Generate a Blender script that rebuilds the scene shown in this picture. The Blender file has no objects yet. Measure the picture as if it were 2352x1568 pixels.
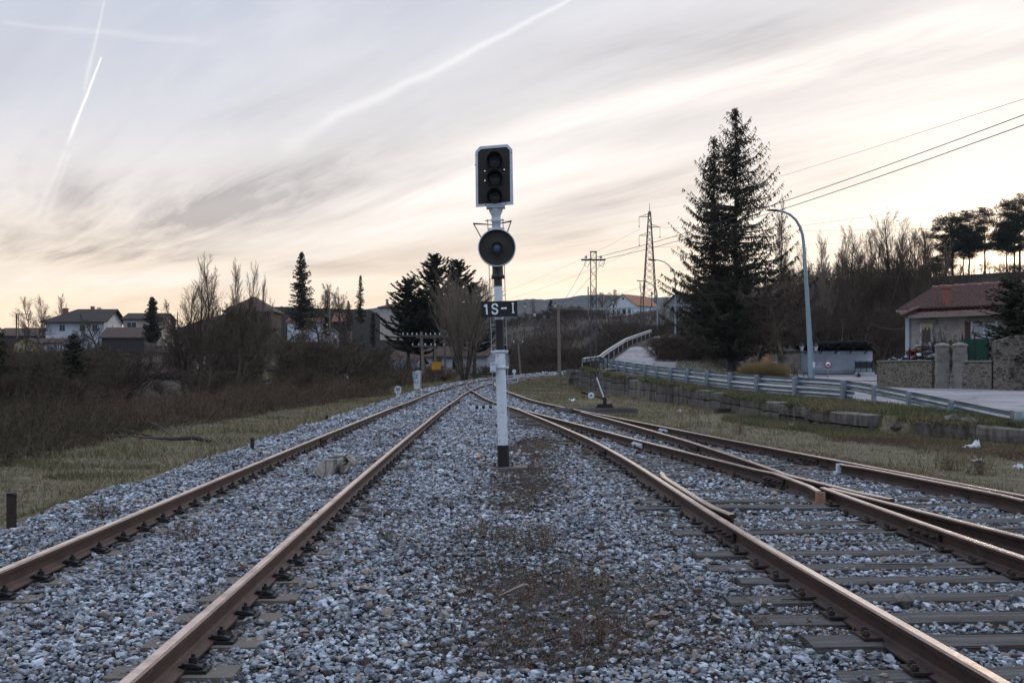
import bpy, bmesh, math, random
import numpy as np
from mathutils import Vector, Matrix
C = bpy.context.scene
COL = C.collection
R = math.radians
# ---------------------------------------------------------------- camera
F, CX, HY, ZC = 2450.0, 1176.0, 840.0, 1.57      # focal length, centre and horizon in reference units; eye height
cam = bpy.data.cameras.new('camera'); camo = bpy.data.objects.new('camera', cam); COL.objects.link(camo)
camo.location = (0, 0, ZC); camo.rotation_euler = (R(90), 0, 0)
cam.sensor_width = 36; cam.lens = 36 * F / 2352; cam.shift_y = (HY - 784) / 2352
cam.clip_start = 0.1; cam.clip_end = 6000
C.camera = camo
C.view_settings.view_transform = 'Standard'; C.view_settings.look = 'None'
C.view_settings.exposure = 0; C.view_settings.gamma = 1
C.cycles.use_denoising = True
C.cycles.max_bounces = 5; C.cycles.diffuse_bounces = 3; C.cycles.glossy_bounces = 3
C.cycles.transmission_bounces = 2; C.cycles.transparent_max_bounces = 6
C.cycles.caustics_reflective = False; C.cycles.caustics_refractive = False

def at(px, py, Y):           # a point seen at px, py that stands Y metres away
    return Vector(((px - CX) / F * Y, Y, ZC - (py - HY) / F * Y))

# ---------------------------------------------------------------- node helper
class NB:
    def __init__(s, nt): s.nt = nt; s.n = nt.nodes; s.l = nt.links
    def new(s, t, **k):
        nd = s.n.new(t)
        for a, b in k.items(): setattr(nd, a, b)
        return nd
    def put(s, sock, v):
        if isinstance(v, bpy.types.NodeSocket): s.l.new(v, sock)
        elif v is not None: sock.default_value = v
    def m(s, op, a, b=None, c=None, clamp=False):
        nd = s.new('ShaderNodeMath', operation=op); nd.use_clamp = clamp
        s.put(nd.inputs[0], a); s.put(nd.inputs[1], b) if b is not None else 0
        if c is not None: s.put(nd.inputs[2], c)
        return nd.outputs[0]
    def v(s, op, a, b=None, scale=None):
        nd = s.new('ShaderNodeVectorMath', operation=op)
        s.put(nd.inputs[0], a)
        if b is not None: s.put(nd.inputs[1], b)
        if scale is not None: s.put(nd.inputs[3], scale)
        return nd.outputs['Value' if op in ('DOT_PRODUCT', 'LENGTH', 'DISTANCE') else 'Vector']
    def sep(s, a):
        nd = s.new('ShaderNodeSeparateXYZ'); s.put(nd.inputs[0], a); return nd.outputs
    def comb(s, x, y, z=0.0):
        nd = s.new('ShaderNodeCombineXYZ')
        for i, q in enumerate((x, y, z)): s.put(nd.inputs[i], q)
        return nd.outputs[0]
    def mix(s, f, a, b, mode='MIX'):
        nd = s.new('ShaderNodeMix', data_type='RGBA', blend_type=mode)
        s.put(nd.inputs[0], f)
        for i, q in ((6, a), (7, b)):
            if isinstance(q, (tuple, list)) and len(q) == 3: q = (*q, 1)
            s.put(nd.inputs[i], q)
        return nd.outputs[2]
    def noise(s, vec, scale=5, detail=4, rough=.55, dist=0.0):
        nd = s.new('ShaderNodeTexNoise')
        if vec is not None: s.put(nd.inputs['Vector'], vec)
        nd.inputs['Scale'].default_value = scale; nd.inputs['Detail'].default_value = detail
        nd.inputs['Roughness'].default_value = rough; nd.inputs['Distortion'].default_value = dist
        return nd.outputs[0]
    def ramp(s, f, stops, interp='LINEAR'):
        nd = s.new('ShaderNodeValToRGB'); s.put(nd.inputs[0], f); e = nd.color_ramp
        e.interpolation = interp
        while len(e.elements) < len(stops): e.elements.new(.5)
        for el, (p, c) in zip(e.elements, stops):
            el.position = p
            if isinstance(c, (int, float)): c = (c, c, c)
            el.color = (*c[:3], 1)
        return nd.outputs[0]
    def sm(s, x, a, b):       # smoothstep of x between a and b
        nd = s.new('ShaderNodeMapRange', interpolation_type='SMOOTHSTEP')
        s.put(nd.inputs[0], x); nd.inputs[1].default_value = a; nd.inputs[2].default_value = b
        return nd.outputs[0]

# ---------------------------------------------------------------- sky
W = bpy.data.worlds.new('World'); C.world = W; W.use_nodes = True
W.node_tree.nodes.clear(); nb = NB(W.node_tree)
AZ, EL = math.atan((2262 - CX) / F), R(5.4)
sund = Vector((math.sin(AZ) * math.cos(EL), math.cos(AZ) * math.cos(EL), math.sin(EL)))
tc = nb.new('ShaderNodeTexCoord').outputs['Generated']
d = nb.v('NORMALIZE', tc)
dx, dy, dz = nb.sep(d)
up = nb.m('MAXIMUM', dz, 0.0)
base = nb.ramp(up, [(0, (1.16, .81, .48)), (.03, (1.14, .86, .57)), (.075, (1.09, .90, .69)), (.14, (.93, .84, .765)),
                    (.22, (.70, .695, .72)), (.32, (.53, .57, .67)), (.45, (.66, .72, .86)), (.7, (1.0, 1.14, 1.40)), (1, (1.30, 1.50, 1.90))])  # unseen zenith stops raised beyond dusk brightness to light the ground
s_ = nb.m('MAXIMUM', nb.v('DOT_PRODUCT', d, tuple(sund)), 0.0)
g1 = nb.m('POWER', s_, 7.0); g2 = nb.m('POWER', s_, 90.0); g3 = nb.m('POWER', s_, 900.0)
col = nb.mix(nb.m('MULTIPLY', g1, .50), base, (1.02, .93, .86))
# cloud sheet: streaks that run off towards one point of the horizon
den = nb.m('ADD', up, .09)
pu = nb.m('DIVIDE', dx, den); pv = nb.m('DIVIDE', dy, den)
ca, sa = math.cos(R(-40)), math.sin(R(-40))
al = nb.m('ADD', nb.m('MULTIPLY', pu, sa), nb.m('MULTIPLY', pv, ca))
ac = nb.m('SUBTRACT', nb.m('MULTIPLY', pu, ca), nb.m('MULTIPLY', pv, sa))
n0 = nb.noise(nb.comb(nb.m('MULTIPLY', al, .35), nb.m('MULTIPLY', ac, .5), 3.0), 1.0, 3, .5)
wob = nb.m('MULTIPLY', nb.m('SUBTRACT', n0, .5), 1.5)
st = nb.comb(nb.m('MULTIPLY', al, .30), nb.m('ADD', nb.m('MULTIPLY', ac, 1.15), wob), 0.0)
n1 = nb.noise(st, 1.0, 7, .52, .25)
n2 = nb.noise(nb.comb(nb.m('MULTIPLY', al, .22), nb.m('ADD', nb.m('MULTIPLY', ac, .55), wob), 7.7), 1.0, 4, .5, .3)
n3 = nb.noise(nb.comb(nb.m('MULTIPLY', al, .8), nb.m('MULTIPLY', ac, 4.0), 1.7), 1.0, 5, .6, .4)
front = nb.sm(dy, 0.0, .3)
iy = nb.m('DIVIDE', 1.0, nb.m('MAXIMUM', dy, .15))
U = nb.m('MULTIPLY', dx, iy); V = nb.m('MULTIPLY', dz, iy)
def blob(px, py, sx, sy, ang=0):
    u0, v0 = (px - CX) / F, (HY - py) / F
    c_, q_ = math.cos(ang), math.sin(ang)
    a = nb.m('SUBTRACT', U, u0); b = nb.m('SUBTRACT', V, v0)
    e = nb.m('ADD', nb.m('MULTIPLY', a, c_), nb.m('MULTIPLY', b, q_))
    f = nb.m('SUBTRACT', nb.m('MULTIPLY', b, c_), nb.m('MULTIPLY', a, q_))
    e = nb.m('POWER', nb.m('ABSOLUTE', nb.m('MULTIPLY', e, F / sx)), 2.0)
    f = nb.m('POWER', nb.m('ABSOLUTE', nb.m('MULTIPLY', f, F / sy)), 2.0)
    return nb.m('MULTIPLY', nb.m('EXPONENT', nb.m('MULTIPLY', nb.m('ADD', e, f), -1.0)), front)
def add(*a):
    r = a[0]
    for q in a[1:]: r = nb.m('ADD', r, q)
    return r
def k(x, f): return nb.m('MULTIPLY', x, f)
dark = nb.ramp(n1, [(.38, 0), (.5, .42), (.66, 1)])
dark = nb.m('MULTIPLY', dark, nb.ramp(n2, [(.3, .35), (.6, 1)]))
low = nb.sm(up, .30, .10)
mod = nb.ramp(nb.noise(nb.comb(nb.m('MULTIPLY', al, .75), nb.m('ADD', nb.m('MULTIPLY', ac, 2.6), nb.m('MULTIPLY', wob, 1.6)), 5.5), 1.0, 8, .60, .35), [(.33, .10), (.47, .55), (.62, 1)])
mod2 = nb.ramp(nb.noise(nb.comb(nb.m('MULTIPLY', al, 1.1), nb.m('ADD', nb.m('MULTIPLY', ac, 7.0), nb.m('MULTIPLY', wob, 2.0)), 1.7), 1.0, 7, .62, .3), [(.36, .35), (.60, 1)])
dark = nb.m('MULTIPLY', dark, add(.46, k(low, .12)), clamp=True)
bank = nb.m('MULTIPLY', nb.m('MULTIPLY', mod, mod2),
            add(k(blob(720, 420, 330, 62, .26), 1.15), k(blob(380, 500, 260, 60, .05), .7), k(blob(120, 560, 420, 42, -.03), 1.1), k(blob(60, 430, 300, 70, 0), .75), k(blob(430, 260, 380, 60, .2), .4), k(blob(480, 598, 420, 12, -.04), .8),
                k(blob(1380, 520, 260, 60, .12), .60), k(blob(1480, 430, 300, 36, .16), .55), k(blob(1850, 385, 260, 60, .10), .80), k(blob(1720, 95, 420, 75, .17), .85), k(blob(1350, 270, 260, 60, .2), .45), k(blob(2200, 420, 240, 40, .1), .5), k(blob(900, 690, 500, 14, .03), .35), k(blob(1560, 610, 260, 14, .08), .5)))
darkt = nb.m('ADD', dark, bank, clamp=True)
darkt = nb.m('MULTIPLY', darkt, nb.m('SUBTRACT', 1.0, nb.m('MULTIPLY', g2, .8), clamp=True))
col = nb.mix(darkt, col, nb.mix(1.0, col, (.45, .44, .46), 'MULTIPLY'))
peach = nb.m('MULTIPLY', nb.ramp(nb.noise(nb.comb(nb.m('MULTIPLY', U, 1.6), nb.m('MULTIPLY', V, 26.0), 2.2), 1.6, 6, .6, .6), [(.42, 0), (.66, 1)]), nb.sm(up, .13, .03))
col = nb.mix(nb.m('MULTIPLY', peach, .65), col, (1.0, .76, .56))
col = nb.mix(nb.m('MULTIPLY', blob(1500, 740, 850, 130), .42), col, (1.12, .87, .58))
cream = nb.m('MULTIPLY', nb.ramp(nb.noise(nb.comb(nb.m('MULTIPLY', U, 1.2), nb.m('MULTIPLY', V, 14.0), 9.2), 1.5, 6, .6, .6), [(.44, 0), (.66, 1)]), nb.sm(up, .17, .05))
col = nb.mix(nb.m('MULTIPLY', cream, .65), col, (1.08, .97, .82))
bright = nb.m('MULTIPLY', nb.ramp(n3, [(.42, 0), (.72, 1)]), .40)
bright = nb.m('MULTIPLY', bright, nb.ramp(nb.noise(st, .8, 3, .5), [(.4, .2), (.6, 1)]))
bmod = nb.ramp(nb.noise(nb.comb(nb.m('MULTIPLY', al, .5), nb.m('MULTIPLY', ac, 3.0), 4.7), 1.0, 6, .6, .4), [(.36, .12), (.60, 1)])
bright = nb.m('ADD', bright, nb.m('MULTIPLY', bmod, add(k(blob(1700, 190, 820, 42, .235), .95), k(blob(1020, 425, 300, 34, .24), .9), k(blob(950, 520, 420, 45, .12), .55), k(blob(2180, 160, 330, 120, .3), .9), k(blob(1350, 380, 420, 22, .2), .6), k(blob(2050, 480, 320, 50, .12), .6), k(blob(260, 640, 420, 20, -.02), .5))), clamp=True)
bcol = nb.mix(g1, (.98, .94, .91), (1.08, 1.0, .93))
col = nb.mix(nb.m('MULTIPLY', bright, .9), col, bcol)
# left part of the sky is bluer and a touch darker
left = nb.m('MULTIPLY', nb.m('MULTIPLY', nb.sm(U, .05, -.5), front), nb.sm(up, .06, .3))
col = nb.mix(nb.m('MULTIPLY', left, .36), col, (.46, .51, .64))
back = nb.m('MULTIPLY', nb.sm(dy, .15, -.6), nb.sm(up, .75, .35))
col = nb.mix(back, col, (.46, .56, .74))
# vapour trails (great circles on the sky)
def trail(a, b, w0, w1, gain, soft=.25, st0=.02):
    A = Vector(((a[0] - CX) / F, 1, (HY - a[1]) / F)).normalized(); B = Vector(((b[0] - CX) / F, 1, (HY - b[1]) / F)).normalized()
    N = A.cross(B).normalized(); T = (B - A); L = T.length; T.normalize()
    t = nb.m('DIVIDE', nb.m('SUBTRACT', nb.v('DOT_PRODUCT', d, tuple(T)), A.dot(T)), L)
    jit = nb.m('MULTIPLY', nb.m('SUBTRACT', nb.noise(nb.v('SCALE', d, scale=30.0), 1.0, 4, .6), .5), w1 / F * 1.6)
    dist = nb.m('ABSOLUTE', nb.m('ADD', nb.v('DOT_PRODUCT', d, tuple(N)), jit))
    wd = nb.m('ADD', w0 / F, nb.m('MULTIPLY', nb.m('MAXIMUM', t, 0.0), (w1 - w0) / F))
    q = nb.m('EXPONENT', nb.m('MULTIPLY', nb.m('POWER', nb.m('DIVIDE', dist, wd), 2.0), -1.0))
    return nb.m('MULTIPLY', nb.m('MULTIPLY', q, gain), nb.m('MULTIPLY', nb.sm(t, 0.0, st0), nb.m('MULTIPLY', nb.sm(t, 1.0, 1 - soft), front)))
for a_, b_, w0, w1, gn in (((234, 130), (147, 350), 1.6, 3.6, .95), ((240, 0), (186, 240), 1.8, 5, .30), ((150, 345), (68, 530), 3, 9, .22), ((160, 350), (95, 530), 3, 7, .14),
                       ((1325, -8), (930, 199), 3.5, 10, .40), ((1010, 158), (720, 291), 7, 15, .38), ((800, 252), (620, 360), 11, 22, .26), ((0, 54), (560, 105), 4, 11, .14)):
    col = nb.mix(trail(a_, b_, w0, w1, gn, .22 if a_[0] == 1325 else .3, .25 if a_[0] in (1010, 800) else .02), col, (1.0, .97, .96))
# sun glow behind the ridge
glow = nb.v('SCALE', (1.0, .70, .45), scale=nb.m('ADD', nb.m('MULTIPLY', g2, .06), nb.m('MULTIPLY', g3, 1.3)))
col = nb.mix(1.0, col, glow, 'ADD')
gr = nb.sm(dz, 0.0, -.02)
col = nb.mix(gr, col, (.10, .09, .08))
sky = nb.new('ShaderNodeTexSky', sky_type='NISHITA'); sky.sun_disc = False; sky.sun_elevation = EL; sky.sun_rotation = AZ
b1 = nb.new('ShaderNodeBackground'); b2 = nb.new('ShaderNodeBackground'); ad = nb.new('ShaderNodeAddShader'); ow = nb.new('ShaderNodeOutputWorld')
nb.l.new(sky.outputs[0], b1.inputs[0]); b1.inputs[1].default_value = .006
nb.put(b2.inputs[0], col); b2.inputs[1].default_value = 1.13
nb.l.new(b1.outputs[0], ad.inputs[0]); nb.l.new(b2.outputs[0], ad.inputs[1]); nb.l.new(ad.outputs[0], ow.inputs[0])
W.cycles.sampling_method = 'MANUAL'; W.cycles.sample_map_resolution = 512
sl = bpy.data.lights.new('sun', 'SUN'); sl.energy = .8; sl.angle = R(4); sl.color = (1, .74, .48)
so = bpy.data.objects.new('sun', sl); COL.objects.link(so)
so.rotation_euler = sund.to_track_quat('Z', 'Y').to_euler()

# ---------------------------------------------------------------- materials
MATS = {}
def mat(name, c, rough=.8, metal=0.0, var=.25, scale=8, c2=None, f2=(.45, .65), bump=0.0, bscale=40, island=0.0, spec=.4, coords='Object', stretch=None, det=5, sub=None, objr=0):
    if name in MATS: return MATS[name]
    m_ = bpy.data.materials.new(name); m_.use_nodes = True; t = m_.node_tree; t.nodes.clear(); b = NB(t)
    o = b.new('ShaderNodeOutputMaterial'); p = b.new('ShaderNodeBsdfPrincipled'); b.l.new(p.outputs[0], o.inputs[0])
    vec = b.new('ShaderNodeTexCoord').outputs[coords] if coords != 'World' else b.new('ShaderNodeNewGeometry').outputs['Position']
    if stretch: vec = b.v('MULTIPLY', vec, stretch)
    n = b.noise(vec, scale, det, .6)
    cc = c
    if c2 is not None:
        n2_ = b.noise(vec, scale * .37, det, .6)
        cc = b.mix(b.ramp(n2_, [(f2[0], 0), (f2[1], 1)]), c, c2)
    val = b.m('MULTIPLY_ADD', b.m('SUBTRACT', n, .5), var * 4, 1.0)
    if island:
        ri = b.new('ShaderNodeNewGeometry').outputs['Random Per Island']
        val = b.m('MULTIPLY', val, b.m('MULTIPLY_ADD', b.m('SUBTRACT', ri, .5), island * 2, 1.0))
    if objr: val = b.m('MULTIPLY', val, b.m('MULTIPLY_ADD', b.m('SUBTRACT', b.new('ShaderNodeObjectInfo').outputs['Random'], .5), objr * 2, 1.0))
    cc = b.mix(1.0, cc, b.comb(val, val, val), 'MULTIPLY')
    b.put(p.inputs['Base Color'], cc); p.inputs['Roughness'].default_value = rough; p.inputs['Metallic'].default_value = metal
    p.inputs['Specular IOR Level'].default_value = spec
    if bump:
        bn = b.new('ShaderNodeBump'); bn.inputs['Strength'].default_value = bump; bn.inputs['Distance'].default_value = .02
        b.put(bn.inputs['Height'], b.noise(vec, bscale, 4, .6)); b.l.new(bn.outputs[0], p.inputs['Normal'])
    if sub: sub(b, p, cc, vec)
    MATS[name] = m_
    return m_

# ---------------------------------------------------------------- mesh helper
class MB:
    def __init__(s): s.v = []; s.f = []; s.mi = []; s.sm = []
    def add(s, vs, fs, mi=0, sm=False):
        o = len(s.v); s.v.extend([tuple(q) for q in vs])
        for f in fs: s.f.append([o + i for i in f]); s.mi.append(mi); s.sm.append(sm)
        return s
    def box(s, c, d, rz=0, mi=0, M=None, taper=1.0):
        hx, hy, hz = d[0] / 2, d[1] / 2, d[2] / 2; cr, sr = math.cos(rz), math.sin(rz); vs = []
        for z in (-hz, hz):
            k_ = taper if z > 0 else 1
            for x, y in ((-hx, -hy), (hx, -hy), (hx, hy), (-hx, hy)):
                p = Vector((x * k_, y * k_, z))
                if M is not None: p = M @ p
                else: p = Vector((p.x * cr - p.y * sr, p.x * sr + p.y * cr, p.z))
                vs.append(p + Vector(c))
        return s.add(vs, [(0, 3, 2, 1), (4, 5, 6, 7), (0, 1, 5, 4), (1, 2, 6, 5), (2, 3, 7, 6), (3, 0, 4, 7)], mi)
    def cyl(s, p0, p1, r0, r1=None, n=10, mi=0, cap=True, sm=True):
        p0, p1 = Vector(p0), Vector(p1); r1 = r0 if r1 is None else r1
        ax = (p1 - p0); ax.normalize(); q = Vector((0, 0, 1)) if abs(ax.z) < .9 else Vector((1, 0, 0))
        u = ax.cross(q).normalized(); w = ax.cross(u)
        vs = [p + (u * math.cos(2 * math.pi * i / n) + w * math.sin(2 * math.pi * i / n)) * r for p, r in ((p0, r0), (p1, r1)) for i in range(n)]
        s.add(vs, [(i, (i + 1) % n, n + (i + 1) % n, n + i) for i in range(n)], mi, sm)
        if cap: s.add(vs[:n], [tuple(range(n))[::-1]], mi); s.add(vs[n:], [tuple(range(n))], mi)
        return s
    def tube(s, pts, r, n=6, mi=0, cap=True):
        pts = [Vector(p) for p in pts]; rr = r if isinstance(r, (list, tuple)) else [r] * len(pts); vs = []; u = None
        for i, p in enumerate(pts):
            t = (pts[min(i + 1, len(pts) - 1)] - pts[max(i - 1, 0)]).normalized()
            if u is None: q = Vector((0, 0, 1)) if abs(t.z) < .9 else Vector((1, 0, 0)); u = t.cross(q).normalized()
            u = (u - t * u.dot(t)).normalized(); w = t.cross(u)
            vs += [p + (u * math.cos(2 * math.pi * j / n) + w * math.sin(2 * math.pi * j / n)) * rr[i] for j in range(n)]
        fs = [(i * n + j, i * n + (j + 1) % n, (i + 1) * n + (j + 1) % n, (i + 1) * n + j) for i in range(len(pts) - 1) for j in range(n)]
        s.add(vs, fs, mi, True)
        if cap: s.add(vs[:n], [tuple(range(n))[::-1]], mi); s.add(vs[-n:], [tuple(range(n))], mi)
        return s
    def lathe(s, prof, c=(0, 0, 0), n=20, mi=0, axis='Z', sm=True):
        vs = []
        for r, h in prof:
            for j in range(n):
                a = 2 * math.pi * j / n; x, y = r * math.cos(a), r * math.sin(a)
                p = (x, y, h) if axis == 'Z' else (x, -h, y)
                vs.append((p[0] + c[0], p[1] + c[1], p[2] + c[2]))
        return s.add(vs, [(i * n + j, i * n + (j + 1) % n, (i + 1) * n + (j + 1) % n, (i + 1) * n + j) for i in range(len(prof) - 1) for j in range(n)], mi, sm)
    def prism(s, poly, y0, y1, c=(0, 0, 0), mi=0):      # polygon in x,z pushed along y
        n = len(poly); vs = [(x + c[0], y + c[1], z + c[2]) for y in (y0, y1) for x, z in poly]
        return s.add(vs, [tuple(range(n)), tuple(range(2 * n - 1, n - 1, -1))] + [(i, n + i, n + (i + 1) % n, (i + 1) % n) for i in range(n)], mi)
    def mesh(s, name, mats):
        me = bpy.data.meshes.new(name); me.from_pydata(s.v, [], s.f)
        for m_ in (mats if isinstance(mats, (list, tuple)) else [mats]): me.materials.append(m_)
        me.polygons.foreach_set('material_index', s.mi); me.polygons.foreach_set('use_smooth', s.sm)
        me.update(); return me
    def build(s, name, mats, parent=None, loc=None, rot=None):
        return link(name, s.mesh(name, mats), parent, loc, rot)
def link(name, me, parent=None, loc=None, rot=None):
    o = bpy.data.objects.new(name, me); COL.objects.link(o)
    if parent is not None: o.parent = parent
    if loc is not None: o.location = loc
    if rot is not None: o.rotation_euler = rot
    return o
def tag(o, label=None, cat=None, group=None, kind=None):
    for a, b in (('label', label), ('category', cat), ('group', group), ('kind', kind)):
        if b: o[a] = b
    return o
def thing(name, label, cat, loc=(0, 0, 0), rz=0, group=None, sc=None, rot=None):
    o = bpy.data.objects.new(name, None); COL.objects.link(o); o.location = loc; o.rotation_euler = rot or (0, 0, rz)
    o.empty_display_size = .2
    if sc: o.scale = (sc, sc, sc) if isinstance(sc, (int, float)) else sc
    return tag(o, label, cat, group)
def kids(o): return [c for c in KID.get(o.name, [])]
KID = {}
def tree_copy(o, loc, rz=0, label=None, sc=None, rot=None):
    def cp(src, par):
        c = src.copy(); COL.objects.link(c)
        if par is not None: c.parent = par
        for ch in src.children: cp(ch, c)
        return c
    c = cp(o, None); c.location = loc; c.rotation_euler = rot or (0, 0, rz)
    if sc: c.scale = (sc, sc, sc) if isinstance(sc, (int, float)) else sc
    if label: c['label'] = label
    return c
def npmesh(name, V_, F_, mats, mi=None, smooth=False):
    V_ = np.ascontiguousarray(V_, np.float32); F_ = np.ascontiguousarray(F_, np.int32)
    me = bpy.data.meshes.new(name); k_ = F_.shape[1]; nf = len(F_)
    me.vertices.add(len(V_)); me.vertices.foreach_set('co', V_.ravel())
    me.loops.add(nf * k_); me.loops.foreach_set('vertex_index', F_.ravel())
    me.polygons.add(nf); me.polygons.foreach_set('loop_start', np.arange(0, nf * k_, k_, dtype=np.int32))
    try: me.polygons.foreach_set('loop_total', np.full(nf, k_, np.int32))
    except Exception: pass
    for m_ in (mats if isinstance(mats, (list, tuple)) else [mats]): me.materials.append(m_)
    if mi is not None: me.polygons.foreach_set('material_index', np.asarray(mi, np.int32))
    me.polygons.foreach_set('use_smooth', np.full(nf, smooth, bool))
    me.update(calc_edges=True); return me
def seg_tubes(P0, P1, R0, R1, n=3):
    P0, P1 = np.asarray(P0, float), np.asarray(P1, float); R0, R1 = np.asarray(R0)[:, None], np.asarray(R1)[:, None]
    t = P1 - P0; t /= np.linalg.norm(t, axis=1)[:, None] + 1e-9
    q = np.where(np.abs(t[:, 2:3]) < .9, np.array([[0, 0, 1.]]), np.array([[1., 0, 0]]))
    u = np.cross(t, q); u /= np.linalg.norm(u, axis=1)[:, None] + 1e-9; w = np.cross(t, u)
    N = len(P0); V_ = np.zeros((N, 2 * n, 3))
    for j in range(n):
        a = 2 * math.pi * j / n; o = u * math.cos(a) + w * math.sin(a)
        V_[:, j] = P0 + o * R0; V_[:, n + j] = P1 + o * R1
    b = (np.arange(N) * 2 * n)[:, None]
    F_ = np.concatenate([b + np.array([[j, (j + 1) % n, n + (j + 1) % n, n + j]]) for j in range(n)])
    return V_.reshape(-1, 3), F_
def smooth_curve(ys, xs, w=1.5):
    yy = np.arange(ys[0] - 6, ys[-1] + 6, .1)
    xx = np.interp(yy, ys, xs)
    lo = yy < ys[0]; xx[lo] = xs[0] + (yy[lo] - ys[0]) * (xs[1] - xs[0]) / (ys[1] - ys[0])
    hi = yy > ys[-1]; xx[hi] = xs[-1] + (yy[hi] - ys[-1]) * (xs[-1] - xs[-2]) / (ys[-1] - ys[-2])
    k_ = int(w / .1) | 1; ker = np.hanning(k_ + 2)[1:-1]; ker /= ker.sum(); p = k_ // 2
    for _ in range(2):
        ext = np.concatenate([2 * xx[0] - xx[p:0:-1], xx, 2 * xx[-1] - xx[-2:-p - 2:-1]])
        xx = np.convolve(ext, ker, 'valid')
    return lambda y: np.interp(y, yy, xx)

# ---------------------------------------------------------------- alignments and terrain
zt = smooth_curve([-5, 44, 58, 73, 80, 100, 125, 200, 400], [0, 0, .12, .32, .50, .74, 1.0, 1.6, 2.5], 5)
main_c = smooth_curve([0, 4.7, 12.9, 20, 36, 50, 58, 65, 72.8, 80, 90, 100, 110, 125], [-2.52, -2.58, -2.78, -2.92, -3.16, -3.20, -3.05, -2.7, -1.85, -.5, 1.8, 4.4, 7.6, 13], 6)
L_c = smooth_curve([-4, 4.7, 6.4, 9.7, 15.5, 20.1, 26.7, 35, 40.2, 46, 58, 62, 66, 70, 72.8], [3.3, 3.07, 2.95, 2.78, 2.63, 2.40, 1.83, 1.04, .33, -.30, -1.42, -1.75, -1.96, -1.98, -1.85], 4)
R_c = smooth_curve([-4, 4, 8.7, 11.7, 15.5, 19.5, 26.9, 35, 40.2, 46, 58, 62, 66, 70, 72.8], [7.0, 5.85, 5.08, 4.62, 4.0, 3.35, 2.25, 1.04, .33, -.30, -1.42, -1.75, -1.96, -1.98, -1.85], 4)
G2 = .87
wall_x = smooth_curve([5, 15, 19, 22, 24, 27, 32, 39, 46, 51, 57, 68, 70], [13.5, 12.5, 11.4, 10.2, 9.3, 8.4, 8.05, 7.65, 7.1, 5.9, 4.9, 4.3, 4.4], 3)
plat_z = smooth_curve([0, 22, 27, 35, 45, 52, 58, 64, 70, 76], [.2, .3, .4, .42, .56, .70, .86, 1.05, 1.40, 1.8], 4)
grd_x = smooth_curve([10, 22.8, 26, 29, 31, 35, 38.2, 44, 51, 58.6, 64, 70, 74], [12, 10.55, 10.75, 10.7, 10.6, 10.6, 9.96, 8.95, 8.35, 7.6, 7.1, 6.2, 5.6], 3)
RP = [(5.6, 66, 1.2), (6.3, 72, 1.5), (7.2, 77, 1.95), (10.2, 92, 3.2), (14.9, 112, 4.6), (20, 130, 6.0), (30, 160, 8)]   # left edge of the ramp road
rpx = smooth_curve([p[1] for p in RP], [p[0] for p in RP], 5); rpz = smooth_curve([p[1] for p in RP], [p[2] for p in RP], 6)
def sst(x): x = np.clip(x, 0, 1); return x * x * (3 - 2 * x)
rs = np.random.RandomState(5)
_ph = rs.rand(24, 4)
def lump(X, Y, sc):        # cheap smooth noise
    r = 0
    for i in range(8):
        a = _ph[i, 0] * 6.28; f = (.5 + _ph[i, 1] * 1.4) / sc
        r = r + np.sin((X * math.cos(a) + Y * math.sin(a)) * f + _ph[i, 2] * 6.28)
    return r / 4.0
def gz(X, Y):
    X = np.asarray(X, float); Y = np.asarray(Y, float)
    mc = main_c(np.clip(Y, -5, 130)); z0 = zt(np.clip(Y, -5, 395))
    z = z0.copy() if hasattr(z0, 'copy') else z0
    shl = sst((mc - 2.2 - X) / 1.3); z = z - .30 * shl                               # left shoulder of the ballast
    val = np.interp(Y, [0, 15, 30, 55, 90, 130, 160], [-.2, -.5, -1.5, -2.3, -2.2, -1.4, -.2])
    z = z + (val - z) * sst((-X - 10.0 - np.clip(Y - 60, 0, 40) * -.05) / 9) * (Y < 165)
    z = z + sst((-X - 18) / 40) * np.interp(Y, [150, 190, 230, 260, 330, 600], [0, 2.6, 4.0, 3.5, 0, -6])
    rgt = np.maximum(R_c(np.clip(Y, -3, 72)), mc) + 1.3
    z = z - .10 * sst((X - rgt) / 1.0) * (Y < 75)
    # hillside beyond the track
    Ys = np.interp(X, [-60, -25, -5, 4, 9, 16, 24], [260, 190, 150, 118, 112, 92, 96])
    s = np.maximum(Y - Ys, 0); h1 = np.interp(s, [0, 34, 84, 200, 400], [0, 3.3, 7.5, 13.2, 13]) * sst((X + 34) / 22)
    rb = sst((X - 26) / 22); h2 = np.interp(Y - 98, [0, 15, 52, 120, 300], [0, 1.5, 12.6, 15, 17]) * (1 + .10 * sst((X - 50) / 30))
    z = z + h1 * (1 - rb) + h2 * rb
    # platform behind the stone wall
    wl = wall_x(np.clip(Y, 5, 70)) + .18
    pz = plat_z(np.clip(Y, 0, 62)) 
    pk = sst((X - wl) / .3) * (Y < 72)
    z = np.where(Y < 72, z * (1 - pk) + pz * pk, z)
    aft = (Y >= 72); z = np.where(aft & (X > 4.9), np.maximum(z, .9), z)
    # ramp road bed
    rx, rz_ = rpx(np.clip(Y, 66, 160)), rpz(np.clip(Y, 66, 160))
    kk = sst((X - rx + 1.5) / 1.3) * sst((rx + 9.5 - X) / 3.0) * ((Y > 64) & (Y < 165)) * sst((Y - 64) / 5.0)
    z = z * (1 - kk) + (rz_ - .03) * kk
    fl = sst((X - 14) / 6) * ((Y > 40) & (Y < 100)) * (1 - sst((Y - 94) / 6)); z = z * (1 - fl) + np.minimum(z, .50) * fl
    far = np.clip(np.hypot(X, Y) - 60, 0, 200) / 200
    return z + lump(X, Y, 9) * .5 * far
def gzf(x, y): return float(gz(np.array([x]), np.array([y]))[0])
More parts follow.
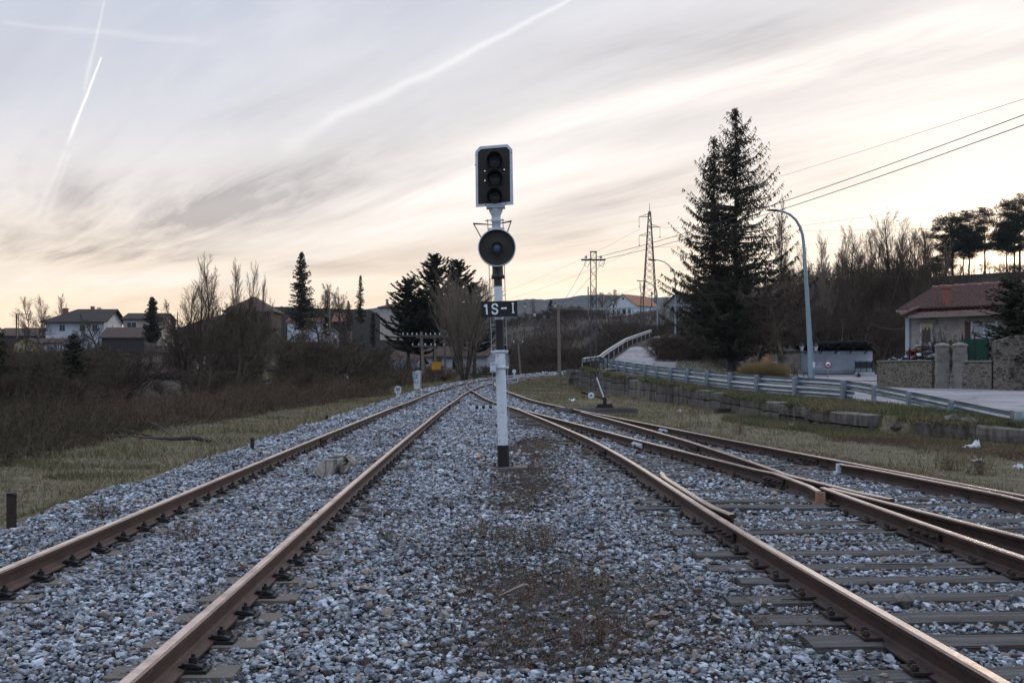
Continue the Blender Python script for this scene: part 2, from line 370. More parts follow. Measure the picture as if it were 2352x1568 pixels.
def on(px, py, h=0.0, lo=3, hi=400):      # ground point seen at px,py (h above ground)
    ys = np.linspace(lo, hi, 4000); xs = (px - CX) / F * ys; zr = ZC - (py - HY) / F * ys
    dd = zr - (gz(xs, ys) + h); i = np.argmax(dd < 0) if (dd < 0).any() else len(ys) - 1
    return Vector((xs[i], ys[i], gzf(xs[i], ys[i])))
# ================================================================ materials used below
def stain_mix(b, c_):
    at_ = b.new('ShaderNodeAttribute'); at_.attribute_name = 'stain'; ps = b.new('ShaderNodeNewGeometry').outputs['Position']
    pn = b.ramp(b.noise(ps, .75, 5, .65), [(.42, 0), (.64, 1)])
    c_ = b.mix(b.m('MULTIPLY', pn, .62), c_, b.mix(1.0, c_, (.36, .35, .36), 'MULTIPLY'))
    f_ = b.m('MULTIPLY', at_.outputs['Fac'], b.ramp(b.noise(ps, 9.0, 4, .6), [(.35, .25), (.6, 1)]))
    return b.mix(f_, c_, b.mix(.35, (.085, .058, .045), c_))
M_ballast = mat('ballast_stone', (.39, .425, .475), .9, var=.15, scale=55, c2=(.10, .112, .128), f2=(.43, .60), island=.70, coords='Object', spec=.25,
    sub=lambda b, p, cc, vec: b.put(p.inputs['Base Color'], stain_mix(b, b.mix(b.ramp(b.new('ShaderNodeNewGeometry').outputs['Random Per Island'], [(.06, 1), (.065, 0), (.87, 0), (.89, 1)]),
        cc, b.mix(b.ramp(b.new('ShaderNodeNewGeometry').outputs['Random Per Island'], [(.5, 0), (.51, 1)], 'CONSTANT'), (.065, .042, .038), (.27, .225, .195))))))
def ground_sub(b, p, cc, vec):
    n_ = b.noise(vec, .5, 6, .65); n2_ = b.noise(vec, 2.6, 6, .7); n3_ = b.noise(vec, 14, 4, .7)
    c_ = b.mix(b.ramp(n_, [(.46, 0), (.66, 1)]), (.125, .100, .068), (.070, .078, .038))
    c_ = b.mix(b.ramp(n2_, [(.45, 0), (.7, 1)]), c_, (.20, .168, .115))
    c_ = b.mix(b.ramp(n3_, [(.35, .6), (.6, 0)]), c_, (.035, .028, .020))
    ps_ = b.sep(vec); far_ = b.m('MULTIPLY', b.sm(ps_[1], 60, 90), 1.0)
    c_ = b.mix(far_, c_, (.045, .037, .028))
    b.put(p.inputs['Base Color'], c_)
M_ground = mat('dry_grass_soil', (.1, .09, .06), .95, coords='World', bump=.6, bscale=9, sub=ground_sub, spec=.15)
def bed_sub(b, p, cc, vec):
    vo = b.new('ShaderNodeTexVoronoi'); vo.inputs['Scale'].default_value = 17; b.put(vo.inputs['Vector'], vec)
    sp = b.sep(vo.outputs['Color'])[0]
    c_ = b.ramp(sp, [(0, (.015, .015, .017)), (.4, (.045, .048, .053)), (1, (.12, .13, .15))])  # dark tones paint in the shade of gaps between the loose stones
    c_ = b.mix(b.ramp(vo.outputs['Distance'], [(.35, 0), (.75, 1)]), c_, (.02, .02, .022))
    so_ = b.noise(vec, .9, 5, .6)
    c_ = b.mix(b.ramp(so_, [(.56, 0), (.66, .8)]), c_, (.055, .042, .030))
    b.put(p.inputs['Base Color'], c_)
M_bed = mat('ballast_bed', (.1, .1, .1), .95, coords='World', bump=1.0, bscale=16, sub=bed_sub, spec=.2)
M_rust = mat('rail_rust', (.042, .020, .016), .66, .05, var=.22, scale=14, c2=(.022, .013, .011), bump=.25, bscale=90, spec=.4, coords='World')
M_rustd = mat('dark_rust', (.040, .026, .021), .7, .2, var=.2, scale=20, c2=(.02, .015, .013), bump=.3, bscale=90, coords='World')
M_head = mat('rail_head_brown', (.62, .48, .42), .30, .85, var=.06, scale=9, c2=(.33, .235, .20), coords='World', bump=.04, bscale=120)
M_headp = mat('rail_head_worn', (.78, .67, .60), .27, .9, var=.06, scale=9, c2=(.55, .44, .38), coords='World', bump=.03, bscale=120)
def grain(b, p, cc, vec):
    n_ = b.noise(b.v('MULTIPLY', vec, (.5, 9, 9)), 6, 5, .7); c_ = b.mix(b.ramp(n_, [(.36, 1), (.50, 0)]), cc, (.022, .019, .017)); n2_ = b.noise(vec, 1.1, 4, .6); c_ = b.mix(b.ramp(n2_, [(.48, 0), (.62, .6)]), c_, (.075, .058, .046)); b.put(p.inputs['Base Color'], c_)
M_wood = mat('weathered_wood', (.155, .15, .15), .9, var=.22, scale=10, c2=(.095, .088, .082), bump=1.0, bscale=22, stretch=(.25, 6, 6), spec=.2, sub=grain)
M_woodl = mat('grey_brown_wood', (.22, .185, .15), .9, var=.25, scale=10, c2=(.11, .09, .07), bump=1.0, bscale=26, stretch=(.3, 6, 6), spec=.2)
M_conc = mat('dusty_concrete', (.125, .105, .09), .95, var=.18, scale=14, c2=(.13, .11, .095), bump=.5, bscale=60)
M_iron = mat('dark_iron', (.028, .026, .028), .55, .5, var=.3, scale=30, bump=.2, bscale=70)
def chip(b, p, cc, vec):
    c_ = b.mix(b.ramp(b.noise(vec, 22, 3, .5), [(.68, 0), (.70, .85)]), cc, (.10, .07, .055)); st2 = b.noise(b.v('MULTIPLY', vec, (9, 9, .7)), 1.5, 5, .7)
    c_ = b.mix(b.ramp(st2, [(.52, 0), (.8, .45)]), c_, (.25, .22, .20)); b.put(p.inputs['Base Color'], c_)
M_white = mat('white_paint', (.60, .64, .69), .45, var=.05, scale=7, c2=(.50, .53, .57), f2=(.5, .75), bump=.05, bscale=60, sub=chip)
M_dirty = mat('weathered_white_paint', (.52, .56, .61), .6, var=.10, scale=18, c2=(.30, .31, .33), f2=(.55, .75), bump=.1, bscale=60)
M_black = mat('black_paint', (.010, .010, .012), .5, var=.2, scale=12, c2=(.02, .018, .018), spec=.35)
M_plate = mat('dark_backboard', (.042, .037, .034), .85, var=.12, scale=30, spec=.2)
M_glass = mat('lens_glass', (.05, .05, .052), .15, var=.1, scale=20, spec=.6)
M_blens = mat('blue_lens_glass', (.06, .10, .22), .12, var=.1, scale=20, spec=.8)
M_galv = mat('galvanised_steel', (.34, .40, .45), .36, .75, var=.07, scale=5, c2=(.24, .29, .33), bump=.04, bscale=30)
M_lamp = mat('grey_blue_pole_paint', (.22, .29, .34), .45, .35, var=.08, scale=6)
def road_sub(b, p, cc, vec):
    v2 = b.new('ShaderNodeTexVoronoi', feature='DISTANCE_TO_EDGE'); v2.inputs['Scale'].default_value = .22; b.put(v2.inputs['Vector'], b.v('ADD', vec, b.v('SCALE', b.comb(b.noise(vec, 1.2, 4, .6), b.noise(vec, 1.7, 4, .6)), scale=1.6)))
    c_ = b.mix(b.ramp(v2.outputs['Distance'], [(.004, .8), (.012, 0)]), cc, (.06, .055, .055)); c_ = b.mix(b.ramp(b.noise(vec, .28, 3, .5), [(.50, 0), (.53, .45)]), c_, (.13, .125, .13)); b.put(p.inputs['Base Color'], c_)
M_asph = mat('old_pale_asphalt', (.27, .255, .265), .85, var=.07, scale=2.2, c2=(.20, .19, .20), coords='World', bump=.25, bscale=60, sub=road_sub)
M_stone = mat('old_cut_stone', (.125, .112, .10), .92, var=.25, scale=6, c2=(.045, .041, .036), f2=(.40, .62), bump=.9, bscale=9, coords='World', stretch=(1.6, 1.6, .35), objr=.18)
def rubble_sub(b, p, cc, vec):
    vo = b.new('ShaderNodeTexVoronoi'); vo.inputs['Scale'].default_value = 4.2; vv = b.v('MULTIPLY', vec, (1, 1, 1.7)); b.put(vo.inputs['Vector'], vv)
    ve = b.new('ShaderNodeTexVoronoi', feature='DISTANCE_TO_EDGE'); ve.inputs['Scale'].default_value = 4.2; b.put(ve.inputs['Vector'], vv)
    sp = b.sep(vo.outputs['Color'])[1]
    c_ = b.ramp(sp, [(0, (.055, .045, .036)), (.5, (.115, .095, .075)), (1, (.20, .18, .155))])
    c_ = b.mix(b.noise(vec, 14, 4, .6), c_, (.09, .075, .06))
    c_ = b.mix(b.ramp(ve.outputs['Distance'], [(.02, 1), (.10, 0)]), c_, (.20, .18, .15))
    b.put(p.inputs['Base Color'], c_)
M_rubble = mat('rubble_masonry', (.1, .1, .1), .95, coords='World', bump=.8, bscale=9, sub=rubble_sub, spec=.15)

# ================================================================ ground
def axis(parts):
    r = []
    for a, b_, st_ in parts: r += list(np.arange(a, b_ - 1e-6, st_))
    return np.array(r + [parts[-1][1]])
gx = axis([(-2200, -400, 150), (-400, -120, 20), (-120, -36, 4), (-36, -14, 1.0), (-14, -5, .35), (-5, 6.5, .5), (6.5, 13, .22), (13, 28, .8), (28, 90, 3), (90, 200, 10), (200, 2200, 160)])
gy = axis([(-40, 2, 6), (2, 34, .4), (34, 80, .8), (80, 170, 2), (170, 360, 6), (360, 900, 45), (900, 2600, 170)])
GX, GY = np.meshgrid(gx, gy); GZ = gz(GX, GY)
near = np.clip(1 - (GY - 3) / 60, 0, 1) * (np.abs(GX) < 14)
GZ = GZ + near * lump(GX * 1.0, GY, .9) * .025 * ((GX < main_c(np.clip(GY, 0, 120)) - 3) | (GX > R_c(np.clip(GY, 0, 72)) + 1.8))
inbed = (GX > main_c(np.clip(GY, -5, 130)) - 2.7) & (GX < np.where(GY < 72, R_c(np.clip(GY, -3, 72)) + 1.5, main_c(np.clip(GY, 0, 130)) + 1.8)) & (GY < 120)
GZ = np.where(inbed, GZ - .10, GZ)
nx, ny = len(gx), len(gy)
idx = np.arange(nx * ny).reshape(ny, nx)
quads = np.stack([idx[:-1, :-1], idx[:-1, 1:], idx[1:, 1:], idx[1:, :-1]], -1).reshape(-1, 4)
tag(link('ground', npmesh('ground', np.stack([GX, GY, GZ], -1).reshape(-1, 3), quads, M_ground, smooth=True)), kind='structure')
# ballast bed
def bed_edges(Y):
    l = main_c(Y) - 2.62 + .12 * np.sin(Y * 1.3) + .08 * np.sin(Y * 3.1)
    r = np.where(Y < 72, np.maximum(R_c(np.minimum(Y, 72)) + 1.42, main_c(Y) + 1.6), main_c(Y) + 1.7) + .10 * np.sin(Y * 1.7)
    return l, r
by = axis([(1, 30, .25), (30, 107, .7)]); bu = np.linspace(0, 1, 46)
l_, r_ = bed_edges(by); BX = l_[:, None] + (r_ - l_)[:, None] * bu[None]; BY = np.repeat(by[:, None], len(bu), 1)
def bedz(X, Y):
    z = gz(X, Y) - .012; l, r = bed_edges(np.asarray(Y, float)); e = np.minimum(X - l, r - X)
    dip = .05 * np.exp(-((X + .1 - 0.004 * Y) / .8) ** 2) * (np.asarray(Y) < 40)
    return z - .10 * (1 - sst(e / .5)) + lump(X * 1.0, Y * 1.0, .5) * .012 - dip
BZ = bedz(BX, BY)
ii = np.arange(BX.size).reshape(BX.shape)
bq = np.stack([ii[:-1, :-1], ii[:-1, 1:], ii[1:, 1:], ii[1:, :-1]], -1).reshape(-1, 4)
tag(link('ballast_bed', npmesh('ballast_bed', np.stack([BX, BY, BZ], -1).reshape(-1, 3), bq, M_bed, smooth=True)), kind='structure')

# ================================================================ rails
PROF = [(-.07, 0), (.07, 0), (.07, .012), (.018, .030), (.009, .045), (.009, .108), (.034, .120), (.036, .146), (.025, .156), (-.025, .156), (-.036, .146), (-.034, .120), (-.009, .108), (-.009, .045), (-.018, .030), (-.07, .012)]
def normal_at(fn, y):
    dxy = (fn(y + .3) - fn(y - .3)) / .6; L = math.hypot(1, dxy); return 1 / L, -dxy / L     # unit normal to the right
def path(fn, y0, y1, off=0.0, step=None):
    r = []; y = y0
    while True:
        nx_, ny_ = normal_at(fn, y); o = off(y) if callable(off) else off
        r.append((float(fn(y)) + nx_ * o, y + ny_ * o))
        if y >= y1: break
        y = min(y1, y + (step or (.5 if y < 40 else 1.0)))
    return r
def rail(pts, label, dz=0.0, head=None, prof=PROF, group=None, name='rail', cat='rail', mats=None, zf=None):
    n = len(prof); V_ = []
    for i, (x, y) in enumerate(pts):
        a = pts[max(i - 1, 0)]; b_ = pts[min(i + 1, len(pts) - 1)]
        tx, ty = b_[0] - a[0], b_[1] - a[1]; L = math.hypot(tx, ty); nx_, ny_ = ty / L, -tx / L
        z = float(zt(min(max(y, -5), 130))) + .014 + dz if zf is None else zf(x, y)
        for u, h in prof: V_.append((x + nx_ * u, y + ny_ * u, z + h))
    F_ = []; mi = []
    for i in range(len(pts) - 1):
        for j in range(n):
            F_.append((i * n + j, i * n + (j + 1) % n, (i + 1) * n + (j + 1) % n, (i + 1) * n + j)); mi.append(1 if prof is PROF and j == 8 else (3 if prof is PROF and j in (7, 9) else 0))
    m_ = MB(); m_.v = V_; m_.f = [list(f) for f in F_]; m_.mi = mi; m_.sm = [False] * len(F_)
    m_.f += [list(range(n)), [(len(pts) - 1) * n + q for q in range(n)][::-1]]; m_.mi += [2, 2]; m_.sm += [False, False]
    o = m_.build(name, mats or [M_rust, head or M_headp, M_rustd, M_edge])
    return tag(o, label, cat, group)
M_rustm = mat('rail_side_brown', (.085, .050, .040), .62, .15, var=.22, scale=9, c2=(.060, .038, .031), bump=.2, bscale=90, coords='World')
M_edge = mat('rail_head_edge', (.26, .185, .155), .42, .5, var=.15, scale=11, c2=(.16, .105, .085), coords='World')
r_ml = rail(path(main_c, 2, 107, -G2), 'leftmost running rail, brown topped, beside the grass verge', 0, M_head, mats=[M_rustm, M_head, M_rustd, M_edge])
r_mr = rail(path(main_c, 2, 107, G2), 'thick brown running rail left of the signal, right rail of the left track', 0, M_head, mats=[M_rustm, M_head, M_rustd, M_edge])
r_1 = rail(path(L_c, 2, 71.5, -G2), 'running rail just right of the signal, ending in the bottom right corner', .002)
r_4 = rail(path(R_c, 2, 69.5, G2), 'outermost right rail, beside the grass and the old stone wall', .004)
ys_ = np.arange(8, 16, .01)
dd_ = (L_c(ys_) + G2) - (R_c(ys_) - G2); YX = float(ys_[np.argmin(np.abs(dd_))])
r3 = lambda y: L_c(y) + G2
r2 = lambda y: R_c(y) - G2
def flare(y0, y1, base, amt=.07, L=.6):
    return lambda y: base + (amt * (max(0, 1 - (y - y0) / L) + max(0, 1 - (y1 - y) / L)) * (1 if base > 0 else -1))
yb = YX + 1.1
def r2far(y): y = np.asarray(y, float); return np.where(y > yb, r2(y), r3(y) - .105 - .06 * np.clip((YX - .35 - y) / .5, 0, 1))
def r3far(y): y = np.asarray(y, float); return np.where(y > yb, r3(y), r2(y) + .105 + .06 * np.clip((YX - 1.1 - y) / .5, 0, 1))
r_2 = rail(path(r2far, YX - .9, 33.5, lambda y: .04 * max(0, (y - 29) / 4.5)), 'second rail from the far points, ending at the crossing in a blunt rusty end', .006)
r_3 = rail(path(r3far, YX - 1.6, 32.5, lambda y: -.04 * max(0, (y - 28) / 4.5)), 'third rail from the far points, ending as a wing just past the crossing nose', .008)
r_5 = rail(path(r2, 2, YX - .55, 0), 'rail leaving the crossing nose towards the right edge, upper one of the pair', .0)
r_6 = rail(path(r3, 2, YX - .5, 0), 'rail leaving the crossing nose towards the right edge, lower one of the pair', .003)
c_1 = rail(path(lambda y: L_c(y) - G2, 10.1, 14.1, flare(10.1, 14.1, .115)), 'short check rail with flared ends inside the near right-hand rail', -.004, name='check_rail', cat='check rail')
c_2 = rail(path(lambda y: R_c(y) + G2, 11.2, 15.3, flare(11.2, 15.3, -.115)), 'short check rail with a pale end block beside the outermost right rail', -.004, name='check_rail', cat='check rail')
# far crossover details
c_3 = rail(path(lambda y: main_c(y) - G2, 56.5, 61.5, flare(56.5, 61.5, .12, .25, 2)), 'short dark check rail beside the left track before the far crossing', -.002, name='check_rail', cat='check rail', head=M_rustd)
c_4 = rail(path(lambda y: R_c(y) + G2, 55.5, 60, flare(55.5, 60, -.12, .3, 2)), 'short dark check rail with a looped end right of the far crossing', -.002, name='check_rail', cat='check rail', head=M_rustd)
tm = MB(); tm.tube([(main_c(57) - G2 + .2, 57.2, .16), (main_c(57) , 56.6, .13), (-1.9, 56.2, .12), (-.8, 56.6, .13)], .03, 6)
tag(tm.build('point_rod', M_rustd), 'thin dark rod lying across the track at the far crossing', 'rod')
def fishplate(parent, fn, off, y, lab=None, side=(1,), m_=None, dz=0):
    for sd in side:
        x, yy = path(fn, y, y, off)[0]; a = math.atan((fn(y + .3) - fn(y - .3)) / .6)
        z = float(zt(y)) + .014 + dz
        b_ = MB(); Mx = Matrix.Rotation(-a, 4, 'Z')
        b_.box((0, 0, .078), (.022, .62, .072)); b_.box((0, 0, .040), (.034, .62, .014))
        for q in (-.24, -.09, .09, .24): b_.cyl((0, q, .08), (sd * .045, q, .08), .020, .018, 6); b_.cyl((0, q, .08), (sd * .060, q, .08), .010, None, 6)
        b_.v = [tuple(Mx @ (Vector(p) + Vector((sd * .028, 0, 0))) + Vector((x, yy, z))) for p in b_.v]
        o = b_.build('fishplate', m_ or M_rustd, parent)
        if lab: o['label'] = lab
fishplate(r_1, L_c, -G2, 9.55, side=(-1,)); fishplate(r_1, L_c, -G2, 18.6, side=(-1,)); fishplate(r_4, R_c, G2, 16.6, side=(-1,)); fishplate(r_2, R_c, -G2, 13.9, side=(-1,))
fishplate(r_2, R_c, -G2, 20.2, 'pale painted joint bar', (-1,), M_dirty); fishplate(r_4, R_c, G2, 24.3, 'pale painted joint bar', (-1,), M_dirty); fishplate(r_3, L_c, G2, 19.2, side=(-1,))
fishplate(r_ml, main_c, -G2, 21.4, side=(1,)); fishplate(r_ml, main_c, -G2, 38.5, side=(1,)); fishplate(r_mr, main_c, G2, 38.8, side=(1,)); fishplate(r_6, L_c, G2, 9.4, side=(-1,))
# pale end blocks of the check rail and wing rail
def endblock(parent, x, y, a, lab, m_):
    b_ = MB(); b_.box((0, 0, .077), (.10, .05, .15)); b_.box((0, .02, .02), (.14, .10, .036))
    o = b_.build('end_block', m_, parent, (x, y, float(zt(y)) + .014), (0, 0, -a)); o['label'] = lab
x_, y_ = path(lambda y: R_c(y) + G2, 15.36, 15.36, -.185)[0]; endblock(c_2, x_, y_, -.25, 'pale rust-stained end block', M_dirty)
x_ = float(r2far(YX - .92)); endblock(r_2, x_, YX - .94, .02, 'orange rusty blunt end', mat('orange_rust', (.26, .13, .09), .8, var=.25, scale=25, c2=(.35, .26, .21)))
# thin bonding cable on the near check rail
# ================================================================ sleepers
FOOT = []        # (x, y, half length, half width, cos, sin, keep)
def block_mesh():
    b_ = MB(); b_.box((0, 0, -.095), (.72, .25, .20), taper=.90)
    return b_.mesh('block', M_conc)
def clip_mesh(sx):
    b_ = MB()
    b_.box((sx * .115, 0, .004), (.13, .12, .014)); b_.tube([(sx * .035, .035, .026), (sx * .10, .035, .040), (sx * .16, .035, .020)], .007, 5)
    b_.tube([(sx * .035, -.035, .026), (sx * .10, -.035, .040), (sx * .16, -.035, .020)], .007, 5)
    b_.box((sx * .10, 0, .030), (.10, .085, .012), M=Matrix.Rotation(sx * .22, 3, 'Y')); b_.cyl((sx * .10, 0, .02), (sx * .10, 0, .085), .011, None, 6)
    b_.cyl((sx * .10, 0, .040), (sx * .10, 0, .066), .023, None, 6)
    return b_.mesh('clip', [M_iron])
bm_, cmL, cmR = block_mesh(), clip_mesh(-1), clip_mesh(1)
GS = 'concrete block sleepers under the left track'
rnd = random.Random(3)
yv = 3.1; first = None; i = 0
while yv < 57.5:
    if abs(yv - 21.9) < .35 or abs(yv - 39.2) < .35: yv += .6; i += 1; continue
    x = float(main_c(yv)); a = math.atan(float(main_c(yv + .3) - main_c(yv - .3)) / .6)
    s = thing('sleeper', 'concrete block sleeper half buried in gravel under the left track', 'sleeper', (x, yv, float(zt(yv)) + .002), -a + rnd.uniform(-.01, .01), GS)
    for sd in (-1, 1):
        link('block', bm_, s, (sd * .87, rnd.uniform(-.01, .01), 0))
        if yv < 45:
            for q, cm in ((-1, cmL), (1, cmR)): link('clip', cm, s, (sd * .87, 0, .012))
        FOOT.append((x + sd * .87, yv, .42, .15, 1, 0, rnd.uniform(.6, .95)))
    yv += .585; i += 1
def timber(x0, x1, y, z, w=.24, rz=0.0, h=.16, lab='weathered grey timber sleeper under the right-hand points', grp='weathered timber sleepers of the right-hand tracks', rails=(), seed=0, keep=.25, nm='sleeper'):
    b_ = MB(); L = x1 - x0; ns = 9; rr = random.Random(seed)
    prof = []
    for i in range(ns + 1):
        t = i / ns; xx = -L / 2 + L * t; ww = w / 2 * rr.uniform(.93, 1.05) * (.94 if i in (0, ns) else 1); zz = rr.uniform(-.006, .006)
        prof.append([(xx, -ww, -h), (xx, ww, -h), (xx, ww * .97, -.012 + zz), (xx, ww * .45, zz), (xx, -ww * .2, zz - .004 * rr.random()), (xx, -ww * .97, -.014 + zz)])
    V_ = [p for q in prof for p in q]; n = 6
    F_ = [(i * n + j, i * n + (j + 1) % n, (i + 1) * n + (j + 1) % n, (i + 1) * n + j) for i in range(ns) for j in range(n)] + [tuple(range(n))[::-1], tuple(ns * n + q for q in range(n))]
    b_.add(V_, F_)
    # split lines
    for q in range(3):
        xa = rr.uniform(-L / 2, L / 2 - .5); b_.box((xa + .3, rr.uniform(-w * .3, w * .3), .002), (rr.uniform(.4, .9), .008, .006), mi=1)
    s = tag(b_.build(nm, [M_wood, M_rustd], None, ((x0 + x1) / 2, y, z), (0, rr.uniform(-.004, .004), rz)), lab, 'sleeper', grp)
    for xr in rails:
        for sd in (-1, 1):
            c_ = link('bolt', bolt_me, s, (xr - (x0 + x1) / 2 + sd * .095, rr.uniform(-.03, .03), .004), (0, 0, 0 if sd > 0 else math.pi))
    FOOT.append(((x0 + x1) / 2, y, L / 2 + .02, w / 2 + .02, math.cos(rz), math.sin(rz), keep))
    return s
b_ = MB(); b_.box((0, 0, .006), (.11, .16, .014)); b_.cyl((.01, -.035, 0), (.01, -.035, .05), .013, None, 6); b_.cyl((.01, -.035, .018), (.01, -.035, .040), .022, None, 6)
b_.cyl((.03, .04, 0), (.03, .04, .045), .013, None, 6); b_.cyl((.03, .04, .018), (.03, .04, .036), .022, None, 6); bolt_me = b_.mesh('bolt', M_rustd)
timber(float(main_c(21.9)) - 1.25, float(main_c(21.9)) + 1.3, 21.9, .022, .26, lab='grey timber sleeper across the left track beyond the broken stump', grp=None, rails=(), seed=91, keep=.05)
timber(float(main_c(39.2)) - 1.3, float(main_c(39.2)) + 1.3, 39.2, .022, .30, lab='dark timber sleeper across the left track level with the barrier post in the gravel', grp=None, seed=92, keep=.05)
i = 0; yv = 3.4
while yv < 36.5:
    xl = float(L_c(yv)) - G2; xr = float(R_c(min(yv, 35))) + G2; a = -math.atan(float(R_c(yv + .3) - R_c(yv - .3)) / .6) * .45
    rr = random.Random(i * 7 + 1)
    ex = rr.uniform(.38, .62); x1 = min(xr + .5, xl + 5.2 + ex) if yv > 5 else xl + 4.6
    if abs(yv - 7.0) < .3: ex = .62
    rl = [xl, xr] + ([float(r2(yv))] if yv > 7.5 else []) + ([float(r3(yv))] if abs(yv - YX) > .5 and yv < 33 else [])
    vis = rr.uniform(.0, .052) if 3 < yv < 36 else 0
    keep = rr.choice([.04, .12, .3, .5]) if yv > 4 else .3
    if 6 < yv < 7.6: keep = .04; vis = .03
    timber(xl - ex, x1, yv, vis + float(zt(yv)), rr.uniform(.22, .27), a + rr.uniform(-.012, .012), rails=rl if yv < 26 else (), seed=i, keep=keep)
    yv += .56 + rr.uniform(-.04, .04); i += 1
# ================================================================ ballast stones
def ico():
    t = (1 + 5 ** .5) / 2
    v = np.array([(-1, t, 0), (1, t, 0), (-1, -t, 0), (1, -t, 0), (0, -1, t), (0, 1, t), (0, -1, -t), (0, 1, -t), (t, 0, -1), (t, 0, 1), (-t, 0, -1), (-t, 0, 1)], float)
    f = np.array([(0, 11, 5), (0, 5, 1), (0, 1, 7), (0, 7, 10), (0, 10, 11), (1, 5, 9), (5, 11, 4), (11, 10, 2), (10, 7, 6), (7, 1, 8), (3, 9, 4), (3, 4, 2), (3, 2, 6), (3, 6, 8), (3, 8, 9), (4, 9, 5), (2, 4, 11), (6, 2, 10), (8, 6, 7), (9, 8, 1)])
    return v / np.linalg.norm(v[0]), f
IV, IF = ico()
rs = np.random.RandomState(11)
def rand_rot(n):
    q = rs.normal(size=(n, 4)); q /= np.linalg.norm(q, axis=1)[:, None]; w, x, y, z = q.T
    return np.stack([1 - 2 * (y * y + z * z), 2 * (x * y - z * w), 2 * (x * z + y * w), 2 * (x * y + z * w), 1 - 2 * (x * x + z * z), 2 * (y * z - x * w), 2 * (x * z - y * w), 2 * (y * z + x * w), 1 - 2 * (x * x + y * y)], -1).reshape(n, 3, 3)
def soil(X, Y):      # 1 where brown soil shows through between the tracks
    c_ = .15 + .012 * Y
    w_ = np.exp(-((X - c_) / .78) ** 2) * (Y > 5.6) * (Y < 36)
    return np.clip(w_ * (.62 + .75 * lump(X * 1.0 + 3, Y * .6, .35)) + .25 * (lump(X, Y, .6) > .75), 0, 1)
PTS = []
for y0, y1, cell, xa, xb in ((3.2, 6.5, .0300, -4.8, 6.8), (6.5, 11, .0335, -5.6, 6.5), (11, 18, .042, -6, 6.3), (18, 30, .058, -6.2, 5.5), (30, 48, .085, -6.3, 3.5), (48, 106, .13, -6, 9)):
    xs = np.arange(xa, xb, cell); ys = np.arange(y0, y1, cell)
    X, Y = np.meshgrid(xs, ys); X = X.ravel() + rs.uniform(-.5, .5, X.size) * cell; Y = Y.ravel() + rs.uniform(-.5, .5, Y.size) * cell
    l, r = bed_edges(Y); l = l - .10 - .75 * rs.rand(len(X)) ** 5; kp = (X > l) & (X < r + .6 * rs.rand(len(X)) ** 3) & (np.abs(X) < Y * .50 + .6)
    X, Y = X[kp], Y[kp]
    R0 = np.minimum(cell * np.clip(rs.lognormal(-.42, .30, len(X)), .38, 1.35), .035 + .0012 * Y)
    PTS.append(np.stack([X, Y, R0], -1))
P = np.concatenate(PTS)
u = rs.rand(len(P)); kp = np.ones(len(P), bool)
for (fx, fy, hl, hw, c_, s_2, keep) in FOOT:
    a = (np.abs(P[:, 1] - fy) < hw + abs(s_2) * hl + .05)
    q = np.where(a)[0]; dx_ = P[q, 0] - fx; dy_ = P[q, 1] - fy
    lx = dx_ * c_ + dy_ * s_2; ly = -dx_ * s_2 + dy_ * c_
    ins = (np.abs(lx) < hl) & (np.abs(ly) < hw); kp[q[ins & (u[q] > keep)]] = False
X, Y = P[:, 0], P[:, 1]
nearR = np.full(len(P), 9.0)
for fn, off, ya, yb_ in ((main_c, -G2, 0, 120), (main_c, G2, 0, 120), (L_c, -G2, 0, 72), (R_c, G2, 0, 70), (r2, 0, 0, 33), (r3, 0, 0, 33)):
    dst = np.abs(X - (fn(Y) + off)); nearR = np.where((Y > ya) & (Y < yb_), np.minimum(nearR, dst), nearR)
kp &= (nearR > .085)
sl_ = soil(X, Y); kp &= rs.rand(len(P)) > sl_ * .9 + .07
P = P[kp]; X, Y = P[:, 0], P[:, 1]; n = len(P); nearR = nearR[kp]
Z = bedz(X, Y) + P[:, 2] * rs.uniform(-.5, .75, n) + .010 * (nearR > .3)
Rm = rand_rot(n); sc3 = P[:, 2][:, None] * rs.uniform(.55, 1.15, (n, 3))
V_ = IV[None] * rs.uniform(.58, 1.30, (n, 12, 1)) * sc3[:, None, :]
V_ = np.einsum('nij,nkj->nki', Rm, V_); V_[:, :, 2] *= .72
V_ += np.stack([X, Y, Z], -1)[:, None, :]
Fa = (np.arange(n) * 12)[:, None, None] + IF[None]
print('stones', n)
bm_me = npmesh('ballast', V_.reshape(-1, 3), Fa.reshape(-1, 3), M_ballast); at_ = bm_me.attributes.new('stain', 'FLOAT', 'POINT'); stn = np.clip(.95 * np.exp(-((nearR - .08) / .16)) + soil(X, Y) * .75, 0, .9); at_.data.foreach_set('value', np.repeat(stn, 12).astype(np.float32))
tag(link('ballast', bm_me), 'grey-blue crushed stone ballast between and beside the rails', None, None, 'stuff')
del V_, Fa, P
# ================================================================ signal
def txt_mesh(s, size, mt, depth=.002, bold=0.0, align='CENTER', xs=1.0):
    cu = bpy.data.curves.new('t', 'FONT'); cu.body = s; cu.size = size; cu.extrude = depth; cu.align_x = align; cu.align_y = 'CENTER'; cu.offset = bold
    o = bpy.data.objects.new('t', cu); COL.objects.link(o); bpy.context.view_layer.update()
    me = bpy.data.meshes.new_from_object(o.evaluated_get(bpy.context.evaluated_depsgraph_get()))
    COL.objects.unlink(o); bpy.data.objects.remove(o); me.materials.clear(); me.materials.append(mt)
    me.transform(Matrix.Rotation(R(90), 4, 'X') @ Matrix.Diagonal((xs, 1, 1, 1))); return me
SY = 16.6; s_ = SY / F; so_ = at(1157, 1072, SY)
sig = thing('signal', 'tall railway light signal on a black and white banded pole between the two tracks', 'signal', (so_.x, SY, -.03), rot=(0, -.0305, 0))
def sz(py): return (1072 - py) * s_ + .03
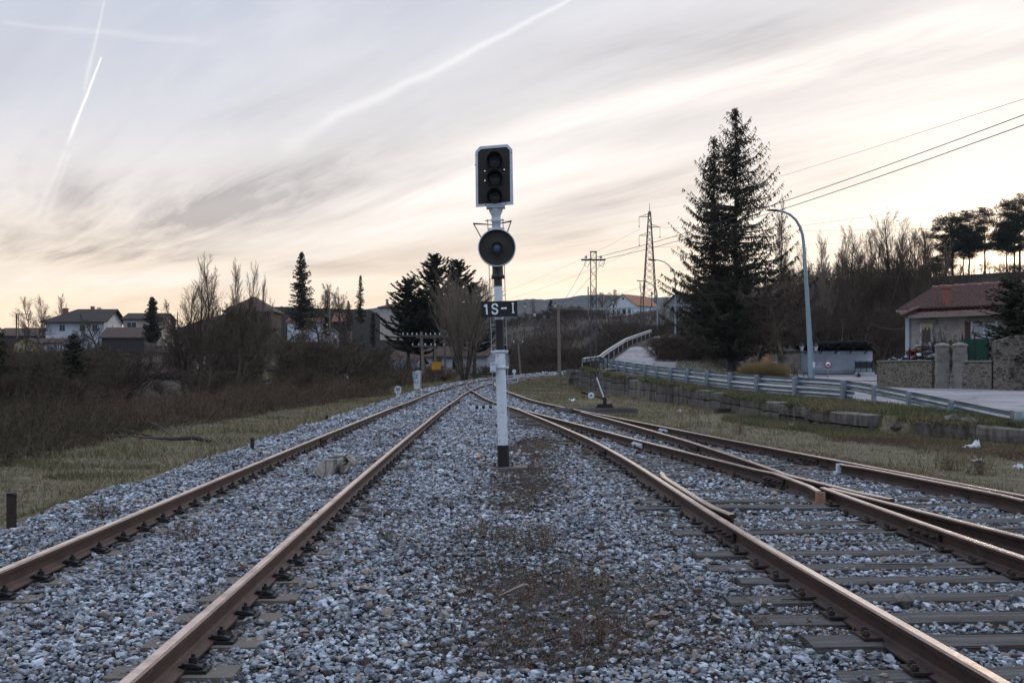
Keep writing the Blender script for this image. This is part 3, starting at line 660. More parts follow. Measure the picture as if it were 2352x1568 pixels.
b_ = MB(); b_.box((.06, -.02, .0), (.62, .50, .07)); b_.build('footing', M_conc, sig)
def pole(z0, z1, r, m_, lab, r2_=None):
    o = MB().cyl((0, 0, z0), (0, 0, z1), r, r2_, 24).build('pole_section', m_, sig); o['label'] = lab
pole(0, sz(1022), .094, M_black, 'thick black base sleeve', .089)
b_ = MB(); b_.cyl((0, 0, 0), (0, 0, .05), .16, .15, 20); 
for i in range(6):
    a = i * math.pi / 3; b_.cyl((.135 * math.cos(a), .135 * math.sin(a), .04), (.135 * math.cos(a), .135 * math.sin(a), .09), .016, None, 6)
b_.build('base_flange', M_black, sig)
pole(sz(1022) + .001, sz(806), .078, M_white, 'lower white pole section')
pole(sz(806) + .001, sz(734), .0655, M_black, 'middle black pole section')
pole(sz(734) + .001, sz(658), .0645, M_white, 'upper white pole section')
pole(sz(658) + .001, sz(640), .064, mat('brown_black_paint', (.035, .028, .024), .6), 'top dark pole section')
b_ = MB(); b_.lathe([(.064, sz(640)), (.098, sz(639)), (.104, sz(636)), (.098, sz(632)), (.085, sz(631)), (.083, sz(610)), (.083, sz(560)), (0.0, sz(560))], n=24); b_.build('collar', MATS['brown_black_paint'], sig)
# clamps and junction box
for py in (807.5, 844):
    b_ = MB(); b_.lathe([(.079, sz(py) - .022), (.086, sz(py) - .022), (.086, sz(py) + .022), (.079, sz(py) + .022)], n=24)
    b_.box((.105, -.03, sz(py)), (.05, .02, .04)); b_.box((-.11, -.03, sz(py)), (.07, .02, .04)); b_.cyl((.11, -.06, sz(py)), (.11, .06, sz(py)), .010, None, 6); b_.cyl((-.13, -.06, sz(py)), (-.13, .06, sz(py)), .010, None, 6)
    b_.build('clamp', M_dirty, sig)
b_ = MB(); z0, z1 = sz(855), sz(832); b_.box((-.115, -.10, (z0 + z1) / 2), (.095, .09, z1 - z0)); b_.box((-.115, -.148, (z0 + z1) / 2), (.080, .008, z1 - z0 - .02))
for z in (z0 + .02, z1 - .02): b_.box((-.115, -.156, z), (.05, .012, .014), mi=1)
b_.box((-.155, -.07, (z0 + z1) / 2), (.02, .05, .10), mi=1); b_.build('junction_box', [M_dirty, M_galv], sig)
# name board with its characters
BZ0, BZ1 = sz(728.2), sz(692.5); bw = .56; bx = .008
b_ = MB(); b_.box((bx, -.10, (BZ0 + BZ1) / 2), (bw, .012, BZ1 - BZ0)); b_.box((bx, -.085, (BZ0 + BZ1) / 2), (.10, .02, .16))
for xx in (-.138, .14): b_.box((bx + xx, -.107, (BZ0 + BZ1) / 2), (.004, .003, BZ1 - BZ0 - .01), mi=1)
brd = b_.build('number_board', [M_black, M_plate], sig)
zc = (BZ0 + BZ1) / 2 + .005
M_let = mat('letter_white', (.72, .76, .80), .6, var=.04)
def glyph(polys, name='character'):
    g = MB()
    for p in polys: g.prism(p, -.1125, -.1085)
    return g.build(name, M_let, brd)
q = .0028 / 2; X0 = lambda px: bx + (px - 560) * .2015 * s_ ; Z0 = lambda py: zc + (535 - py) * .2015 * s_
def P_(*a): return [(X0(x), Z0(y)) for x, y in a]
glyph([P_((386, 494), (388, 514), (407, 506), (409, 597), (428, 597), (424, 480), (409, 480))])
sc_ = [(538, 512), (533, 490), (510, 483), (488, 490), (482, 510), (490, 528), (512, 536), (532, 546), (538, 566), (528, 586), (506, 591), (485, 583), (480, 562)]
def ribbon(pts, w):
    L_, R_ = [], []
    for i, p in enumerate(pts):
        a = pts[max(i - 1, 0)]; b2_ = pts[min(i + 1, len(pts) - 1)]; tx, ty = b2_[0] - a[0], b2_[1] - a[1]; L = math.hypot(tx, ty); nx_, ny_ = -ty / L * w / 2, tx / L * w / 2
        L_.append((p[0] + nx_, p[1] + ny_)); R_.append((p[0] - nx_, p[1] - ny_))
    return [(L_[i], L_[i + 1], R_[i + 1], R_[i]) for i in range(len(pts) - 1)]
def densify(pts, n=3):
    r = []
    for i in range(len(pts) - 1):
        p0, p1, p2, p3 = pts[max(i - 1, 0)], pts[i], pts[i + 1], pts[min(i + 2, len(pts) - 1)]
        for j in range(n):
            t = j / n; r.append(tuple(.5 * ((2 * b2_) + (-a + c_) * t + (2 * a - 5 * b2_ + 4 * c_ - d_) * t * t + (-a + 3 * b2_ - 3 * c_ + d_) * t ** 3) for a, b2_, c_, d_ in zip(p0, p1, p2, p3)))
    return r + [pts[-1]]
glyph([P_(*qd) for qd in ribbon(densify(sc_), 19)])
glyph([P_((579, 524), (644, 521), (645, 542), (580, 544))])
glyph([P_((702, 473), (727, 473), (727, 489), (721, 489), (722, 577), (730, 577), (730, 592), (703, 592), (703, 577), (708, 577), (707, 489), (702, 489))])
# round lamp
dc = sz(571.3); dr = .292
lampg = MB(); lampg.lathe([(.055, .03), (.06, .05), (.12, .02), (dr - .02, -.005), (dr - .012, .012), (dr - .012, -.03), (0, -.06)][::-1], (0, -.13, dc), 40, axis='Y'); rd = lampg.build('round_shield', M_plate, sig)
b_ = MB(); b_.lathe([(dr - .014, -.035), (dr, -.035), (dr, .035), (dr - .014, .035), (dr - .014, -.035)], (0, -.13, dc), 48, axis='Y'); b_.build('rim', M_dirty, rd)
b_ = MB()
for r0 in (.050, .038, .026, .014): b_.lathe([(r0, .0), (r0 - .008, .010), (r0 - .010, .0)], (0, -.165, dc), 20, axis='Y')
b_.lathe([(.056, 0), (.05, .006), (0, .012)], (0, -.160, dc), 20, axis='Y'); b_.build('lens', M_blens, rd)
b_ = MB(); b_.lathe([(.085, -.03), (.085, .07), (.080, .07), (.080, -.03)], (0, -.14, dc), 20, axis='Y'); b_.build('hood', M_plate, rd)
# neck between lamp and head
b_ = MB(); b_.box((0, 0, sz(528)), (.25, .16, .045)); b_.lathe([(.066, sz(535)), (.066, sz(510)), (.085, sz(509)), (.085, sz(507)), (.072, sz(505)), (.070, sz(497)), (.108, sz(484)), (.110, sz(476)), (0, sz(476))], n=8)
b_.box((0, -.02, sz(477)), (.29, .20, .03)); b_.build('neck', M_dirty, sig)
# head
pcx = (1135.6 - 1139.6) * s_ + .03
def hx(px): return (px - 505) * .2015 * s_ + .0
def hz(py): return sz(315.8 + .2015 * py)
def shear(px, py): return (hx(px) - (py - 450) * .0305 * .2015 * s_ * .9, hz(py))
outer = [shear(*p) for p in ((286, 172), (338, 117), (650, 101), (706, 160), (716, 785), (290, 800))]
inner = [shear(*p) for p in ((314, 182), (350, 148), (640, 132), (676, 172), (680, 753), (318, 770))]
def flat_with_holes(name, ol, holes, y, th, m_, parent):
    cu = bpy.data.curves.new(name, 'CURVE'); cu.dimensions = '2D'; cu.fill_mode = 'BOTH'; cu.extrude = th / 2
    for poly in [ol] + holes:
        sp = cu.splines.new('POLY'); sp.points.add(len(poly) - 1); sp.use_cyclic_u = True
        for p_, (x, z) in zip(sp.points, poly): p_.co = (x, z, 0, 1)
    o = bpy.data.objects.new('t', cu); COL.objects.link(o); bpy.context.view_layer.update()
    me = bpy.data.meshes.new_from_object(o.evaluated_get(bpy.context.evaluated_depsgraph_get())); COL.objects.unlink(o); bpy.data.objects.remove(o)
    me.transform(Matrix.Translation((0, y, 0)) @ Matrix.Rotation(R(90), 4, 'X')); me.materials.clear(); me.materials.append(m_)
    return link(name, me, parent)
def circ(x, z, r, n=10): return [(x + r * math.cos(2 * math.pi * i / n), z + r * math.sin(2 * math.pi * i / n)) for i in range(n)]
hol = [circ(*shear(*p), .0085) for p in ((394, 394), (394, 502), (613, 385))]
hb = flat_with_holes('backboard', outer, hol, -.115, .010, M_plate, sig)
flat_with_holes('border', outer, [inner], -.124, .006, M_dirty, hb)
b_ = MB(); 
for p in ((292, 218), (698, 200), (403, 779), (630, 773), (284, 325)): x, z = shear(*p); b_.cyl((x, -.135, z), (x, -.125, z), .008, None, 8)
b_.build('rivet', M_rustd, hb)
b_ = MB(); x, z = shear(505, 460); b_.box((x, -.05, (hz(780) + hz(400)) / 2), (.20, .11, hz(400) - hz(780)))
b_.box((x, -.05, hz(250)), (.20, .11, hz(140) - hz(390))); 
hbx = b_.build('lamp_housing', M_dirty, sig)
hbx.scale = (.9, 1, 1)
for py in (300, 498, 700):
    x, z = shear(505, py)
    lm = MB(); lm.lathe([(.098, 0), (.095, .012), (.0, .026)], (x, -.128, z), 28, axis='Y')
    for r0 in (.085, .068, .050, .032): lm.lathe([(r0, .016), (r0 - .006, .030), (r0 - .012, .016)], (x, -.128, z), 28, axis='Y')
    lens = lm.build('signal_lens', M_glass, sig)
    hd = MB(); n = 22; prof = []
    for i in range(n + 1):
        a = -R(52) + (math.pi + 2 * R(52)) * i / n; up_ = max(0, math.sin(a)); prof.append((math.cos(a), math.sin(a), .05 + .20 * (.35 + .65 * up_) * (1 if math.sin(a) > -.3 else .6)))
    V_ = []
    for rr_ in (.118, .112):
        for cx_, sz_, dp in prof: V_ += [(x + rr_ * cx_, -.125, z + rr_ * sz_ * 1.0), (x + rr_ * cx_ * 1.06, -.125 - dp, z + rr_ * sz_ * 1.06 + .004)]
    m2 = (n + 1) * 2; F_ = []
    for i in range(n):
        F_ += [(2 * i, 2 * i + 1, 2 * i + 3, 2 * i + 2), (m2 + 2 * i, m2 + 2 * i + 2, m2 + 2 * i + 3, m2 + 2 * i + 1), (2 * i + 1, m2 + 2 * i + 1, m2 + 2 * i + 3, 2 * i + 3)]
    hd.add(V_, F_, 0, True); hd.build('hood', M_plate, lens)
# ladder behind the pole
b_ = MB(); lx0, lx1, ly = -.135, .105, .16
for xx in (lx0, lx1): b_.box((xx, ly, (sz(500) + .1) / 2), (.012, .03, sz(500) - .1))
z = .35
while z < sz(520): b_.cyl((lx0, ly, z), (lx1, ly, z), .007, None, 6); z += .262
for z in (sz(1000), sz(745), sz(600)): b_.cyl((lx0, ly, z), (0, .03, z), .008, None, 6)
b_.build('ladder', M_galv, sig)
b_ = MB()
for sd, pts in ((-1, [(424, 970), (280, 975), (352, 1155)]), (1, [(600, 962), (712, 960), (676, 1095)])):
    g = [((px - 540) * .2015 * s_, 0, hz(py)) for px, py in pts]
    b_.tube([(g[0][0], .16, g[0][2]), (g[1][0], -.05, g[1][2]), (g[2][0] * .9, -.10, g[2][2])], .009, 6)
    b_.tube([(g[0][0] * .4, .0, g[0][2] - .03), (g[1][0], -.05, g[1][2] - .012)], .008, 6)
b_.cyl((-.17, .12, hz(935)), (-.05, .02, hz(935)), .008, None, 6); b_.cyl((.12, .12, hz(935)), (.05, .02, hz(935)), .008, None, 6)
b_.build('guard_rail', M_rustd, sig)
# ================================================================ vegetation builders
M_bark = mat('grey_bark', (.085, .070, .058), .95, var=.2, scale=3, c2=(.040, .032, .028), spec=.1)
M_twig = mat('bare_twig', (.078, .057, .042), .95, var=.1, scale=.7, c2=(.042, .031, .026), spec=.1)
M_twigw = mat('pale_warm_twig', (.19, .15, .12), .95, var=.1, scale=.7, c2=(.13, .10, .08), spec=.1)
M_need = mat('dark_needles', (.026, .026, .015), .8, var=.1, scale=.8, c2=(.034, .031, .018), island=.4, spec=.2)
M_need2 = mat('pine_needles', (.018, .024, .014), .8, var=.1, scale=.8, c2=(.030, .034, .018), island=.4, spec=.2)
M_bram = mat('bramble_cane', (.092, .062, .043), .9, var=.14, scale=.35, c2=(.052, .047, .030), island=.6, coords='World', spec=.15)
M_brush = mat('hill_brush', (.066, .047, .037), .95, var=.1, scale=.12, c2=(.040, .034, .025), island=.5, coords='World', spec=.1)
M_straw = mat('grass_blades', (.22, .185, .115), .9, var=.12, scale=.8, c2=(.095, .105, .048), f2=(.48, .68), island=.45, coords='World', spec=.15)
M_grn = mat('green_grass_blades', (.085, .098, .042), .9, var=.12, scale=1.2, c2=(.15, .125, .07), f2=(.38, .56), island=.4, coords='World', spec=.15)
M_weed = mat('dead_weed', (.11, .072, .050), .9, var=.1, scale=1, c2=(.15, .12, .075), island=.5, coords='World', spec=.15)

def unit(v): return v / (np.linalg.norm(v) + 1e-9)
def grow(rg, p, d, L, r, lv, prm, out):
    ns, wob, trop, nc, a0, a1, ratio, st0 = prm[lv]
    sl = L / ns; r1 = r; pts = []
    for i in range(ns):
        d = unit(d + rg.normal(size=3) * wob + np.array([0, 0, trop]))
        q = p + d * sl; rn = max(r * (1 - (i + 1) / ns * .75), .0072)
        out[lv].append((p, q, r1, rn)); pts.append((p, q, rn, d)); p, r1 = q, rn
    if lv + 1 < len(prm):
        for j in range(nc):
            t = st0 + (1 - st0) * (j + rg.rand()) / nc; i = min(int(t * ns), ns - 1); f = t * ns - i
            a, b, rr, dd = pts[i]; o = a + (b - a) * f
            ang = rg.uniform(a0, a1); az = rg.rand() * 6.283
            q = unit(np.cross(dd, [math.cos(az), math.sin(az), .3])); nd = unit(dd * math.cos(ang) + q * math.sin(ang))
            grow(rg, o, nd, L * ratio * (1.15 - .75 * t) * rg.uniform(.75, 1.2), rr * .62, lv + 1, prm, out)
def bare_meshes(seed, H, prm, r0, stems=1, lean=.05, fan=0.0, mt=None, L0=1.0):
    rg = np.random.RandomState(seed); out = [[] for _ in prm]
    for s in range(stems):
        az = 6.283 * s / stems + rg.rand(); f = fan * rg.uniform(.3, 1)
        d = unit(np.array([math.cos(az) * f + rg.normal() * lean, math.sin(az) * f + rg.normal() * lean, 1.0]))
        grow(rg, np.array([math.cos(az) * r0 * (stems > 1), math.sin(az) * r0 * (stems > 1), -.3]), d, H * L0 * rg.uniform(.8, 1.0) if stems > 1 else H * L0, r0, 0, prm, out)
    def mk(lst, n):
        P0 = np.array([q[0] for q in lst]); P1 = np.array([q[1] for q in lst]); a = np.array([q[2] for q in lst]); b = np.array([q[3] for q in lst])
        return seg_tubes(P0, P1, a, b, n)
    v0, f0 = mk(out[0], 6); rest = [q for l in out[1:] for q in l]; v1, f1 = mk(rest, 3)
    return npmesh('trunk', v0, f0, M_bark, smooth=True), npmesh('crown', v1, f1, mt or M_twig)
def plant_tree(meshes, name, label, cat, loc, rz=0, sc=1, group=None):
    t = thing(name, label, cat, loc, rz, group, sc); link('trunk', meshes[0], t); link('crown', meshes[1], t); return t
# levels: segments, wobble, tropism, children, angle min/max, length ratio, start
P_round = [(7, .10, .03, 13, .6, 1.05, .62, .22), (6, .16, .06, 9, .4, .9, .55, .15), (4, .2, .05, 6, .4, .9, .55, .1), (3, .22, .04, 3, .3, .8, .6, .1), (2, .2, .03, 0, 0, 0, 0, 0)]
P_tall = [(9, .06, .05, 26, .35, .80, .46, .2), (6, .10, .08, 10, .3, .7, .5, .15), (4, .14, .08, 5, .3, .7, .55, .1), (3, .15, .05, 0, 0, 0, 0, 0)]
P_poplar = [(9, .04, .06, 34, .22, .50, .40, .10), (5, .07, .12, 9, .2, .5, .5, .15), (4, .1, .1, 4, .2, .5, .5, .1), (3, .1, .1, 0, 0, 0, 0, 0)]
P_fan = [(7, .05, .05, 11, .15, .40, .66, .15), (6, .06, .06, 8, .15, .5, .55, .2), (4, .10, .05, 5, .2, .5, .5, .2), (3, .1, .03, 0, 0, 0, 0, 0)]
P_bush = [(6, .14, .02, 9, .3, .8, .55, .15), (5, .16, .04, 7, .3, .9, .55, .15), (3, .2, .03, 5, .3, .9, .6, .1), (2, .2, 0, 0, 0, 0, 0, 0)]
B_round = [bare_meshes(s, 6.2, P_round, .17, L0=.80) for s in (1, 2)]
B_tall = [bare_meshes(s, 10, P_tall, .14) for s in (3, 4, 5)]
B_pop = [bare_meshes(s, 10, P_poplar, .11, mt=M_twigw) for s in (6, 7)]
B_fan = [bare_meshes(9, 7.0, P_fan, .07, stems=11, fan=.50, mt=M_twigw)]
B_bush = [bare_meshes(11, 3.6, P_bush, .06, stems=12, fan=.9), bare_meshes(12, 3.6, P_bush, .07, stems=10, fan=.8)]
B_orch = [bare_meshes(15, 6, P_round, .2, L0=.7, mt=M_twigw)]

def blades(Cn, Dn, L, Wd, rg):
    n = len(Cn); Dn = Dn / (np.linalg.norm(Dn, axis=1)[:, None] + 1e-9)
    s = np.cross(Dn, rg.normal(size=(n, 3))); s /= np.linalg.norm(s, axis=1)[:, None] + 1e-9
    L = np.broadcast_to(L, (n,))[:, None]; Wd = np.broadcast_to(Wd, (n,))[:, None]
    V_ = np.stack([Cn - s * Wd * .5, Cn + s * Wd * .5, Cn + Dn * L * .6 + s * Wd * .35, Cn + Dn * L], 1)
    V_[:, 2] = Cn + Dn * L * .55 + s * Wd * .45
    F_ = (np.arange(n) * 4)[:, None] + np.array([[0, 1, 2, 3]])
    return V_.reshape(-1, 3), F_
def conifer_meshes(seed, H, Rm, z0=.1, step=.32, per=6, droop=.35, leaf=(.34, .085), dens=1.0, shape=.85, tips=None, hang=.8, trunk_r=.16, upturn=.35, gap=0.0, mt=None):
    rg = np.random.RandomState(seed); tops = tips or [(0, 0, H, Rm)]
    S = []; C_, D_, Ls = [], [], []
    for tx, ty, Ht, Rt in tops:
        base = np.array([tx * .15, ty * .15, 0.0]); top = np.array([tx, ty, Ht]); bend = np.array([tx, ty, Ht * .35])
        def tr(z):
            f = z / Ht; return base * (1 - min(1, f * 2.2)) + np.array([tx, ty, 0]) * min(1, f * 2.2) + np.array([0, 0, z])
        k_ = 14
        for i in range(k_): a, b = tr(Ht * i / k_), tr(Ht * (i + 1) / k_); S.append((a, b, trunk_r * (1 - i / k_) + .015, trunk_r * (1 - (i + 1) / k_) + .012))
        z = Ht * z0
        while z < Ht - .1:
            f = (z / Ht - z0) / (1 - z0); rad = Rt * (1 - f) ** shape * (1.0 - .35 * max(0, .18 - f) / .18) + .12
            for b in range(max(3, int(per * (1 - .35 * f)))):
                if rg.rand() < gap: continue
                az = rg.rand() * 6.283; L = rad * rg.uniform(.55, 1.12); o = tr(z + rg.uniform(-.15, .15) * step)
                h = np.array([math.cos(az), math.sin(az), 0]); ns = max(3, int(L / .32)); prev = o; rise = rg.uniform(.05, .35) * (1 + f)
                for i in range(1, ns + 1):
                    t = i / ns; zz = L * (rise * t - droop * t * t * (1 - f * .8) + upturn * max(0, t - .6) ** 1.5)
                    q = o + h * L * t + np.array([0, 0, zz]); S.append((prev, q, .030 * (1 - t) * L / 2 + .008, .030 * (1 - t) * L / 2 + .006))
                    nl = max(2, int(6.5 * dens * (1.9 if (f < .38 and len(tops) > 1) else 1) * (L / ns) / .32)); 
                    for _ in range(nl):
                        C_.append(prev + (q - prev) * rg.rand() + rg.normal(size=3) * .02)
                        side = np.cross(h, [0, 0, 1]) * rg.choice([-1, 1]) * rg.uniform(.2, 1)
                        D_.append(h * rg.uniform(.1, .8) + side + np.array([0, 0, -hang * rg.uniform(.2, 1.3)])); Ls.append(rg.uniform(.6, 1.25) * (1.25 - .5 * t))
                    prev = q
            z += step * (1 - .45 * f) * rg.uniform(.8, 1.2)
        nt_ = 40; zz = Ht - rg.rand(nt_) * .9; 
        for q in zz: C_.append(tr(q)); a = rg.rand() * 6.283; D_.append(np.array([math.cos(a), math.sin(a), .9])); Ls.append(.7)
    P0 = np.array([s[0] for s in S]); P1 = np.array([s[1] for s in S])
    v0, f0 = seg_tubes(P0, P1, np.array([s[2] for s in S]), np.array([s[3] for s in S]), 4)
    Ls = np.array(Ls); v1, f1 = blades(np.array(C_), np.array(D_), leaf[0] * Ls, leaf[1], rg)
    return npmesh('trunk', v0, f0, M_bark), npmesh('crown', v1, f1, mt or M_need)
def pine_meshes(seed, H, clumps, leaf=(.24, .035), n_per=170, trunk_r=.16, trunks=((0, 0, 1.0),), mt=None):
    # clumps: (x, y, z, rx, rz)
    rg = np.random.RandomState(seed); S = []; C_, D_ = [], []
    for tx, ty, f in trunks:
        k_ = 9; pr = np.array([tx * .3, ty * .3, -.2])
        for i in range(k_):
            t = (i + 1) / k_; q = np.array([tx * (.3 + .7 * t) + rg.normal() * .05, ty * (.3 + .7 * t), H * f * t]); S.append((pr, q, trunk_r * (1 - i / k_ * .8), trunk_r * (1 - (i + 1) / k_ * .8))); pr = q
    for (x, y, z, rx, rz_) in clumps:
        tb = min(trunks, key=lambda q: abs(q[0] - x) + abs(q[1] - y)); zb = max(.5, z - abs(x - tb[0]) * .35 - .4); fz = zb / H
        a = np.array([tb[0] * (.3 + .7 * fz), tb[1] * (.3 + .7 * fz), zb]); b = np.array([x, y, z])
        m_ = (a + b) / 2 + rg.normal(size=3) * .1; S.append((a, m_, .055, .035)); S.append((m_, b, .035, .02))
        n = int(n_per * rx * rx / .6); d = rg.normal(size=(n, 3)); d /= np.linalg.norm(d, axis=1)[:, None]
        rr = rg.rand(n) ** .45; sub = rg.normal(size=(7, 3)) * np.array([rx * .55, rx * .55, rz_ * .5]); sb = sub[rg.randint(0, 7, n)]
        cc = b + sb + d * rr[:, None] * np.array([rx * .5, rx * .5, rz_ * .55]); C_.append(cc); D_.append(d + np.array([0, 0, .55]))
        for q in sub[:4]: S.append((b, b + q, .018, .008))
    P0 = np.array([s[0] for s in S]); P1 = np.array([s[1] for s in S])
    v0, f0 = seg_tubes(P0, P1, np.array([s[2] for s in S]), np.array([s[3] for s in S]), 5)
    Cc, Dd = np.concatenate(C_), np.concatenate(D_)
    v1, f1 = blades(Cc, Dd, leaf[0] * rg.uniform(.7, 1.3, len(Cc)), leaf[1], rg)
    return npmesh('trunk', v0, f0, M_bark), npmesh('crown', v1, f1, mt or M_need2)
def canes(B, h, reach, rad, rg, k_=5, droop=1.0, side=1):
    n = len(B); az = rg.rand(n) * 6.283; hh = h * rg.uniform(.5, 1.15, n); re = reach * rg.uniform(.2, 1.2, n)
    V0 = []; ts = np.linspace(0, 1, k_ + 1)
    jit = rg.normal(size=(n, k_ + 1, 3)) * .05 * np.mean(h); jit[:, 0] = 0
    for j, t in enumerate(ts):
        V0.append(np.stack([B[:, 0] + np.cos(az) * re * t, B[:, 1] + np.sin(az) * re * t, B[:, 2] + hh * (1.9 * t - (1.0 + .9 * droop * (rg.rand(n) * .3 + .5)) * t * t * .95)], -1) + jit[:, j])
    P0 = np.concatenate(V0[:-1]); P1 = np.concatenate(V0[1:]); r0 = np.concatenate([np.full(n, rad * (1 - .8 * t)) for t in ts[:-1]]); r1 = np.concatenate([np.full(n, rad * (1 - .8 * t)) for t in ts[1:]])
    # side shoots
    if side:
        m_ = len(P0) * side; q = rg.randint(n // 4, len(P0), m_); o = P0[q] + (P1[q] - P0[q]) * rg.rand(m_, 1)
        dd = rg.normal(size=(m_, 3)) * np.array([1, 1, .8]) + np.array([0, 0, .5]); dd /= np.linalg.norm(dd, axis=1)[:, None]
        l = np.mean(h) * rg.uniform(.12, .38, m_)[:, None]; P0 = np.concatenate([P0, o]); P1 = np.concatenate([P1, o + dd * l]); r0 = np.concatenate([r0, np.full(m_, rad * .55)]); r1 = np.concatenate([r1, np.full(m_, rad * .25)])
    return P0, P1, r0, r1
def stuff_tubes(name, parts, m_, label):
    P0 = np.concatenate([p[0] for p in parts]); P1 = np.concatenate([p[1] for p in parts]); a = np.concatenate([p[2] for p in parts]); b = np.concatenate([p[3] for p in parts])
    v, f = seg_tubes(P0, P1, a, b, 3); print(name, len(f)); return tag(link(name, npmesh(name, v, f, m_)), label, None, None, 'stuff')
def scatter(rg, n, xf, y0, y1, bias=1.0):
    Y = y0 + (y1 - y0) * rg.rand(n) ** bias; lo, hi = xf(Y); X = lo + (hi - lo) * rg.rand(n)
    return X, Y

# ---------------------------------------------------------------- grass, weeds, brambles
rg = np.random.RandomState(21)
verge_r = lambda Y: np.interp(Y, [8, 18, 28, 43, 54, 60, 75, 90], [-8.4, -9.2, -10.2, -9.6, -8.0, -7.2, -5.8, -4.0])      # left limit of the grass verge
parts = []
def grass(n, X, Y, h, w, m_name=None, z_off=0, tilt=.6):
    Z = gz(X, Y) - .01 + z_off; d = rg.normal(size=(len(X), 3)) * tilt + np.array([0, 0, 1.0])
    return blades(np.stack([X, Y, Z], -1), d, h * rg.uniform(.5, 1.4, len(X)), w, rg)
def merge(lst):
    V_, F_, o = [], [], 0
    for v, f in lst: V_.append(v); F_.append(f + o); o += len(v)
    return np.concatenate(V_), np.concatenate(F_)
G = []
X, Y = scatter(rg, 150000, lambda Y: (verge_r(Y) - .6, main_c(Y) - 2.55), 7.5, 62, 1.55)
pat = lump(X, Y, .9); kp = (np.abs(X) < Y * .5 + .5) & (rg.rand(len(X)) < .55 + .4 * pat); X, Y, pat = X[kp], Y[kp], pat[kp]
hh = np.where(pat > .45, .13, .07) * (1 + Y * .006); G.append(grass(0, X, Y, hh, .006 + Y * .00035, tilt=.9))
rgt_e = lambda Y: np.where(Y < 72, R_c(np.minimum(Y, 72)) + 1.35, main_c(Y) + 1.6)
X, Y = scatter(rg, 150000, lambda Y: (rgt_e(Y), wall_x(np.clip(Y, 5, 70)) + .1), 9, 68, 1.3)
pat = lump(X, Y, .8); kp = (np.abs(X) < Y * .5 + .5) & (rg.rand(len(X)) < .5 + .4 * pat); X, Y = X[kp], Y[kp]
G.append(grass(0, X, Y, .055 * (1 + Y * .006), .006 + Y * .00035, tilt=.9))
X, Y = scatter(rg, 50000, lambda Y: (main_c(Y) + 1.7, np.interp(Y, [60, 70, 85, 110], [4.6, 4.2, 5, 10])), 62, 106)
G.append(grass(0, X, Y, .14, .03))
X, Y = scatter(rg, 40000, lambda Y: (verge_r(Y) - 2, main_c(Y) - 2.4), 60, 112); G.append(grass(0, X, Y, .14, .03))
for q in range(2):
    X, Y = scatter(rg, 30000, (lambda Y: (verge_r(Y) - .4, main_c(Y) - 2.6)) if q == 0 else (lambda Y: (rgt_e(Y) + .1, wall_x(np.clip(Y, 5, 70)))), 8, 60, 1.4)
    kp = (np.abs(X) < Y * .5 + .5) & (lump(X * 1.0 + 5, Y * 1.0, .38) > .55); X, Y = X[kp], Y[kp]; G.append(grass(0, X, Y, .19, .007 + Y * .0003, tilt=.55))
v, f = merge(G); tag(link('dry_grass', npmesh('dry_grass', v, f, M_straw)), 'dry straw-coloured grass on both sides of the tracks', kind='stuff')
G = []
X, Y = scatter(rg, 60000, lambda Y: (wall_x(np.clip(Y, 5, 70)) + .05, grd_x(np.clip(Y, 10, 74)) + .5), 19, 60, 1.2); G.append(grass(0, X, Y, .10 + .05 * (Y < 36), .007 + Y * .0003))
X, Y = scatter(rg, 26000, lambda Y: (wall_x(Y) - 1.3 - .5 * lump(Y, Y * .3, .8), wall_x(Y) + .05), 19, 34); G.append(grass(0, X, Y, .15, .013))
X, Y = scatter(rg, 24000, lambda Y: (wall_x(np.clip(Y, 5, 70)) + .02, wall_x(np.clip(Y, 5, 70)) + .40), 15, 68, 1.1); kp = lump(X * 3, Y, .8) > -.1; X, Y = X[kp], Y[kp]; G.append(blades(np.stack([X - .12, Y, np.interp(Y, [15, 19, 22, 27, 35, 39, 46, 51, 57, 62, 66, 70], [.15, .24, .30, .36, .48, .56, .72, .92, 1.15, 1.3, 1.42, 1.45]) - .03], -1), rg.normal(size=(len(X), 3)) * .6 + np.array([-.5, 0, .7]), .11 + Y * .0012, .010 + Y * .0003, rg))
for px, py, rr_, n in ((590 * .3776, 976 + 325 * .3776, .5, 700), (430 * .3776, 976 + 320 * .3776, .35, 400), (150, 1075, .5, 500), (60, 1068, .5, 500), (310, 1075, .4, 300), (1930, 975, .6, 900)):
    p = on(px, py); a = rg.rand(n) * 6.283; r = rr_ * rg.rand(n) ** .6; G.append(grass(0, p.x + np.cos(a) * r * 1.4, p.y + np.sin(a) * r, .13, .010))
X, Y = scatter(rg, 9000, lambda Y: (rpx(Y) + 4.7, rpx(Y) + 9), 66, 84); G.append(grass(0, X, Y, .14, .03))
v, f = merge(G); tag(link('green_grass', npmesh('green_grass', v, f, M_grn)), 'fresh green grass on top of the old stone wall and in tufts on the verge', kind='stuff')
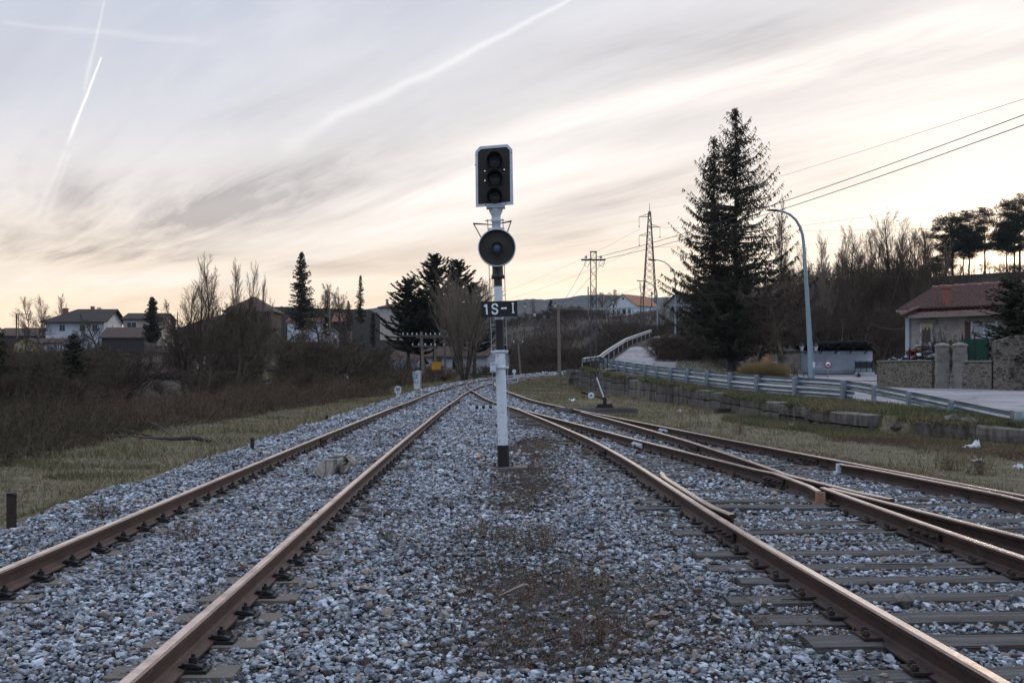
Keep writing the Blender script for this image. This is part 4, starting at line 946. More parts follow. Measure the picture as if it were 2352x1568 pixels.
# weeds between the tracks and beside the rails
def wz(X, Y): return bedz(X, Y)
n = 26000; X = rg.uniform(-1.6, 2.4, n); Y = 4.6 + 30 * rg.rand(n) ** 1.5; sl_ = soil(X, Y); kp = rg.rand(n) < sl_ * 1.2; X, Y = X[kp], Y[kp]
BB = np.stack([X, Y, wz(X, Y)], -1); parts = [canes(BB, .07, .09, .0022 + .0002 * 12, rg, 3, .6, 1)]
X = rg.uniform(-5, 6, 900); Y = 4.6 + 26 * rg.rand(900) ** 1.4; BB = np.stack([X, Y, wz(X, Y)], -1); l, r = bed_edges(Y); kp = (X > l) & (X < r); parts.append(canes(BB[kp], .06, .12, .0022, rg, 3, .8, 1))
for px, py, h_, n in ((1250, 1260, .20, 26), (1205, 1265, .16, 20), (1090, 1230, .15, 22), (1160, 1240, .14, 18), (430, 1240, .18, 30), (1330, 1350, .17, 24), (1370, 1480, .18, 30), (1980, 1180, .14, 16), (1350, 1050, .18, 40), (230, 1190, .2, 40), (900, 1240, .14, 18), (1700, 1000, .3, 30), (2180, 1080, .3, 60), (2250, 1090, .35, 60)):
    p = on(px, py); a = rg.rand(n) * 6.283; r = .22 * rg.rand(n); BB = np.stack([p.x + np.cos(a) * r, p.y + np.sin(a) * r, np.full(n, p.z - .01)], -1); parts.append(canes(BB, h_, .12, .003, rg, 4, .3, 2))
X, Y = scatter(rg, 9000, lambda Y: (rgt_e(Y) - .3, rgt_e(Y) + 1.2), 8, 30, 1.2); kp = rg.rand(len(X)) < .35 + .4 * lump(X, Y, .7); parts.append(canes(np.stack([X, Y, gz(X, Y)], -1)[kp], .10, .18, .0035, rg, 3, .8, 1))
X, Y = scatter(rg, 5200, lambda Y: (wall_x(Y) - 2.6, wall_x(Y) - .1), 12.5, 24); parts.append(canes(np.stack([X, Y, gz(X, Y)], -1), .16, .3, .004, rg, 4, .9, 1))
stuff_tubes('dead_weeds', parts, M_weed, 'brown dead weeds growing through the gravel between the tracks')
# tall dry stalks on the verges
parts = []
for px, py, h_ in ((318, 1055, .55), (485, 1050, .45), (510, 1045, .62), (455, 1040, .3), (1585, 965, .8), (1600, 985, .9), (1560, 990, .6), (1622, 975, .5), (560, 1000, .4), (700, 968, .4), (640, 980, .35), (1650, 1000, .5)):
    p = on(px, py); BB = np.array([[p.x + q * .04, p.y, p.z] for q in range(3)]); parts.append(canes(BB, h_, .06, .006, rg, 5, .05, 2))
stuff_tubes('dry_stalks', parts, M_weed, 'thin upright dry stalks standing in the grass verges')
# bramble bank on the left
def in_br(Y): return verge_r(Y) - 18 - Y * .25, verge_r(Y) + .2
X, Y = scatter(rg, 15500, in_br, 14, 62, 1.0); kp = (np.abs(X) < Y * .5 + 2); X, Y = X[kp], Y[kp]
edge = verge_r(Y) - X; hb = 1.2 * sst(edge / 2.2 + .25) * (1 + .55 * lump(X, Y, 1.6)); hb = np.clip(hb, .3, 1.95)
parts = [canes(np.stack([X, Y, gz(X, Y)], -1), hb * 1.25, hb * 1.1, .0085, rg, 6, 1.1, 2)]
X, Y = scatter(rg, 4200, lambda Y: (verge_r(Y) - 22, verge_r(Y) - 1.0), 55, 100); parts.append(canes(np.stack([X, Y, gz(X, Y)], -1), 1.4, 1.5, .018, rg, 5, .9, 2))
X, Y = scatter(rg, 3000, lambda Y: (verge_r(Y) - 14, verge_r(Y) - 3.0), 26, 60); parts.append(canes(np.stack([X, Y, gz(X, Y)], -1), 1.7 * (1 + .4 * lump(X, Y, 4)), .8, .007, rg, 6, .35, 3))
stuff_tubes('brambles', parts, M_bram, 'dense dark tangle of brambles and dead canes along the left verge')
# brush on the hillsides
def hillbrush(n, x0, x1, y0, y1, h, rad, cond=None, k_=4, side=2, cl=3.0):
    X = rg.uniform(x0, x1, n); Y = rg.uniform(y0, y1, n); kp = (np.abs(X) < Y * .5 + 4) & (lump(X, Y, cl) > -.35)
    if cond is not None: kp &= cond(X, Y)
    X, Y = X[kp], Y[kp]; return canes(np.stack([X, Y, gz(X, Y) - .1], -1), np.clip(h * (1 + .6 * lump(X + 9, Y, cl * 1.3)), h * .2, h * 2), h * .6, rad, rg, k_, .5, side)
offramp = lambda X, Y: (X < rpx(np.clip(Y, 66, 160)) - 1.2) | (X > rpx(np.clip(Y, 66, 160)) + 4.0) | (Y > 114)
offtrack = lambda X, Y: np.where(Y < 118, np.abs(X - main_c(np.clip(Y, 0, 125))) > 3.0, True)
parts = [hillbrush(9000, -12, 26, 104, 165, 1.7, .022, lambda X, Y: offramp(X, Y) & offtrack(X, Y) & (X > -6 + 0 * Y)),
         hillbrush(3500, -14, 55, 165, 300, 2.0, .04, lambda X, Y: (Y < 225) | (X / Y * F + CX < 1385) | (X / Y * F + CX > 1525)), hillbrush(2600, 1, 14, 84, 112, 1.5, .02, lambda X, Y: offramp(X, Y) & (X > main_c(np.clip(Y, 0, 125)) + 3.5) & (X < rpx(np.clip(Y, 66, 160)) - 1.2)),
         hillbrush(9000, 24, 85, 104, 156, 1.9, .03, None), hillbrush(2500, 10, 26, 100, 150, 1.8, .03, offramp), hillbrush(1800, 12, 22, 80, 110, 1.1, .018, lambda X, Y: X > rpx(np.clip(Y, 66, 160)) + 3.6),
         hillbrush(2500, -30, -8, 85, 165, 2.0, .03, lambda X, Y: X < main_c(np.clip(Y, 0, 125)) - 6)]
stuff_tubes('hill_brush', parts, M_brush, 'dark brown leafless brush covering the slopes behind the tracks')
gapv = lambda X, Y: ~((Y < 160) & (((X / Y * F + CX > 320) & (X / Y * F + CX < 480)) | ((X / Y * F + CX > 540) & (X / Y * F + CX < 700))))
parts = [hillbrush(6500, -140, -18, 100, 230, 2.4, .04, gapv, cl=6)]
stuff_tubes('village_scrub', parts, M_brush, 'dark winter scrub and hedges between the houses on the left')
# ================================================================ rock wall, guard rail, road
rnd = random.Random(8)
def coarse(mb, amt, rr):     # roughen the points of a mesh builder
    mb.v = [(x + rr.uniform(-amt, amt), y + rr.uniform(-amt, amt), z + rr.uniform(-amt, amt)) for x, y, z in mb.v]; return mb
wt = smooth_curve([15, 19, 22, 27, 35, 39, 46, 51, 57, 62, 66, 70], [.15, .24, .30, .36, .48, .56, .72, .92, 1.15, 1.3, 1.42, 1.45], 2)
wall = thing('stone_wall', 'long low wall of old cut stone blocks holding up the road verge on the right', 'stone wall', (wall_x(40), 40, 0))
def wv(p): return (p[0] - float(wall_x(40)), p[1] - 40, p[2])
y = 15.5; i = 0; pass; nblk = 0
def wblock(y0, y1, z0, z1, prot, rr, dest):
    xa, xb = float(wall_x(y0)), float(wall_x(y1)); tx, ty = xb - xa, y1 - y0; L = math.hypot(tx, ty); nx_, ny_ = -ty / L, tx / L
    if nx_ > 0: nx_, ny_ = -nx_, -ny_
    ns = 6; grid = []
    for a in range(ns + 1):
        t = a / ns; t2 = .006 + t * .988; px_, py_ = xa + tx * t2, y0 + ty * t2; row = []
        for (o, z) in ((-.42, z0), (prot - .02, z0 + .02), (prot + rr.uniform(-.015, .015), z0 + (z1 - z0) * rr.uniform(.35, .65)), (prot - .005, z1 - .02), (prot - .03, z1), (-.42, z1 + rr.uniform(-.01, .02))):
            row.append(wv((px_ + nx_ * o, py_ + ny_ * o, z + rr.uniform(-.03, .02) * (1 if z == z1 else .4))))
        grid.append(row)
    n = 6; V_ = [p for r_ in grid for p in r_]
    F_ = [(a * n + b, a * n + (b + 1) % n, (a + 1) * n + (b + 1) % n, (a + 1) * n + b) for a in range(ns) for b in range(n)] + [tuple(range(n))[::-1], tuple(ns * n + q for q in range(n))]
    dest.add(V_, F_)
y = 15.5
while y < 69.5:
    L = rnd.uniform(1.0, 2.8) if y < 40 else rnd.uniform(1.6, 3.6); y1 = min(y + L, 70.5); xm = float(wall_x((y + y1) / 2)); g0 = gzf(xm - .6, (y + y1) / 2); zt_ = float(wt((y + y1) / 2)) + rnd.uniform(-.035, .015)
    gapn = 24.2 < y < 25.3 or 17.4 < y < 18.6 or 41.2 < y < 42.4
    if not gapn:
        b_ = MB(); hgt = zt_ - g0
        if hgt < .55:
            top0 = g0 + max(.08, hgt - .30); wblock(y, y1, top0, zt_, rnd.uniform(0, .03), rnd, b_)
            yy = y
            while yy < y1 - .1: l2 = rnd.uniform(.3, .6); wblock(yy, min(yy + l2, y1), g0 - .25, top0 - .012, rnd.uniform(-.12, -.02), rnd, b_); yy += l2
        else:
            nc = 2 if hgt < 1.0 else 3; zs = [g0 - .3] + [g0 + hgt * (q + 1) / nc + (rnd.uniform(-.05, .05) if q < nc - 1 else 0) for q in range(nc)]
            for q in range(nc):
                if q == nc - 1 or rnd.random() < .6: wblock(y, y1, zs[q], zs[q + 1] - .012, rnd.uniform(-.012, .015), rnd, b_)
                else: m_ = (y + y1) / 2 + rnd.uniform(-.2, .2); wblock(y, m_, zs[q], zs[q + 1] - .012, rnd.uniform(-.012, .015), rnd, b_); wblock(m_, y1, zs[q], zs[q + 1] - .012, rnd.uniform(-.012, .015), rnd, b_)
        nblk += 1; b_.build('stone_block', M_stone, wall)
    y = y1
# end pier
p = on(1322, 886); pier = MB(); 
for k_, (z0, z1) in enumerate(((-.2, .5), (.52, .86), (.88, 1.14))):
    pier.box((0, 0, (z0 + z1) / 2), (.98 + .04 * (k_ % 2), 1.3, z1 - z0), rz=.1 * k_, taper=.97)
tag(coarse(pier, .03, rnd).build('stone_pier', M_stone, None, (p.x, p.y, p.z)), 'weathered block of masonry standing free at the far end of the stone wall', 'stone pier')
p = on(1677, 948); b_ = MB(); b_.box((0, 0, .05), (1.05, .55, .22), taper=.96); tag(coarse(b_, .02, rnd).build('concrete_slab', M_black if False else mat('dark_mossy_concrete', (.03, .03, .026), .95, var=.3, scale=9, bump=.5), None, (p.x, p.y, p.z), (0, 0, .1)), 'low dark concrete slab lying in the grass before the stone wall', 'slab')
rg2 = random.Random(4)
for q, (px, py, s) in enumerate(((1790, 952, .16), (2010, 975, .14), (2060, 990, .18), (1700, 945, .12), (2250, 1010, .2), (2230, 985, .22), (2190, 975, .2), (2290, 1030, .17))):
    p = on(px, py); b_ = MB(); V_ = IV * np.array([s, s * .8, s * .55]); V_ = V_ * np.array([[rg2.uniform(.75, 1.25)] for _ in range(12)]); b_.add([tuple(v) for v in V_], [tuple(f) for f in IF])
    tag(b_.build('fallen_stone', M_stone, None, (p.x, p.y, p.z + s * .2), (0, 0, rg2.uniform(0, 6))), 'fallen stone lying loose at the foot of the old stone wall', 'stone', 'stones fallen from the wall')
# guard rail: W beam
WP = [(0, -.155), (.012, -.150), (.075, -.115), (.080, -.085), (.012, -.045), (0, 0), (.012, .045), (.080, .085), (.075, .115), (.012, .150), (0, .155)]
def wbeam(pts, up, sd, th=.012):      # pts (x,y), up: z list; sd: side factor of the bulge
    V_ = []; n = len(WP)
    for i, (x, y) in enumerate(pts):
        a = pts[max(i - 1, 0)]; b_ = pts[min(i + 1, len(pts) - 1)]; tx, ty = b_[0] - a[0], b_[1] - a[1]; L = math.hypot(tx, ty); nx_, ny_ = ty / L * sd, -tx / L * sd
        for o in (0, -th):
            for u, h in WP: V_.append((x + nx_ * (u + o), y + ny_ * (u + o), up[i] + h))
    m2 = 2 * n; F_ = []
    for i in range(len(pts) - 1):
        for j in range(n - 1): F_ += [(i * m2 + j, i * m2 + j + 1, (i + 1) * m2 + j + 1, (i + 1) * m2 + j), (i * m2 + n + j, (i + 1) * m2 + n + j, (i + 1) * m2 + n + j + 1, i * m2 + n + j + 1)]
        for j in (0, n - 1): F_.append((i * m2 + j, (i + 1) * m2 + j, (i + 1) * m2 + n + j, i * m2 + n + j))
    return V_, F_
gr = thing('guard_rail', 'long galvanised crash barrier above the stone wall, ending low in a blunt end', 'guard rail', (10, 35, 0))
def gpt(y, o=0.0):
    dx_ = float(grd_x(y + .4) - grd_x(y - .4)) / .8; L = math.hypot(1, dx_); return (float(grd_x(y)) + o / L, y - o * dx_ / L)
def gz_(x, y): return max(gzf(x, y), float(plat_z(np.clip(y, 0, 76))) if y < 62 else 0)
def gtop(y): x = float(grd_x(y)); z = float(plat_z(min(y, 62))) if y < 62 else gzf(x + .3, y); return z
gzr = smooth_curve([20, 30, 40, 50, 58, 64, 70, 75], [.36, .38, .46, .66, .84, 1.02, 1.28, 1.62], 3)
topz = smooth_curve([20, 22.8, 26.3, 29, 31.5, 35, 38, 80], [.02, .06, .20, .34, .46, .55, .57, .57], 2)
ys1 = list(np.arange(22.9, 74.5, .8)); pts = [gpt(y, .16) for y in ys1]
V_, F_ = wbeam([(x - 10, y - 35) for x, y in pts], [float(gzr(y)) + float(topz(y)) for y in ys1], 1)
b_ = MB(); b_.add(V_, F_, 0, False); b_.build('beam', M_galv, gr)
ys2 = list(np.arange(33.6, 73.5, .8)); pts = [gpt(y, .13) for y in ys2]
V_, F_ = wbeam([(x - 10, y - 35) for x, y in pts], [float(gzr(y)) + .20 for y in ys2], 1)
b_ = MB(); V_ = [(x, y, z) for x, y, z in V_]; b_.add(V_, F_, 0, False)
for k_ in range(len(b_.v)): pass
lb = b_.build('lower_rail', M_galv, gr)
for px in (2180, 2083, 2004, 1932, 1822, 1734, 1672, 1619.6, 1574.7, 1536.6, 1504.4, 1477, 1453.6, 1433, 1415.5, 1401.9, 1389):
    yy = np.linspace(22, 74, 3000); k_ = np.argmin(np.abs((grd_x(yy) / yy) * F + CX - px)); y = float(yy[k_]); x = float(grd_x(y)); zb = float(gzr(y)); tz = float(topz(y)); dxx = float(grd_x(y + .4) - grd_x(y - .4)) / .8; a = -math.atan(dxx)
    b_ = MB(); H_ = tz + .17; wd = .17 if px <= 1932 else .15
    for (ox, oy, sx, sy) in ((0, 0, .010, wd), (.045, -wd / 2, .09, .010), (.045, wd / 2, .09, .010)):
        b_.box((ox, oy, H_ / 2 - .2), (sx, sy, H_ + .4), M=None)
    b_.v = [tuple(Matrix.Rotation(a, 3, 'Z') @ Vector((p[0], p[1], p[2]))) for p in b_.v]
    po = b_.build('post', M_galv, gr, (x - 10, y - 35, zb))
    if px <= 1932 and px > 1380:
        b_ = MB(); b_.box((.12, 0, tz), (.14, .20, .24)); b_.box((.14, .12, tz - .17), (.16, .06, .02)); b_.tube([(.16, .10, tz - .17), (.14, .10, .05)], .018, 5)
        b_.v = [tuple(Matrix.Rotation(a, 3, 'Z') @ Vector(p)) for p in b_.v]; b_.build('spacer', M_galv, po)
x, y = gpt(22.6, .12); b_ = MB(); b_.lathe([(.10, -.17), (.10, .17)], n=12); b_.box((-.0, .20, 0), (.03, .42, .34)); b_.cyl((0, 0, .17), (0, 0, .172), .10, None, 12); b_.box((0, 0, -.15), (.16, .16, .3))
b_.build('end_cap', M_galv, gr, (x - 10, y - 35, float(gzr(22.6)) + float(topz(22.6)) + .02), (0, 0, -.05))
# second guard rail up the ramp
ys3 = list(np.arange(68.5, 113, 1.2)); g2 = thing('guard_rail', 'second crash barrier curving away uphill along the ramp road', 'guard rail', (float(rpx(90)), 90, 0))
rl_ = lambda y: (float(rpx(y)) - .45 - (.9 if y < 72 else 0) * sst(np.array([(72 - y) / 3.0]))[0], y)
zz3 = [float(rpz(y)) + .58 for y in ys3]
V_, F_ = wbeam([(rl_(y)[0] - float(rpx(90)), y - 90) for y in ys3], zz3, 1); b_ = MB(); b_.add(V_, F_); b_.build('beam', M_galv, g2)
for y in np.arange(69, 113, 3.6):
    b_ = MB(); b_.box((0, 0, .2), (.05, .12, 1.1)); b_.build('post', M_galv, g2, (rl_(y)[0] - float(rpx(90)) - .06, y - 90, float(rpz(y)) - .05))
# little fence of dark uprights between the two barriers
f_ = thing('fence', 'short row of dark steel uprights where the two crash barriers meet', 'fence', (4.9, 69.5, 1.35))
b_ = MB(); 
for q in range(7): b_.box((q * .26 - .3, -.12 * q, .3), (.05, .05, .75))
b_.build('upright', M_iron, f_)
# road
yr = axis([(12, 70, 1.0), (70, 78, 1)]); XL = grd_x(np.clip(yr, 10, 74)) + .55; XR = np.interp(yr, [12, 46, 47, 60, 78], [40, 40, 19.8, 26, 24]); ur = np.linspace(0, 1, 40)
RX = XL[:, None] + (XR - XL)[:, None] * ur[None]; RY = np.repeat(yr[:, None], 40, 1)
xx = RX; RZ = np.maximum(gz(RX, RY), 0) + .012
iq = np.arange(RX.size).reshape(RX.shape); q4 = np.stack([iq[:-1, :-1], iq[:-1, 1:], iq[1:, 1:], iq[1:, :-1]], -1).reshape(-1, 4)
tag(link('road', npmesh('road', np.stack([RX, RY, RZ], -1).reshape(-1, 3), q4, M_asph, smooth=True)), kind='structure')
yr = np.arange(77.5, 98, 1.5); RX = 15.5 + 22 * np.linspace(0, 1, 12)[None] + 0 * yr[:, None]; RY = np.repeat(yr[:, None], 12, 1); RZ = gz(RX, RY) + .018
iq = np.arange(RX.size).reshape(RX.shape); q4 = np.stack([iq[:-1, :-1], iq[:-1, 1:], iq[1:, 1:], iq[1:, :-1]], -1).reshape(-1, 4)
tag(link('forecourt', npmesh('forecourt', np.stack([RX, RY, RZ], -1).reshape(-1, 3), q4, M_asph, smooth=True)), kind='structure')
yr = np.arange(68, 114, 1.5); ur = np.linspace(0, 1, 8); RX = rpx(yr)[:, None] + .1 + 3.1 * ur[None]; RY = np.repeat(yr[:, None], 8, 1); RZ = np.repeat(rpz(yr)[:, None], 8, 1) + .03
RZ[:, 0] -= .01
iq = np.arange(RX.size).reshape(RX.shape); q4 = np.stack([iq[:-1, :-1], iq[:-1, 1:], iq[1:, 1:], iq[1:, :-1]], -1).reshape(-1, 4)
tag(link('ramp_road', npmesh('ramp_road', np.stack([RX, RY, RZ], -1).reshape(-1, 3), q4, M_asph, smooth=True)), kind='structure')

# ================================================================ houses
M_tile = mat('brown_roof_tiles', (.082, .056, .047), .9, var=.15, scale=2, c2=(.055, .040, .036), bump=1.0, bscale=3, stretch=(4, 1, 1), spec=.15)
M_tiler = mat('red_roof_tiles', (.20, .085, .065), .9, var=.2, scale=2.2, c2=(.12, .06, .05), bump=1.0, bscale=3, stretch=(5, 1, 1), spec=.15)
M_tileo = mat('orange_roof_tiles', (.30, .15, .09), .9, var=.15, scale=2, c2=(.20, .11, .075), bump=.8, bscale=3, stretch=(5, 1, 1), spec=.15)
M_slate = mat('dark_roof', (.045, .038, .035), .9, var=.15, scale=2, bump=.6, bscale=3, spec=.15)
M_wwall = mat('whitewashed_wall', (.50, .53, .57), .9, var=.08, scale=1.2, c2=(.38, .40, .43))
M_bwall = mat('beige_render', (.36, .31, .25), .9, var=.08, scale=1.5, c2=(.28, .24, .2))
M_ywall = mat('yellow_render', (.50, .36, .14), .9, var=.08, scale=1.5, c2=(.32, .26, .14))
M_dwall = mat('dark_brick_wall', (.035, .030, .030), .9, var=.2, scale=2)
M_win = mat('dark_window_glass', (.02, .022, .028), .15, var=.1)
M_brick = mat('red_brick', (.20, .08, .068), .9, var=.2, scale=12, c2=(.22, .09, .075))
def house(label, cat, loc, w, d, h, rh, roof='gx', rz=0, wm=None, rm=None, over=.35, wins=(), chim=(), door=(), trim=None, group=None, name='house', th=.14):
    t = thing(name, label, cat, loc, rz, group); W2, D2 = w / 2, d / 2; b_ = MB()
    V_ = [(-W2, -D2, -1.5), (W2, -D2, -1.5), (W2, D2, -1.5), (-W2, D2, -1.5), (-W2, -D2, h), (W2, -D2, h), (W2, D2, h), (-W2, D2, h)]; F_ = [(0, 1, 5, 4), (1, 2, 6, 5), (2, 3, 7, 6), (3, 0, 4, 7)]
    if roof == 'gx': V_ += [(-W2, 0, h + rh), (W2, 0, h + rh)]; F_ += [(7, 4, 8), (5, 6, 9)]
    if roof == 'gy': V_ += [(0, -D2, h + rh), (0, D2, h + rh)]; F_ += [(4, 5, 8), (6, 7, 9)]
    b_.add(V_, F_); b_.build('wall', wm or M_wwall, t)
    o = over; b_ = MB()
    def slab(poly):
        n = len(poly); b_.add([(x, y, z + .02) for x, y, z in poly] + [(x, y, z - th) for x, y, z in poly], [tuple(range(n)), tuple(range(2 * n - 1, n - 1, -1))] + [(i, n + i, n + (i + 1) % n, (i + 1) % n) for i in range(n)])
    if roof == 'gx':
        k_ = rh / D2 * o; slab([(-W2 - o, -D2 - o, h - k_), (W2 + o, -D2 - o, h - k_), (W2 + o, 0, h + rh), (-W2 - o, 0, h + rh)]); slab([(W2 + o, D2 + o, h - k_), (-W2 - o, D2 + o, h - k_), (-W2 - o, 0, h + rh), (W2 + o, 0, h + rh)])
    elif roof == 'gy':
        k_ = rh / W2 * o; slab([(-W2 - o, D2 + o, h - k_), (-W2 - o, -D2 - o, h - k_), (0, -D2 - o, h + rh), (0, D2 + o, h + rh)]); slab([(W2 + o, -D2 - o, h - k_), (W2 + o, D2 + o, h - k_), (0, D2 + o, h + rh), (0, -D2 - o, h + rh)])
    elif roof == 'hip':
        r_ = max(0, W2 - D2 * .95); e = o; a = (-W2 - e, -D2 - e, h - .1); b2_ = (W2 + e, -D2 - e, h - .1); c_ = (W2 + e, D2 + e, h - .1); d_ = (-W2 - e, D2 + e, h - .1); p_ = (-r_, 0, h + rh); q_ = (r_ + .01, 0, h + rh)
        slab([a, b2_, q_, p_]); slab([b2_, c_, q_]); slab([c_, d_, p_, q_]); slab([d_, a, p_])
    elif roof == 'hipl':      # hip on the left, gable on the right
        a = (-W2 - o, -D2 - o, h - .2); b2_ = (W2 + o, -D2 - o, h - .2); c_ = (W2 + o, D2 + o, h - .2); d_ = (-W2 - o, D2 + o, h - .2); p_ = (-W2 * .25, 0, h + rh); q_ = (W2 + o, 0, h + rh)
        slab([a, b2_, q_, p_]); slab([c_, d_, p_, q_]); slab([d_, a, p_]); m2 = MB(); m2.add([(W2, -D2, h - .05), (W2, D2, h - .05), (W2, 0, h + rh - .12)], [(0, 1, 2)]); m2.build('gable', wm or M_wwall, t)
    elif roof == 'flat': slab([(-W2 - o, -D2 - o, h + .15), (W2 + o, -D2 - o, h + .15), (W2 + o, D2 + o, h + .15 + rh), (-W2 - o, D2 + o, h + .15 + rh)])
    ro = b_.build('roof', rm or M_tile, t)
    for (x, y, s, z1) in chim:
        c_ = MB(); c_.box((x, y, h + (z1 - .0) / 2), (s, s, z1)); c_.box((x, y, h + z1 + .04), (s * 1.3, s * 1.3, .09)); c_.build('chimney', M_brick if s > .5 else M_bwall, ro)
    for (face, u, z, ww, hh, *mm) in wins:
        b2 = MB(); P2 = mm[0] if mm else M_win; fr = mm[1] if len(mm) > 1 else (trim or M_wwall)
        b2.box((0, 0, 0), (ww, .06, hh), mi=0); b2.box((0, .035, 0), (ww + .16, .05, hh + .16), mi=1); b2.box((0, -.01, 0), (.05, .07, hh), mi=1)
        lc = {'f': ((u, -D2 - .035, z), 0), 'r': ((W2 + .035, u, z), R(90)), 'l': ((-W2 - .035, u, z), R(-90))}[face]
        b2.build('window', [P2, fr], t, lc[0], (0, 0, lc[1]))
    for (face, u, ww, hh, m_) in door:
        b2 = MB(); b2.box((0, 0, hh / 2), (ww, .07, hh)); lc = {'f': ((u, -D2 - .02, 0), 0), 'r': ((W2 + .02, u, 0), R(90))}[face]; b2.build('door', m_, t, lc[0], (0, 0, lc[1]))
    return t
def zz(py, Y): return ZC - (py - HY) / F * Y
def xx_(px, Y): return (px - CX) / F * Y
# 1 white house
Y = 212; z0 = zz(790, Y); house('large white two-storey house with a long dark brown roof, far left on the skyline', 'house', ((xx_(105, Y) + xx_(239, Y)) / 2, Y + 5, z0), xx_(239, Y) - xx_(105, Y), 10, zz(737, Y) - z0, 2.6, 'hipl', 0, M_wwall, M_slate, .9, wins=[('f', -2.5, 3.2, 1, 1.2), ('f', 1.5, 3.2, 1, 1.2), ('f', 4, 3.2, .9, 1.2), ('r', 0, 3.6, 1, 1.1)], chim=[(-3.4, -1.4, .9, 2.6), (1.4, .4, .6, 3.1)])
Y = 192; z0 = zz(775, Y); house('beige house with a dark roof and white gable end, right of the big white house', 'house', ((xx_(283, Y) + xx_(373, Y)) / 2, Y + 3.5, z0), xx_(373, Y) - xx_(283, Y), 7, zz(731, Y) - z0, 1.1, 'gx', 0, M_bwall, M_slate, .35, wins=[('f', -2, 2.3, 1.6, .9), ('f', 1.6, 2.3, .9, .9)])
Y = 180; z0 = zz(790, Y); house('low shed with a single dark sloping roof below the beige house', 'shed', ((xx_(232, Y) + xx_(332, Y)) / 2, Y + 3, z0), 7.2, 6, 1.3, 1.6, 'gx', 0, M_dwall, M_tile, .3, name='shed')
Y = 200; z0 = zz(802, Y); house('small yellow house with white-trimmed gable, low on the far left', 'house', (xx_(57, Y), Y + 3, z0), 4.1, 6, zz(786, Y) - z0, .85, 'gy', 0, M_ywall, M_tile, .3, wins=[('f', -1.1, .55, .5, .6, M_wwall), ('f', .8, .45, .5, .7, M_wwall)])
Y = 203; z0 = zz(802, Y); house('white-walled low wing with a dark roof joined to the small yellow house', 'house', (xx_(112, Y), Y + 3, z0), 4.8, 5.5, zz(786, Y) - z0, .85, 'gx', 0, M_wwall, M_tile, .3)
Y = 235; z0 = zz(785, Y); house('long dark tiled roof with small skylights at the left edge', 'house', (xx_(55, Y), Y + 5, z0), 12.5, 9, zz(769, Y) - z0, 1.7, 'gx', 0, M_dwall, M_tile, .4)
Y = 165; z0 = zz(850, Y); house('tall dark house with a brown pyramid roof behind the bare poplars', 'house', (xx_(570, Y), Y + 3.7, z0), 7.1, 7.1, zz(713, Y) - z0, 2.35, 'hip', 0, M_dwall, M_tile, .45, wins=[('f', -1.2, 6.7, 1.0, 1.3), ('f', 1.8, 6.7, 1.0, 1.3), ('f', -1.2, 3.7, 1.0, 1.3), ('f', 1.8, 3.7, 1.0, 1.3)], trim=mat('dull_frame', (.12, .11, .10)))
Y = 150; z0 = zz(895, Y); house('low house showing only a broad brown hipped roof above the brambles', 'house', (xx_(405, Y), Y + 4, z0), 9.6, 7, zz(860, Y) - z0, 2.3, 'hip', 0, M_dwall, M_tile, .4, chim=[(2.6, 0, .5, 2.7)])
Y = 140; z0 = zz(905, Y); house('pale yellow house with a red-brown gable roof, behind the dark bushes', 'house', (xx_(628, Y), Y + 4, z0), 5.6, 8.5, zz(845, Y) - z0, 1.75, 'gy', R(-38), mat('dull_yellow_render', (.24, .21, .12), .9, var=.12, scale=1.5), M_tile, .35, wins=[('f', -1.4, 1.9, .6, .7), ('f', 1.3, 1.9, .7, 1.2), ('f', -.4, 1.2, 1.6, 2.4)], chim=[(0, -3.2, .5, 2.2)])
Y = 98; b_ = MB(); b_.box((0, 0, 0), (3.4, .2, 1.9)); b_.box((0, 0, 1.0), (3.5, .3, .1)); tag(b_.build('garden_wall', mat('blue_white_wall', (.30, .36, .44), .9, var=.1, scale=2), None, (xx_(645, Y), Y, zz(905, Y))), 'bluish white garden wall glimpsed through the dark bushes', 'wall')
Y = 190; z0 = zz(765, Y); house('white cottage with a long low red roof beneath the tall spruce', 'house', (xx_(700, Y), Y + 3, z0), 6.2, 6, zz(738, Y) - z0, .8, 'gx', 0, M_wwall, M_tiler, .3)
Y = 186; z0 = zz(780, Y); house('small white gabled outbuilding right of the white cottage', 'shed', (xx_(759, Y), Y + 2, z0), 1.7, 4, zz(763, Y) - z0, .75, 'gy', 0, M_wwall, M_slate, .1, name='shed')
Y = 200; z0 = zz(770, Y); house('house of which mainly a red tiled roof shows behind the bare trees', 'house', (xx_(782, Y), Y + 3, z0), 2.6, 6, zz(736, Y) - z0, 1.6, 'gx', 0, M_dwall, M_tiler, .3)
Y = 178; z0 = zz(760, Y); house('beige house with a low tiled roof and slim chimney, left of the big pines', 'house', (xx_(925, Y), Y + 4, z0), 7.6, 8, zz(704, Y) - z0, 1.2, 'hip', 0, mat('beige_wall_light', (.42, .37, .32), .9, var=.06), M_tile, .4, wins=[('f', -3.0, zz(712, Y) - z0, .5, .5, M_wwall)], chim=[(-2.9, -1.5, .4, 1.3)])
